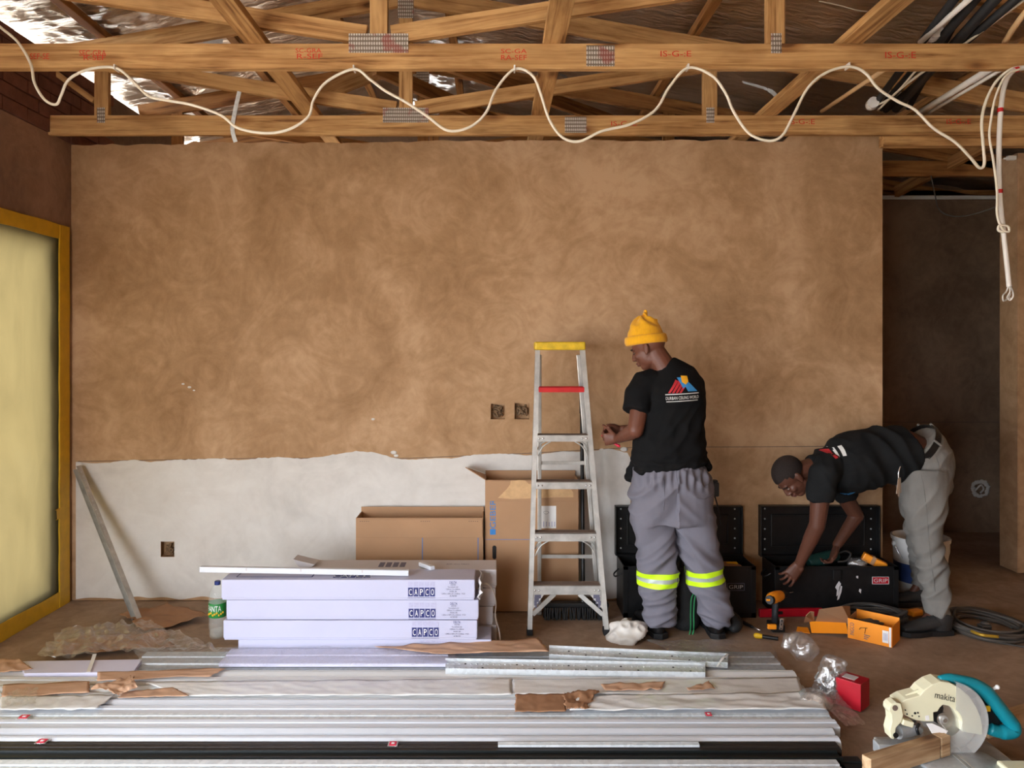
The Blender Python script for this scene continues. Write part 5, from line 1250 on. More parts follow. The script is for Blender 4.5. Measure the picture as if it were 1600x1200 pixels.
# white paper bag by the ladder foot
mb = MB(); c = G(980, 1002); c.y += 0.05; mb.loft([((c.x + 0.02, c.y, 0.0), 0.125, 0.10), ((c.x, c.y, 0.035), 0.11, 0.09), ((c.x - 0.01, c.y, 0.075), 0.075, 0.06), ((c.x - 0.01, c.y, 0.092), 0.03, 0.03)], (1, 0, 0), 22)
o = blob('crumpled_bag', mb, 0.007, 'bag_white', None, 3, lambda co, n: 0.016 * (1 - 2.2 * abs(noise.noise(co * 15)))); tag(o, 'crumpled white bag beside the right ladder foot', 'bag')

# bucket in the passage
bc_ = G(1438, 926); bxx, byy = bc_.x, bc_.y
t = thing('bucket', (bxx, byy, 0), 'white plastic bucket with blue label and paint splashes behind the bending person', 'bucket')
mb = MB(); prof = [(0.145, 0.0), (0.150, 0.01), (0.172, 0.36), (0.180, 0.36), (0.182, 0.385), (0.170, 0.385), (0.166, 0.36), (0.144, 0.02), (0.01, 0.02)]
mb.lathe(prof, (bxx, byy, 0), 36); mb.build('bucket_shell', 'bucket', t, smooth='auto')
mb = MB(); mb.lathe([(0.1570, 0.09), (0.1580, 0.09), (0.1662, 0.215), (0.1650, 0.215)], (bxx, byy, 0), 36); mb.build('blue_label', 'bluepaint', t, smooth='auto')
mb = MB(); mb.tube(spline([Vector((bxx + math.cos(a) * 0.184, byy - 0.02 + math.sin(a) * 0.05 - 0.12 * math.sin(a), 0.34 - 0.16 * math.sin(a))) for a in [math.pi * (0.02 + 0.96 * k / 10) for k in range(11)]], 4), 0.0035, 6); mb.build('wire_handle', 'steel', t, smooth=True)
for e in (-1, 1): mb = MB(); mb.ell((bxx + e * 0.18, byy, 0.335), (0.012, 0.02, 0.02), None, 10, 6); mb.build('handle_lug', 'bucket', t, smooth=True)

# cordless drill standing on its battery
t = thing('cordless_drill', G(1212, 985), 'orange and black cordless drill standing upright in front of the right trunk', 'drill')
dd_ = G(1212, 985).y
def DP(px, py, e=0.0): return P(px, py, dd_ + e)
mb = MB(); mb.box(DP(1212, 978), (0.075, 0.10, 0.042)); mb.build('battery', 'black', t, bev=0.006)
mb = MB(); mb.box(DP(1206, 979, -0.045), (0.05, 0.02, 0.028)); mb.build('battery_clip', 'orange_p', t, bev=0.004)
mb = MB(); mb.loft([(DP(1211, 972), 0.019, 0.026), (DP(1211, 955), 0.017, 0.024), (DP(1212, 940), 0.019, 0.027), (DP(1213, 932), 0.024, 0.03)], (1, 0, 0), 16); mb.build('grip', 'rubber', t, smooth=True)
mb = MB(); mb.loft([(DP(1203, 937, -0.05), 0.026, 0.026), (DP(1206, 935, -0.03), 0.034, 0.034), (DP(1214, 932, 0.02), 0.034, 0.034), (DP(1220, 930, 0.05), 0.028, 0.028)], (0, 0, 1), 20); mb.build('motor_housing', 'orange_p', t, smooth='auto', bev=0.004)
mb = MB(); mb.loft([(DP(1202, 937.5, -0.058), 0.024, 0.024), (DP(1204, 937, -0.046), 0.029, 0.029)], (0, 0, 1), 20); mb.build('end_cap', 'black', t, smooth='auto')
mb = MB(); mb.box(DP(1201, 937.5, -0.060), (0.026, 0.003, 0.012)); mb.build('end_badge', 'orange_p', t, bev=0.002)
mb = MB(); mb.loft([(DP(1219, 930, 0.045), 0.024, 0.024), (DP(1226, 928.5, 0.075), 0.022, 0.022), (DP(1231, 927, 0.10), 0.012, 0.012)], (0, 0, 1), 16); mb.build('chuck', 'rubber', t, smooth='auto')
mb = MB(); mb.tube([DP(1230, 927, 0.10), DP(1239, 925, 0.14)], 0.0035, 8); mb.build('drill_bit', 'steel', t, smooth='auto')
mb = MB(); mb.box(DP(1217, 944, 0.02), (0.014, 0.02, 0.028)); mb.build('trigger', 'black', t, bev=0.003)
t = thing('bit_holder', G(1221, 985), 'small steel bracket beside the base of the drill', 'bracket'); mb = MB(); mb.bar(DP(1220, 984, -0.06), DP(1222, 966, -0.06), 0.003, 0.022, (1, 0, 0)); mb.build('bracket_plate', 'steel', t, bev=0.001)
for k in range(3): mb = MB(); mb.ell(DP(1220.5 + k * 0.5, 982 - k * 6, -0.063), (0.004, 0.003, 0.004), None, 8, 6); mb.build('bracket_bolt', 'black', t, smooth=True)

# opened orange carton
A0, A1 = G(1325, 996), G(1393, 1012); A0.z = A1.z = 0
ux = (A1 - A0).normalized(); uy = Vector((-ux.y, ux.x, 0)); Lx = (A1 - A0).length; Ly = 0.16; Hh = 0.112
t = thing('orange_carton', (A0 + ux * Lx / 2 + uy * Ly / 2), 'opened orange power tool carton lying on the floor before the boots', 'box')
def OC(x, y, z): return A0 + ux * x + uy * y + Vector((0, 0, z))
def panel(name, pts, m, par=t, th=0.003):
    pts = [Vector(p) for p in pts]; n_ = (pts[1] - pts[0]).cross(pts[2] - pts[0]).normalized() * th; k = len(pts); mb = MB()
    mb.add(pts + [p + n_ for p in pts], [tuple(reversed(range(k))), tuple(range(k, 2 * k))] + [(i, (i + 1) % k, k + (i + 1) % k, k + i) for i in range(k)]); return mb.build(name, m, par)
fp = panel('front_panel', [OC(0, 0, 0), OC(Lx, 0, 0), OC(Lx, 0, Hh), OC(0, 0, Hh)], 'orange')
panel('side_panel', [OC(Lx, 0, 0), OC(Lx, Ly, 0), OC(Lx, Ly, Hh), OC(Lx, 0, Hh)], 'orange'); panel('back_panel', [OC(Lx, Ly, 0), OC(0, Ly, 0), OC(0, Ly, Hh * 1.1), OC(Lx, Ly, Hh * 1.1)], 'orange'); panel('side_panel', [OC(0, Ly, 0), OC(0, 0, 0), OC(0, 0, Hh), OC(0, Ly, Hh)], 'card'); panel('bottom_panel', [OC(0, 0, 0.002), OC(0, Ly, 0.002), OC(Lx, Ly, 0.002), OC(Lx, 0, 0.002)], 'card')
def onf(x, z): return OC(x * Lx, -0.0045, z * Hh)
mb = MB(); mb.add([onf(0.80, .18), onf(0.96 - .02, .18), onf(0.94, .78), onf(0.80, .78)], [(0, 1, 2, 3)]); sq = mb.build('barcode_patch', 'paper', fp)
mb = MB()
for k in range(5): mb.add([onf(0.825 + k * .02, .3) + uy * -.0008, onf(0.835 + k * .02, .3) + uy * -.0008, onf(0.835 + k * .02, .66) + uy * -.0008, onf(0.825 + k * .02, .66) + uy * -.0008], [(0, 1, 2, 3)])
o = mb.build('barcode_lines', 'lilac_ink', sq); o['kind'] = 'stuff'
mb = MB(); put_text(mb, 'INGCO', onf(0.10, .5), (0, 0, 1), -ux, Hh * 0.62, 0.022); mb.build('side_lettering', 'grey_ink', fp)
mb = MB(); 
for q in (((.30, .66), (.46, .72)), ((.42, .70), (.40, .42)), ((.30, .66), (.28, .56))): mb.bar(onf(*q[0]), onf(*q[1]), 0.001, 0.012, uy)
o = mb.build('printed_drill', 'black', fp)
mb = MB()
for k in range(3): mb.bar(onf(.38, .34 - k * .09), onf(.52 - k * .03, .33 - k * .09), 0.0008, 0.004)
o = mb.build('printed_lines', 'grey_ink', fp); o['kind'] = 'stuff'
mb = MB(); mb.add([onf(.95, .02), onf(.998, .02), onf(.998, .98), onf(.95, .98)], [(0, 1, 2, 3)]); mb.build('white_stripe', 'paper', fp)
# its lid folded over on the floor at the left
l0, l1 = G(1268, 990), G(1325, 981)
panel('lid_panel', [l0 + Vector((0, 0, 0.003)), OC(0, 0.0, 0.02), OC(-0.03, 0.05, 0.085), G(1265, 972, 0.05)], 'orange')
panel('lid_inner', [G(1274, 972, 0.05), OC(0.0, 0.06, 0.06), OC(-0.02, 0.10, 0.15), P(1316, 947, 4.33), P(1280, 952, 4.33)], 'card')
panel('lid_flap', [G(1256, 972, 0.03), G(1272, 971, 0.05), P(1272, 956, 4.36), P(1266, 955, 4.36), P(1259, 962, 4.36)], 'card'); panel('lid_flap', [G(1244, 987, 0.003), G(1266, 990, 0.003), G(1262, 981, 0.01), G(1246, 980, 0.01)], 'orange')

# red spirit level lying before the right trunk
t = thing('spirit_level', G(1232, 960), 'red spirit level lying on the floor along the right trunk', 'level')
a, b = G(1186, 964), G(1284, 962); mb = MB(); mb.bar(a + Vector((0, 0, 0.025)), b + Vector((0, 0, 0.025)), 0.025, 0.05); mb.build('level_body', 'red_card', t, bev=0.004)
mb = MB(); mb.box(a.lerp(b, .3) + Vector((0, -0.0135, 0.028)), (0.05, 0.003, 0.018)); mb.build('vial_window', 'black', t)
# small hand tools on the floor
t = thing('screwdriver', G(1175, 978), 'black and steel screwdriver on the floor left of the drill', 'screwdriver'); a, b = G(1160, 972, 0.012), G(1188, 985, 0.012); mb = MB(); mb.cap(a, a.lerp(b, 0.55), 0.012, 0.009, 12); mb.build('handle', 'black', t, smooth=True); mb = MB(); mb.tube([a.lerp(b, .5), b], 0.004, 8); mb.build('shaft', 'steel', t, smooth=True)
t = thing('chisel', G(1195, 996), 'yellow tipped chisel on the floor in front of the drill', 'chisel'); a, b = G(1182, 993, 0.014), G(1216, 998, 0.014); mb = MB(); mb.cap(a, a.lerp(b, 0.2), 0.016, 0.014, 12); mb.build('handle_end', 'yellow_p', t, smooth=True); mb = MB(); mb.tube([a.lerp(b, .2), b], 0.011, 10); mb.build('handle', 'black', t, smooth='auto')

# coils of cable
def coil(name, c, r, ry, n, thick, m, label, seed, tilt=0.0):
    rr = random.Random(seed); mb = MB(); pts = []
    for k in range(n * 14):
        a = 2 * math.pi * k / 14; kk = k // 14; q = r * (0.84 + 0.3 * noise.noise((math.cos(a) * 0.7, math.sin(a) * 0.7, kk * 0.83 + seed))) 
        z = thick + (kk % (11 if n > 15 else 6)) * thick * 1.2 * (0.75 + 0.4 * noise.noise((a * 0.4, kk, seed)))
        pts.append(Vector((c.x + math.cos(a) * q * (1 + 0.03 * rr.random()), c.y + math.sin(a) * q * ry, max(thick, z) + tilt * math.sin(a) + abs(tilt))))
    mb.tube(spline(pts, 3), thick, 6); t = thing(name, (c.x, c.y, 0), label, 'cable'); mb.build('coiled_cord', m, t, smooth=True); return t
coil('cable_coil', Vector((2.25, 4.575, 0)), 0.215, 0.72, 20, 0.0085, 'cable_dark', 'coil of black extension cable heaped before the right trunk', 2)
t = coil('cable_coil', Vector((2.90, 4.52, 0)), 0.215, 1.2, 13, 0.0085, 'cable_grey', 'coil of grey extension cable on the floor right of the boot', 9)
mb = MB(); c = G(1538, 981, 0.03); mb.box(c, (0.06, 0.05, 0.04)); mb.ell(c + Vector((0.02, 0.02, 0.01)), (0.03, 0.03, 0.022), None, 12, 8); mb.build('plug', 'cable_dark', t, bev=0.006)
mb = MB(); mb.tube(spline([G(1518, 986, 0.07), G(1534, 992, 0.072), G(1560, 995, 0.07)], 5), 0.009, 8); mb.build('brass_end', 'gold', t, smooth=True)
t = thing('loose_cable', G(1590, 1010), 'thin dark cable trailing out of frame past the grey coil', 'cable'); mb = MB(); mb.tube(spline([G(1560, 1004, .006), G(1590, 1009, .006), G(1640, 1018, .006)], 5), 0.005, 6); mb.build('cord', 'cable_dark', t, smooth=True)
mb = MB(); c = G(1430, 957, 0.025); mb.box(c, (0.09, 0.05, 0.04), Matrix.Rotation(0.4, 3, 'Z')); tag(mb.build('orange_offcut', 'orange_p', bev=0.012), 'small orange piece on the floor between the boots of the bending person', 'piece')

# ------------------------------------------------------------------ white carton stacks
def carton(x0, x1, y0, y1, z0, h, label, m='carton_white', logo_px=None, rz=0.0, faded=False, texts=True):
    t = thing('tile_carton', ((x0 + x1) / 2, (y0 + y1) / 2, z0), label, 'box', 'white cartons in the two stacks')
    mb = MB(); nx_ = 24                                # slightly bowed carton with lid lip
    mb.b2((x0 + .004, y0 + .003, z0 + 0.001), (x1 - .004, y1 - .003, z0 + h * 0.4)); mb.build('tray', m, t, bev=0.003)
    mb = MB(); mb.b2((x0, y0, z0 + 0.010), (x1, y1, z0 + h - 0.001)); lid = mb.build('lid', m, t, bev=0.005)
    if logo_px is not None:
        lx0, lx1, ly0, ly1 = logo_px; yy = y0 - 0.0012; w = (lx1 - lx0) / 5; k = yy / F
        X = lambda px: (px - CX) * k
        Zt = lambda py: EYE - (py - CY) * k
        hm = ly0 + (ly1 - ly0) * 0.40
        for i in range(5):
            mb = MB(); mb.b2((X(lx0 + i * w + 0.5), yy, Zt(ly1)), (X(lx0 + (i + 1) * w - 0.5), yy + 0.0015, Zt(hm))); sq = mb.build('logo_square', 'navy' if not faded else 'grey_ink', lid)
            mb = MB(); put_text(mb, 'CAPCO'[i], ((X(lx0 + (i + .5) * w)), yy - 0.0008, (Zt(hm) + Zt(ly1)) / 2), (1, 0, 0), (0, 0, 1), (X(lx0 + w) - X(lx0)) * 0.52, (Zt(hm) - Zt(ly1)) * 0.68); mb.build('logo_letter', 'paper', sq)
            mb = MB(); mb.b2((X(lx0 + i * w + 0.6), yy, Zt(hm - 2.2)), (X(lx0 + (i + 1) * w - 0.6), yy + 0.0015, Zt(ly0))); mb.build('logo_tint', 'lilac_ink', lid)
        if texts:
            cxp = (lx1 + 28)
            for j, (s_, hp, wd) in enumerate((('DELTA', 3.6, 11), ('650/300', 2.2, 8), ('Furnished unit', 2.2, 16), ('1200mm 15 x 600mm', 2.2, 22), ('MODEL 300', 2.4, 11), ('1.200m x 600 x 8 x 3.00mm  19.20', 2.2, 37), ('AL760100', 2.6, 11))):
                mb = MB(); put_text(mb, s_, (X(cxp), yy, Zt(ly0 + 1.2 + j * (ly1 - ly0 - 1) / 6.3)), (1, 0, 0), (0, 0, 1), wd * k, hp * k); mb.build('printed_text', 'navy' if j == 0 else 'grey_ink', lid)
            mb = MB(); put_text(mb, 'CEILING AND PARTITION COMPONENTS', (X((lx0 + lx1) / 2), yy, Zt(ly1 + 2.2)), (1, 0, 0), (0, 0, 1), (lx1 - lx0) * k, 1.6 * k); mb.build('printed_text', 'navy', lid)
    return t
SF = 4.08; bh = 0.106
def SX(px, d=SF): return (px - CX) * d / F
# front stack, bottom to top
c4 = carton(SX(372), SX(768), SF + 0.0, SF + 0.20, 0.0, bh, 'lowest white carton of the front stack, half hidden by profiles', 'carton_white', (655, 699, 1001, 1014), texts=False)
carton(SX(350), SX(746), SF - 0.012, SF + 0.19, bh, bh, 'white carton third from the top in the front stack', 'carton_white', (643, 686, 971, 995))
carton(SX(354), SX(748), SF - 0.006, SF + 0.19, 2 * bh, bh, 'white carton second from the top in the front stack', 'carton_white', (638, 681, 942, 965))
ct = carton(SX(347), SX(742), SF - 0.012, SF + 0.19, 3 * bh, bh + 0.004, 'topmost white carton of the front stack under the white strip', 'carton_white', (637, 680, 909, 932))
zt_ = 4 * bh + 0.004
# print on the lid of the topmost carton
for s_, x, wd, hg, y in (('CAPCO', 548, 58, 0.045, 0.04),):
    for i in range(5):
        mb = MB(); xx = SX(524 + i * 12); mb.b2((xx - 0.018, SF + 0.02, zt_), (xx + 0.018, SF + 0.075, zt_ + 0.001)); sq = mb.build('lid_logo_square', 'navy', ct)
        mb = MB(); put_text(mb, 'CAPCO'[i], (xx, SF + 0.048, zt_ + 0.0018), (1, 0, 0), (0, 1, 0), None, 0.042); mb.build('lid_logo_letter', 'paper', sq)
mb = MB(); xx0, xx1 = SX(366), SX(486)
for a, b in (((xx0, SF + .03), (xx1, SF + .034)), ((xx0, SF + .15), (xx1, SF + .154)), ((xx1 - .006, SF + .03), (xx1, SF + .154)), ((xx0, SF + .03), (xx0 + .004, SF + .154))): mb.b2((a[0], a[1], zt_), (b[0], b[1], zt_ + .0008))
mb.build('lid_print_frame', 'navy', ct)
# rear stack
R0, R1 = SX(470, 4.32), SX(776, 4.30)
for k in range(4):
    carton(R0 + 0.012 * (k % 2), R1 - (0.0, 0.02, 0.006, 0.0)[k], 4.30, 4.50, k * 0.104, 0.104, ['lowest white carton of the rear stack', 'white carton third from the top in the rear stack', 'white carton second from the top in the rear stack', 'topmost dusty white carton of the rear stack'][k], 'carton_grey')
rt = [o for o in bpy.data.objects if o.get('label') == 'topmost dusty white carton of the rear stack'][0]
mb = MB(); put_text(mb, 'OPEN THIS SIDE', (SX(715, 4.38), 4.40, 0.4175), (-1, 0, 0), (0, -1, 0), 0.13, 0.022); mb.build('lid_text', 'grey_ink', rt)
for k in range(4):
    mb = MB(); xx = SX(592 + k * 11, 4.38); mb.b2((xx, 4.35, 0.416), (xx + 0.03, 4.44, 0.417)); mb.build('lid_print', 'grey_ink', rt)
mb = MB(); pl = [(458, 874), (478, 879), (492, 882), (478, 892), (466, 885)]; px_prism(mb, pl, 4.34, 0.10); mb.build('torn_flap', 'carton_grey', rt)
# torn end panel and plastic strap at the right end of the stacks
mb = MB(); xr = SX(744); g = []
for j in range(9):
    for i in range(7):
        y = SF - 0.01 + i * 0.032; z = 0.322 + j * 0.0125; g.append(Vector((xr + 0.012 + 0.03 * noise.noise((i * .6, j * .5, 2)) + 0.012, y, z)))
mb.v = g; mb.f = [(j * 7 + i, j * 7 + i + 1, (j + 1) * 7 + i + 1, (j + 1) * 7 + i) for j in range(8) for i in range(6)]
e = mb.build('crushed_end', 'carton_grey', ct, smooth=True); sm = e.modifiers.new('s', 'SOLIDIFY'); sm.thickness = 0.004
st = thing('packing_strap', (SX(770), 4.3, 0.2), 'loose white packing strap hanging from the right end of the cartons', 'strap')
pts = spline([P(748, 914, 4.16), P(760, 912, 4.2), P(770, 922, 4.24), P(775, 942, 4.25), P(774, 962, 4.25), P(780, 985, 4.22), P(782, 1004, 4.2)], 6); mb = MB()
for a, b in zip(pts, pts[1:]): mb.bar(a, b, 0.002, 0.013, (0.3, 1, 0))
mb.build('strap_band', 'pvc', st)
# white trim strip and offcut lying on top
t = thing('trim_strip', P(470, 890, 4.1), 'long white notched strip lying across the topmost carton', 'strip')
a, b = P(313, 889, SF + 0.06), P(639, 893, SF + 0.06); a.z = max(a.z, zt_ + 0.016); b.z = zt_ + 0.016
mb = MB(); mb.bar(a, b, 0.03, 0.03); mb.build('strip_bar', 'trim', t, bev=0.003)
for px in (385, 470, 566): mb = MB(); x = SX(px, SF + .045); k = (x - a.x) / (b.x - a.x); mb.box((x, SF + 0.0445, a.z + (b.z - a.z) * k + 0.006), (0.008, 0.002, 0.014)); mb.build('notch', 'carton_grey', t)
t = thing('trim_offcut', P(668, 888, 4.2), 'short white trim offcut lying at an angle on the cartons', 'offcut'); a, b = Vector((SX(657, 4.36), 4.37, 0.428)), Vector((SX(677, 4.28), 4.24, 0.440)); mb = MB(); mb.bar(a, b, 0.028, 0.022); mb.build('offcut_bar', 'trim', t, bev=0.003)

# soft drink bottle
bq = G(340, 996); bq.z = 0
t = thing('drink_bottle', bq, 'clear plastic drink bottle with green label beside the carton stack', 'bottle')
prof = [(0.02, 0.0), (0.040, 0.004), (0.046, 0.02), (0.045, 0.05), (0.049, 0.075), (0.046, 0.10), (0.049, 0.13), (0.049, 0.20), (0.047, 0.235), (0.038, 0.272), (0.022, 0.298), (0.015, 0.305), (0.015, 0.318)]
mb = MB(); mb.lathe(prof, bq, 28); mb.build('bottle_shell', 'bottle', t, smooth=True)
mb = MB(); mb.lathe([(0.0495, 0.125), (0.0500, 0.127), (0.0500, 0.203), (0.0495, 0.205)], bq, 32); lb = mb.build('bottle_label', 'label_green', t, smooth='auto')
mb = MB(); mb.lathe([(0.0165, 0.303), (0.0170, 0.306), (0.0170, 0.322), (0.015, 0.324)], bq, 20); mb.build('bottle_cap', 'cap_blue', t, smooth='auto')
def wrap_text(s_, z, w, h_, r, m, off):
    mb = MB(); vs_, fs, tw, thh = text2d(s_); out = []
    for x, y in vs_:
        a = -math.pi / 2 + off + (x / tw * w) / r; out.append(bq + Vector((math.cos(a) * r, math.sin(a) * r, z + y / thh * h_)))
    mb.add(out, fs); return mb.build('label_lettering', m, lb)
wrap_text('FANTA', 0.178, 0.085, 0.032, 0.0507, 'paper', -0.1)
mb = MB()
for k in range(9):
    a = -math.pi / 2 - 0.9 + k * 0.23; mb.ell(bq + Vector((math.cos(a) * 0.0485, math.sin(a) * 0.0485, 0.142 + 0.006 * (k % 3))), (0.007, 0.004, 0.007), None, 8, 6)
o = mb.build('label_print', 'yellow_p', lb, smooth=True); o['kind'] = 'stuff'
mb = MB(); mb.lathe([(0.02, 0.006), (0.042, 0.02), (0.041, 0.045), (0.041, 0.046), (0.01, 0.046)], bq, 24); mb.build('drink_residue', M['bottle'], t, smooth=True)

# ------------------------------------------------------------------ profiles lying across the foreground
SEC = {
 'cornice': [(0, 0), (0, .50), (.06, .56), (.20, .58), (.26, .84), (.45, .93), (.62, 1.0), (.76, 1.0), (.78, .68), (.88, .68), (.90, .96), (1, .96), (1, 0)],
 'flat': [(0, 0), (0, .80), (.05, .86), (.44, .90), (.47, .66), (.54, .66), (.57, .95), (.92, 1.0), (1, .95), (1, 0)],
 'round': [(0, 0), (0, .5), (.08, .72), (.2, .88), (.4, .98), (.6, 1.0), (.8, .93), (.93, .8), (1, .6), (1, 0)],
 'channel': [(0, 0), (0, 1), (.10, 1), (.12, .80), (.88, .80), (.90, 1), (1, 1), (1, 0)],
 'grooved': [(0, 0), (0, .9), (.2, .95), (.22, .8), (.3, .8), (.32, .98), (.6, 1), (.62, .84), (.7, .84), (.72, 1), (1, 1), (1, 0)],
}
def profile(name, x0, x1, yb, yf, h, m, sec, label, cat='trim', z0=0.0, dy=0.0, group='profiles laid across the floor', tape_px=None):
    """long profile whose top shows between the rows yb (back edge) and yf (front edge); dy = extra row shift at the right end"""
    zt = z0 + h; db, df = (EYE - zt) * F / (yb - CY), (EYE - zt) * F / (yf - CY); dm = (db + df) / 2
    X0, X1 = (x0 - CX) * dm / F, (x1 - CX) * dm / F
    db2, df2 = (EYE - zt) * F / (yb + dy - CY), (EYE - zt) * F / (yf + dy - CY)
    t = thing(name, ((X0 + X1) / 2, dm, z0), label, cat, group); mb = MB(); n = 14; s_ = SEC[sec]; k = len(s_)
    for i in range(n + 1):
        q = i / n; x = X0 + (X1 - X0) * q; w1 = df + (df2 - df) * q + 0.0025; w2 = db + (db2 - db) * q - 0.0025
        sag = 0.0
        for (u, v) in s_: mb.v.append(Vector((x, w1 + (w2 - w1) * u, z0 + max(0.0, v * h))))
    for i in range(n):
        for j in range(k): j2 = (j + 1) % k; mb.f.append((i * k + j, i * k + j2, (i + 1) * k + j2, (i + 1) * k + j))
    mb.f.append(tuple(reversed(range(k)))); mb.f.append(tuple(range(n * k, (n + 1) * k)))
    o = mb.build('profile_bar', m, t)
    return t, (X0, X1, df, db, zt)
LX = -60
rowsP = [ # x0, x1, yb, yf, h, material, section, label, category
 (LX, 1243, 1046, 1056.5, .050, 'trim_warm', 'cornice', 'white trim with the longest plain run, farthest back of the white profiles'),
 (LX, 1247, 1056.5, 1067, .050, 'trim_warm', 'flat', 'white trim second from the back of the white profiles'),
 (LX, 1256, 1067, 1078, .050, 'trim_warm', 'round', 'white trim third from the back, under crumpled white film'),
 (LX, 1259, 1078, 1089, .050, 'trim_warm', 'round', 'white trim fourth from the back, with torn brown paper at its right end'),
 (LX, 1286, 1089, 1101, .052, 'trim', 'cornice', 'white trim behind the brown paper band'),
 (LX, 1291, 1101, 1112.5, .050, 'trim', 'flat', 'white trim under the brown paper band, beside the speckled strip'),
 (LX, 1297, 1112.5, 1122.5, .048, 'galv', 'flat', 'speckled galvanised strip between the white trims'),
 (LX, 1308, 1122.5, 1134, .050, 'trim', 'flat', 'white trim just in front of the speckled galvanised strip'),
 (LX, 1302, 1134, 1145, .048, 'trim', 'cornice', 'white trim second in front of the speckled galvanised strip'),
 (LX, 1310, 1145, 1157.5, .050, 'trim', 'round', 'white trim next to the dark bronze profile'),
 (LX, 1310, 1158, 1171, .045, 'darkprof', 'grooved', 'dark bronze profile in front of the white trims'),
 (LX, 1312, 1171, 1184, .044, 'darkprof2', 'channel', 'black profile between the bronze one and the front galvanised one'),
 (LX, 1313, 1185, 1205, .045, 'galv', 'flat', 'galvanised profile nearest the camera along the bottom edge'),
]
info = []
for r_ in rowsP: info.append(profile('floor_profile', *r_)[1])
profile('floor_profile', 1316, 1348, 1180, 1202, .035, 'darkprof2', 'flat', 'short dark grey profile end right of the pile'); 
t_, _ = profile('floor_profile', 778, 1092, 1158, 1163.5, .012, 'galv', 'flat', 'thin galvanised strip lying on the dark bronze profile', z0=.045)
# bundle of studs under plastic at the back of the pile
profile('stud_bundle', 215, 1215, 1018, 1045, .045, 'galv_d', 'grooved', 'bundle of metal studs wrapped in plastic behind the white trims', 'studs')
profile('board_pack', 352, 700, 1013, 1036, .020, 'lilac', 'flat', 'lilac white board pack lying on the plastic wrapped studs', 'boards', z0=.046)
def stud(x0, x1, yL, yR, h, z0, label):
    zt = z0 + h
    a, b = G(x0, yL[1], zt), G(x1, yR[1], zt); a2, b2 = G(x0, yL[0], zt), G(x1, yR[0], zt)
    t = thing('perforated_stud', ((a + b) / 2 - Vector((0, 0, h))), label, 'stud', 'perforated studs on the pile')
    mb = MB()
    for (p, q) in ((a, b), (a2, b2)):
        mb.bar(p - Vector((0, 0, h / 2)), q - Vector((0, 0, h / 2)), 0.003, h)
    mb.build('stud_flange', 'galv', t); 
    mb = MB(); o = Vector((0, 0, -h * 0.45)); mb.add([a + o, b + o, b2 + o, a2 + o, a + o * 1.1, b + o * 1.1, b2 + o * 1.1, a2 + o * 1.1], [(0, 1, 2, 3), (7, 6, 5, 4), (0, 4, 5, 1), (2, 6, 7, 3), (0, 3, 7, 4), (1, 5, 6, 2)]); w = mb.build('stud_web', 'galv', t)
    n = int((b - a).length / 0.028); mh = MB(); md = MB()
    for k in range(n):
        for e in (0.32, 0.68):
            c = (a.lerp(b, (k + .5) / n)).lerp(a2.lerp(b2, (k + .5) / n), e) + o
            (mh if (k * 7 + int(e * 10)) % 9 == 0 else md).ell(c, (0.006, 0.006, 0.0028), None, 8, 4)
    x = md.build('dimples', 'galv', w, smooth=True); x['kind'] = 'stuff'; x = mh.build('punched_holes', 'black', w, smooth=True); x['kind'] = 'stuff'
    return t
stud(858, 1137, (1008, 1022), (1021, 1035), .028, .046, 'perforated metal stud lying behind, its right end beside a white tie')
stud(696, 1102, (1028, 1044), (1035, 1050), .028, .046, 'perforated metal stud lying in front, nearest the white trims')
t = thing('cable_tie', G(1130, 1036, .07), 'white plastic tie at the right end of the rear perforated stud', 'tie'); mb = MB(); pts = spline([G(1137, 1022, .08), G(1130, 1028, .082), G(1124, 1036, .07), G(1120, 1042, .055)], 5)
for a, b in zip(pts, pts[1:]): mb.bar(a, b, 0.010, 0.002)
mb.build('tie_band', 'pvc', t)

def drape(name, quad, z, amp, m, label, cat, freq=14, nx=40, ny=12, rag=0.012, seed=0, thick=0.0008, stretch=(1, 1), fold=0.5, group=None):
    """crumpled sheet between four ground corners (back-left, back-right, front-right, front-left); z per corner or one height"""
    zz = z if isinstance(z, (list, tuple)) else [z] * 4; c = [G(px, py, zz[i]) for i, (px, py) in enumerate(quad)]
    mb = MB()
    for j in range(ny + 1):
        for i in range(nx + 1):
            u, v = i / nx, j / ny; p = c[0].lerp(c[1], u).lerp(c[3].lerp(c[2], u), v)
            eu = rag * noise.noise((v * 6, seed, 1)) if i in (0, nx) else 0; ev = rag * noise.noise((u * 9 * stretch[0], seed, 5)) if j in (0, ny) else 0
            q = Vector((p.x * freq * stretch[0], p.y * freq * stretch[1], seed * 3.1))
            h = fold * (1 - 2.0 * abs(noise.noise(q))) + (1 - fold) * noise.noise(q * 1.9) + 0.35 * noise.noise(q * 3.7)
            mb.v.append(p + Vector((eu, ev, amp * (h + 0.9))))
    mb.f = [(j * (nx + 1) + i, (j + 1) * (nx + 1) + i, (j + 1) * (nx + 1) + i + 1, j * (nx + 1) + i + 1) for j in range(ny) for i in range(nx)]
    o = mb.build(name, m, smooth=True, recalc=False)
    if thick: sm = o.modifiers.new('s', 'SOLIDIFY'); sm.thickness = thick; sm.offset = 0
    return tag(o, label, cat, group)
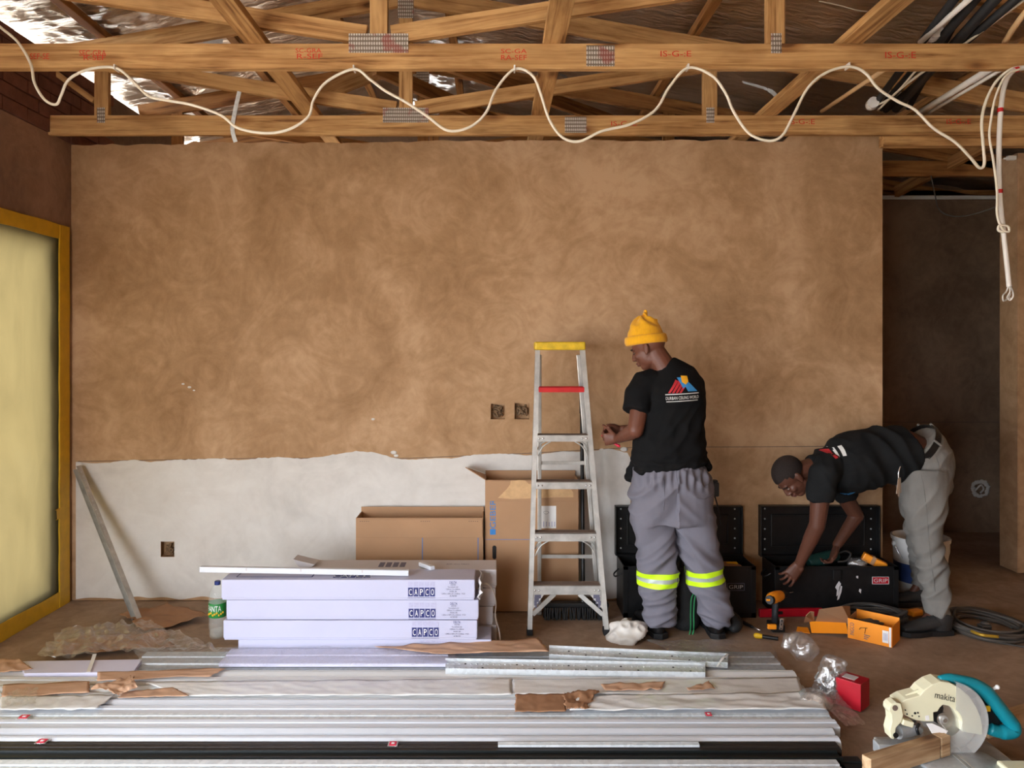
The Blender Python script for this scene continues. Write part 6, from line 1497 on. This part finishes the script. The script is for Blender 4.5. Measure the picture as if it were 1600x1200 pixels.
# kraft paper
drape('kraft_paper', [(585, 1013), (842, 1000), (858, 1021), (690, 1025)], [.075, .085, .085, .08], .010, 'kraft', 'long brown kraft paper lying on the lilac pack in the middle', 'paper', 9, 40, 10, .02, 1, stretch=(.5, 2))
drape('kraft_paper', [(152, 1052), (355, 1046), (330, 1058), (152, 1066)], .056, .006, 'kraft', 'brown kraft paper folded over the rearmost white trims at the left', 'paper', 9, 30, 8, .01, 2, stretch=(.4, 3))
drape('kraft_paper', [(5, 1072), (140, 1066), (140, 1084), (2, 1092)], .056, .006, 'kraft', 'brown kraft paper round the trims near the left edge', 'paper', 9, 26, 8, .01, 3, stretch=(.4, 3))
drape('kraft_paper', [(142, 1083), (205, 1062), (215, 1082), (180, 1092)], .062, .022, 'kraft', 'crumpled knot of brown kraft paper on the trims at the left', 'paper', 16, 26, 14, .015, 4)
drape('kraft_paper', [(190, 1084), (270, 1076), (296, 1090), (185, 1093)], .056, .006, 'kraft', 'brown kraft paper tongue right of the crumpled knot', 'paper', 9, 26, 8, .01, 5)
drape('kraft_paper', [(806, 1086), (884, 1085), (884, 1113), (804, 1114)], .056, .004, 'kraft_d', 'brown taped paper band round the white trims in the middle', 'paper', 12, 30, 12, .008, 6)
drape('kraft_paper', [(880, 1086), (935, 1084), (915, 1112), (884, 1112)], .058, .012, 'kraft_d', 'torn brown paper right of the taped band', 'paper', 16, 24, 12, .02, 7)
drape('kraft_paper', [(938, 1072), (1040, 1068), (1032, 1080), (946, 1082)], .056, .008, 'kraft', 'torn brown paper strip on the wrapped trims', 'paper', 14, 24, 8, .01, 8)
drape('kraft_paper', [(1072, 1078), (1108, 1068), (1118, 1080), (1076, 1083)], .056, .010, 'kraft', 'small torn brown paper scrap right of the torn strip', 'paper', 14, 16, 8, .01, 9)
drape('kraft_paper', [(0, 1034), (30, 1033), (52, 1050), (-10, 1056)], [.06, .06, .05, .05], .012, 'kraft', 'brown paper corner at the left edge of the pile', 'paper', 10, 16, 10, .01, 10)
drape('kraft_paper', [(190, 965), (262, 950), (330, 968), (225, 992)], [.0, .0, .0, .0], .022, 'kraft_d', 'flattened brown paper on the floor at the foot of the leaning stud', 'paper', 6, 30, 18, .04, 11)
drape('kraft_paper', [(90, 1005), (260, 990), (270, 1016), (80, 1030)], [.0, .0, .0, .0], .018, 'kraft_d', 'brown paper on the floor under the clear sheeting at the left', 'paper', 7, 30, 14, .04, 12)
# white wrapping film over trims
drape('wrapping_film', [(225, 1068), (800, 1062), (800, 1088), (290, 1089)], .054, .006, 'wrap', 'white film crumpled over the trims left of the brown band', 'film', 12, 90, 10, .01, 13, stretch=(.7, 2.5))
drape('wrapping_film', [(800, 1062), (1248, 1060), (1256, 1086), (800, 1086)], .053, .004, 'wrap', 'white film stretched over the trims at the right', 'film', 10, 80, 10, .008, 14, stretch=(.5, 3))
drape('wrapping_film', [(905, 1090), (1282, 1084), (1292, 1111), (890, 1112)], .057, .008, 'wrap', 'white film wrapped round the trims right of the brown band', 'film', 11, 80, 12, .008, 15, stretch=(.6, 2))
drape('wrapping_film', [(0, 1090), (180, 1088), (150, 1110), (0, 1112)], .056, .006, 'wrap', 'milky film on the white trims at the left edge', 'film', 12, 40, 10, .01, 16)
# clear polythene
drape('clear_sheeting', [(205, 1016), (700, 1012), (720, 1042), (225, 1046)], [.06, .075, .07, .06], .010, 'film', 'clear plastic stretched over the studs and lilac pack', 'plastic sheet', 9, 90, 16, .015, 17, 0, (.7, 1.6))
drape('clear_sheeting', [(1010, 1004), (1200, 1002), (1222, 1040), (1110, 1048)], [.06, .06, .06, .06], .010, 'film', 'clear plastic over the right ends of the studs', 'plastic sheet', 9, 50, 18, .015, 18, 0)
drape('clear_sheeting', [(95, 996), (225, 984), (350, 1028), (60, 1040)], [.01, .03, .03, .02], .045, 'film', 'crumpled clear plastic sheet on the floor at the left', 'plastic sheet', 8, 90, 44, .03, 19, 0)
drape('clear_sheeting', [(15, 1085), (60, 1080), (55, 1108), (5, 1108)], .056, .016, 'film', 'scrap of clear plastic on the trims near the left edge', 'plastic sheet', 18, 26, 14, .02, 20, 0)
drape('clear_sheeting', [(1270, 1088), (1300, 1082), (1352, 1136), (1320, 1142)], [.05, .05, .004, .004], .014, 'film', 'clear plastic tail hanging off the wrapped trims at the right', 'plastic sheet', 14, 26, 16, .02, 21, 0)
# lilac board with white tie at the left
t = thing('lilac_board', G(125, 1042, .03), 'lilac white board piece held by a white strap at the left of the pile', 'board')
c4_ = [G(30, 1033, .06), G(222, 1030, .06), G(208, 1050, .06), G(38, 1052, .06)]; mb = MB(); mb.add(c4_ + [v - Vector((0, 0, .03)) for v in c4_], [(0, 1, 2, 3), (7, 6, 5, 4)] + [(i, i + 4, (i + 1) % 4 + 4, (i + 1) % 4) for i in range(4)]); mb.build('board_panel', 'lilac', t, bev=0.002)
mb = MB(); pts = spline([G(148, 1022, .075), G(144, 1034, .068), G(138, 1050, .066)], 5)
for a, b in zip(pts, pts[1:]): mb.bar(a, b, 0.018, 0.002)
mb.build('strap', 'pvc', t)
for k, quad in enumerate((((10, 1053.5), (150, 1052), (150, 1060), (0, 1061)),)):
    pass
# small red price tags on the profiles
for k, (px, py, z, w, lb) in enumerate(((38, 1120, .052, 0.05, 'red striped tag on the white trims at the far left'), (66, 1158, .050, .045, 'red square tag at the left of the white and bronze profiles'), (614, 1162, .048, .04, 'red square tag in the middle of the dark bronze profile'), (1107, 1116, .052, .035, 'red tag on the speckled strip at the right'))):
    t = thing('price_tag', G(px, py, z), lb, 'tag', 'red tags on the profiles'); c = G(px, py, z + .002); mb = MB(); mb.box(c, (w, .04, .002)); pl = mb.build('tag_film', 'film_w', t); mb = MB(); mb.box(c + Vector((0, 0, .0015)), (w * .7, .03, .0015)); q = mb.build('tag_red', 'red_tag', t)
    mb = MB(); mb.box(c + Vector((0, 0, .0026)), (w * .3, .012, .0008)); mb.build('tag_mark', 'paper', q)

# ------------------------------------------------------------------ bags and red box at the right
t = thing('red_carton', G(1328, 1108), 'small red carton on the floor right of the profile pile', 'box')
a, b = G(1306, 1100), G(1345, 1113); ux = (b - a).normalized(); uy = Vector((-ux.y, ux.x, 0)); L = (b - a).length; hh_ = 0.125
mb = MB(); c = (a + b) / 2 + uy * 0.05 + Vector((0, 0, hh_ / 2)); mb.box(c, (L, 0.10, hh_), Matrix((ux, uy, (0, 0, 1))).transposed()); rb = mb.build('carton_body', 'red_card', t, bev=0.002)
mb = MB(); mb.box(c + Vector((0, 0, hh_ / 2 + .001)) - ux * 0.01, (L * .5, 0.05, .0012), Matrix((ux, uy, (0, 0, 1))).transposed()); mb.build('lid_label', 'carton_grey', t)
sb = thing('screw_bag', G(1298, 1098), 'clear bag full of shiny screws leaning on the red carton', 'bag')
cs = G(1297, 1092); cs.z = 0
mb = MB(); mb.loft([((cs.x, cs.y, 0.0), 0.06, 0.05), ((cs.x, cs.y, 0.03), 0.075, 0.06), ((cs.x + .005, cs.y, 0.10), 0.068, 0.05), ((cs.x + .015, cs.y, 0.16), 0.05, 0.035), ((cs.x + .025, cs.y, 0.19), 0.055, 0.02)], (1, 0, 0), 26)
o = blob('bag_film', mb, 0.006, 'film', sb, 3, lambda co, n: 0.010 * (1 - 2.4 * abs(noise.noise(co * 22))))
mb = MB(); rr = random.Random(4)
for k in range(90):
    p = Vector((cs.x + rr.gauss(0, .028), cs.y + rr.gauss(-.015, .018), rr.uniform(.015, .13))); d = Vector((rr.gauss(0, 1), rr.gauss(0, .6), rr.gauss(0, 1))).normalized() * 0.017
    mb.tube([p - d, p + d], 0.003, 5); mb.tube([p + d, p + d * 1.15], 0.0058, 6)
o = mb.build('screws', 'screw', sb, smooth='auto'); o['kind'] = 'stuff'
mb = MB(); c = G(1236, 1028); mb.loft([((c.x - .03, c.y, .055), .02, .02), ((c.x - .015, c.y + .01, .10), .018, .018), ((c.x + .02, c.y - .01, .09), .06, .05), ((c.x + .06, c.y - .03, .06), .075, .06), ((c.x + .09, c.y - .04, .03), .05, .045)], (0, 1, 0), 22)
o = blob('knotted_bag', mb, 0.006, 'film', None, 2, lambda co, n: 0.014 * (1 - 2.4 * abs(noise.noise(co * 18)))); tag(o, 'knotted clear plastic bag at the right end of the stud bundle', 'bag')
mb = MB(); c = G(1270, 1100, .03); mb.ell(c + Vector((0, 0, .01)), (.075, .06, .045), None, 26, 16)
for v in mb.v: v += (v - c).normalized() * 0.016 * (1 - 2.2 * abs(noise.noise(v * 20)))
tag(mb.build('bag_end', 'film_w', smooth=True), 'bunched end of the plastic wrapping beside the screw bag', 'plastic')

# ------------------------------------------------------------------ mitre saw
D3 = 3.0
def zx(x, y): return (1340 + x / 6.154, 1030 + y / 6.154)
def ZP3(x, y, d=0.0): return P(*zx(x, y), D3 + d)
saw = thing('mitre_saw', (P(1490, 1150, D3).x, D3, 0), 'cream and teal mitre saw with clear blade guard in the lower right corner', 'mitre saw')
def spr(name, poly, d, th, m, par=saw, bev=0.003):
    mb = MB(); px_prism(mb, [zx(*p) for p in poly], D3 + d, th); return mb.build(name, m, par, bev=bev)
c0 = ZP3(862, 600); Rb = 335 / 6.154 * D3 / F; Rg = 392 / 6.154 * D3 / F
ug = spr('upper_guard', [(400, 425), (470, 385), (600, 350), (640, 300), (720, 243), (800, 215), (890, 228), (990, 280), (1080, 365), (1145, 465), (1185, 560), (1200, 645), (1200, 730), (1010, 700), (1000, 600), (950, 505), (885, 452), (820, 440), (790, 470), (770, 505), (730, 512), (735, 600), (640, 600), (560, 588), (520, 570), (440, 532), (410, 485)], 0.0, 0.075, 'cream')
spr('guard_recess', [(735, 600), (730, 512), (770, 505), (790, 470), (820, 442), (830, 470), (815, 560), (800, 640)], 0.02, 0.04, 'black')
# blade with teeth
mb = MB(); n = 120; ring = []
for k in range(n):
    a = 2 * math.pi * k / n; r_ = Rb * (1.0 if k % 2 else 0.972); ring.append((math.cos(a) * r_, math.sin(a) * r_))
M4 = Matrix(((1, 0, 0, c0.x), (0, 0, 1, D3 + 0.022), (0, 1, 0, c0.z), (0, 0, 0, 1))); mb.prism(ring, 0.0025, M4); mb.build('blade', 'steel', saw)
for r_, d, nm in ((0.026, -0.004, 'flange'), (0.016, -0.010, 'flange'), (0.009, -0.016, 'arbor_bolt')):
    mb = MB(); mb.tube([Vector((c0.x - .004, D3 + 0.022 + d, c0.z)), Vector((c0.x - .004, D3 + 0.03, c0.z))], r_, 24 if nm == 'flange' else 6); mb.build(nm, 'steel' if r_ != .016 else 'alu', saw, smooth='auto')
# clear lower guard: curved rim and side wall
poly = [(math.cos(R(a)) * Rg, math.sin(R(a)) * Rg) for a in range(78, -116, -6)] + [(math.cos(R(a)) * Rg * 0.36, math.sin(R(a)) * Rg * 0.36) for a in range(-112, 60, 12)]
mb = MB(); M5 = Matrix(((1, 0, 0, c0.x), (0, 0, 1, D3 - 0.004), (0, 1, 0, c0.z), (0, 0, 0, 1))); mb.prism(poly, 0.002, M5); lg = mb.build('lower_guard', 'guard', saw)
mb = MB(); arc = [R(a) for a in range(80, -116, -6)]
for a in arc:
    for r_, y in ((Rg, -0.004), (Rg, 0.045), (Rg * 0.985, 0.045), (Rg * 0.985, -0.004)): mb.v.append(Vector((c0.x + math.cos(a) * r_, D3 + y, c0.z + math.sin(a) * r_)))
for i in range(len(arc) - 1):
    for j in range(4): mb.f.append((i * 4 + j, i * 4 + (j + 1) % 4, (i + 1) * 4 + (j + 1) % 4, (i + 1) * 4 + j))
mb.build('guard_rim', 'guard', lg)
mb = MB(); mb.bar(ZP3(790, 600, -.005), ZP3(1040, 950, -.005), 0.003, 0.006, (0, 1, 0)); mb.build('guard_edge', 'guard', lg)
spr('link_plate', [(660, 620), (720, 618), (790, 650), (870, 690), (850, 722), (790, 705), (715, 715), (690, 670)], -0.006, 0.003, 'paper', saw, 0.001)
mb = MB(); put_text(mb, 'makita', ZP3(842, 362, -0.0015), Vector((1, 0, -0.22)), Vector((0.15, 0, 1)), 200 / 6.154 * D3 / F, 62 / 6.154 * D3 / F); mb.build('lettering', 'black', ug)
for (x, y, r_) in ((460, 490, 7), (475, 528, 8), (525, 545, 7), (552, 520, 12), (580, 515, 9), (590, 550, 7)):
    mb = MB(); mb.ell(ZP3(x, y, -.001), (r_ / 6.154 * D3 / F, .003, r_ / 6.154 * D3 / F), None, 10, 6); mb.build('screw_hole', 'black', ug, smooth=True)
spr('label_sticker', [(650, 545), (685, 540), (692, 585), (655, 590)], -0.0012, 0.001, 'paper', ug, 0)
spr('pivot_arm', [(330, 432), (372, 416), (420, 430), (442, 540), (424, 604), (372, 660), (362, 720), (352, 772), (322, 765), (308, 690), (330, 600), (325, 532), (303, 500), (308, 460)], -0.02, 0.05, 'cream')
mb = MB(); a = ZP3(362, 470, -.021); mb.tube([a, a + Vector((0, .004, 0))], .011, 14); mb.build('pivot_hole', 'mortar', saw, smooth='auto')
mb = MB(); a = ZP3(370, 735, -.024); mb.tube([a, a + Vector((0, .01, 0))], .010, 12); mb.build('pivot_bolt', 'black', saw, smooth='auto')
mb = MB(); mb.tube([ZP3(380, 690, 0.02), ZP3(600, 655, 0.05)], [.030, .026], 20); mb.build('rear_bracket', 'galv_d', saw, smooth='auto')
mb = MB(); mb.box(ZP3(470, 605, -.01), (.042, .03, .022), Matrix.Rotation(R(16), 3, 'Y')); mb.build('stop_block', 'cream', saw, bev=.003)
mb = MB(); mb.tube(spline([ZP3(462, 355, .03), ZP3(530, 325, .03), ZP3(605, 292, .03)], 5), [.006] * 11, 8); mb.build('dust_lever', 'cream', saw, smooth=True)
mb = MB(); mb.tube(spline([ZP3(590, 620, .01), ZP3(570, 670, .0), ZP3(585, 720, .0)], 5), .006, 6); mb.build('spring', 'black', saw, smooth=True)
mb = MB(); pth = spline([ZP3(x, y, .035) for x, y in ((785, 195), (880, 180), (1000, 205), (1130, 245), (1230, 310), (1320, 415), (1410, 530), (1490, 630), (1492, 685), (1420, 700), (1330, 690), (1265, 665))], 5); k = len(pth)
mb.tube(pth, [.013 + .015 * min(1, i / (k * .35)) if i < k * .85 else .024 for i in range(k)], 14); mb.build('handle', 'teal', saw, smooth=True)
mb = MB(); mb.loft([(ZP3(1100, 330, .075), .03, .03), (ZP3(1160, 430, .075), .045, .042), (ZP3(1250, 540, .075), .045, .042), (ZP3(1340, 620, .07), .024, .026)], (0, 1, 0), 18); mb.build('motor_housing', 'black', saw, smooth='auto')
mb = MB(); mb.box(ZP3(1255, 475, .03), (.016, .004, .022)); mb.build('motor_label', 'yellow_p', saw)
mb = MB(); mb.tube([ZP3(1275, 295, .05), ZP3(1345, 268, .03)], .006, 10); mb.ell(ZP3(1345, 268, .03), .009, None, 10, 8); mb.build('lock_knob', 'paper', saw, smooth=True)
# base, turntable and fence
bx0, bx1 = P(1395, 0, D3).x, P(1575, 0, D3).x
mb = MB(); mb.b2((bx0, 2.76, 0.0), (bx1, 3.16, 0.055)); mb.build('base', 'alu', saw, bev=.008)
mb = MB(); mb.lathe([(.15, .055), (.152, .06), (.152, .068), (.148, .071), (.02, .071)], (c0.x + .01, 2.93, 0), 40); mb.build('turntable', 'galv_d', saw, smooth='auto')
mb = MB(); mb.lathe([(.162, .02), (.165, .024), (.165, .05), (.160, .054), (.13, .054)], (c0.x + .05, 2.90, 0), 40); mb.build('mitre_scale', 'darkprof2', saw, smooth='auto')
mb = MB(); mb.b2((bx1 - .10, 2.80, .0), (bx1 + .02, 2.92, .085)); mb.build('side_lug', 'cream', saw, bev=.008)
mb = MB(); mb.b2((P(1373, 0, D3).x, 3.00, .055), (bx0 + .12, 3.05, .10)); mb.build('fence', 'galv_d', saw, bev=.004)
for e in (0, 1): mb = MB(); mb.b2((c0.x + .01 + e * .016, 2.70, .066), (c0.x + .018 + e * .016, 2.98, .0735)); mb.build('slot_plate', 'alu', saw)
# timber being cut, with its saw kerf
A, B_ = P(1361, 1186, 2.80), P(1470, 1154.3, 2.95); A.z = B_.z = 0.15
kx = (B_ - A).normalized(); ky = Vector((-kx.y, kx.x, 0))
t = thing('timber_offcut', (A.lerp(B_, .5) - Vector((0, 0, .075))), 'pine timber clamped on the mitre saw table with a saw cut near its end', 'timber')
def tb_(p, q, name):
    m_ = MB(); L = (q - p).length; m_.box((0, 0, 0), (L, .040, .076)); o = m_.build(name, 'wood_grey', None, bev=.002); Mx = Matrix((kx, ky, (0, 0, 1))).transposed().to_4x4(); Mx.translation = (p + q) / 2 + ky * .020 + Vector((0, 0, -.038)); o.parent = t; o.matrix_basis = Matrix.Translation(-t.location) @ Mx
E_ = B_ + kx * 0.055
tb_(A - kx * 0.0, B_ - kx * .003, 'timber_piece'); tb_(B_ + kx * .005, E_, 'cut_piece')
# second timber reaching out to the right
A, B_ = P(1548, 1142, 3.13), P(1600, 1122, 3.22); A.z = B_.z = 0.145; d = (B_ - A).normalized(); o = member('timber_board', A - d * .05 - Vector((0, 0, .033)), A + d * .75 - Vector((0, 0, .033)), .066, .05, 'wood_grey', None); tag(o, 'pine timber behind the mitre saw reaching out of the right edge', 'timber')
q = A + d * .62; o = member('support_block', Vector((q.x, q.y - .1, .037)), Vector((q.x, q.y + .12, .037)), .074, .09, 'wood_grey', None); tag(o, 'wooden block under the outer end of the timber behind the saw', 'timber')
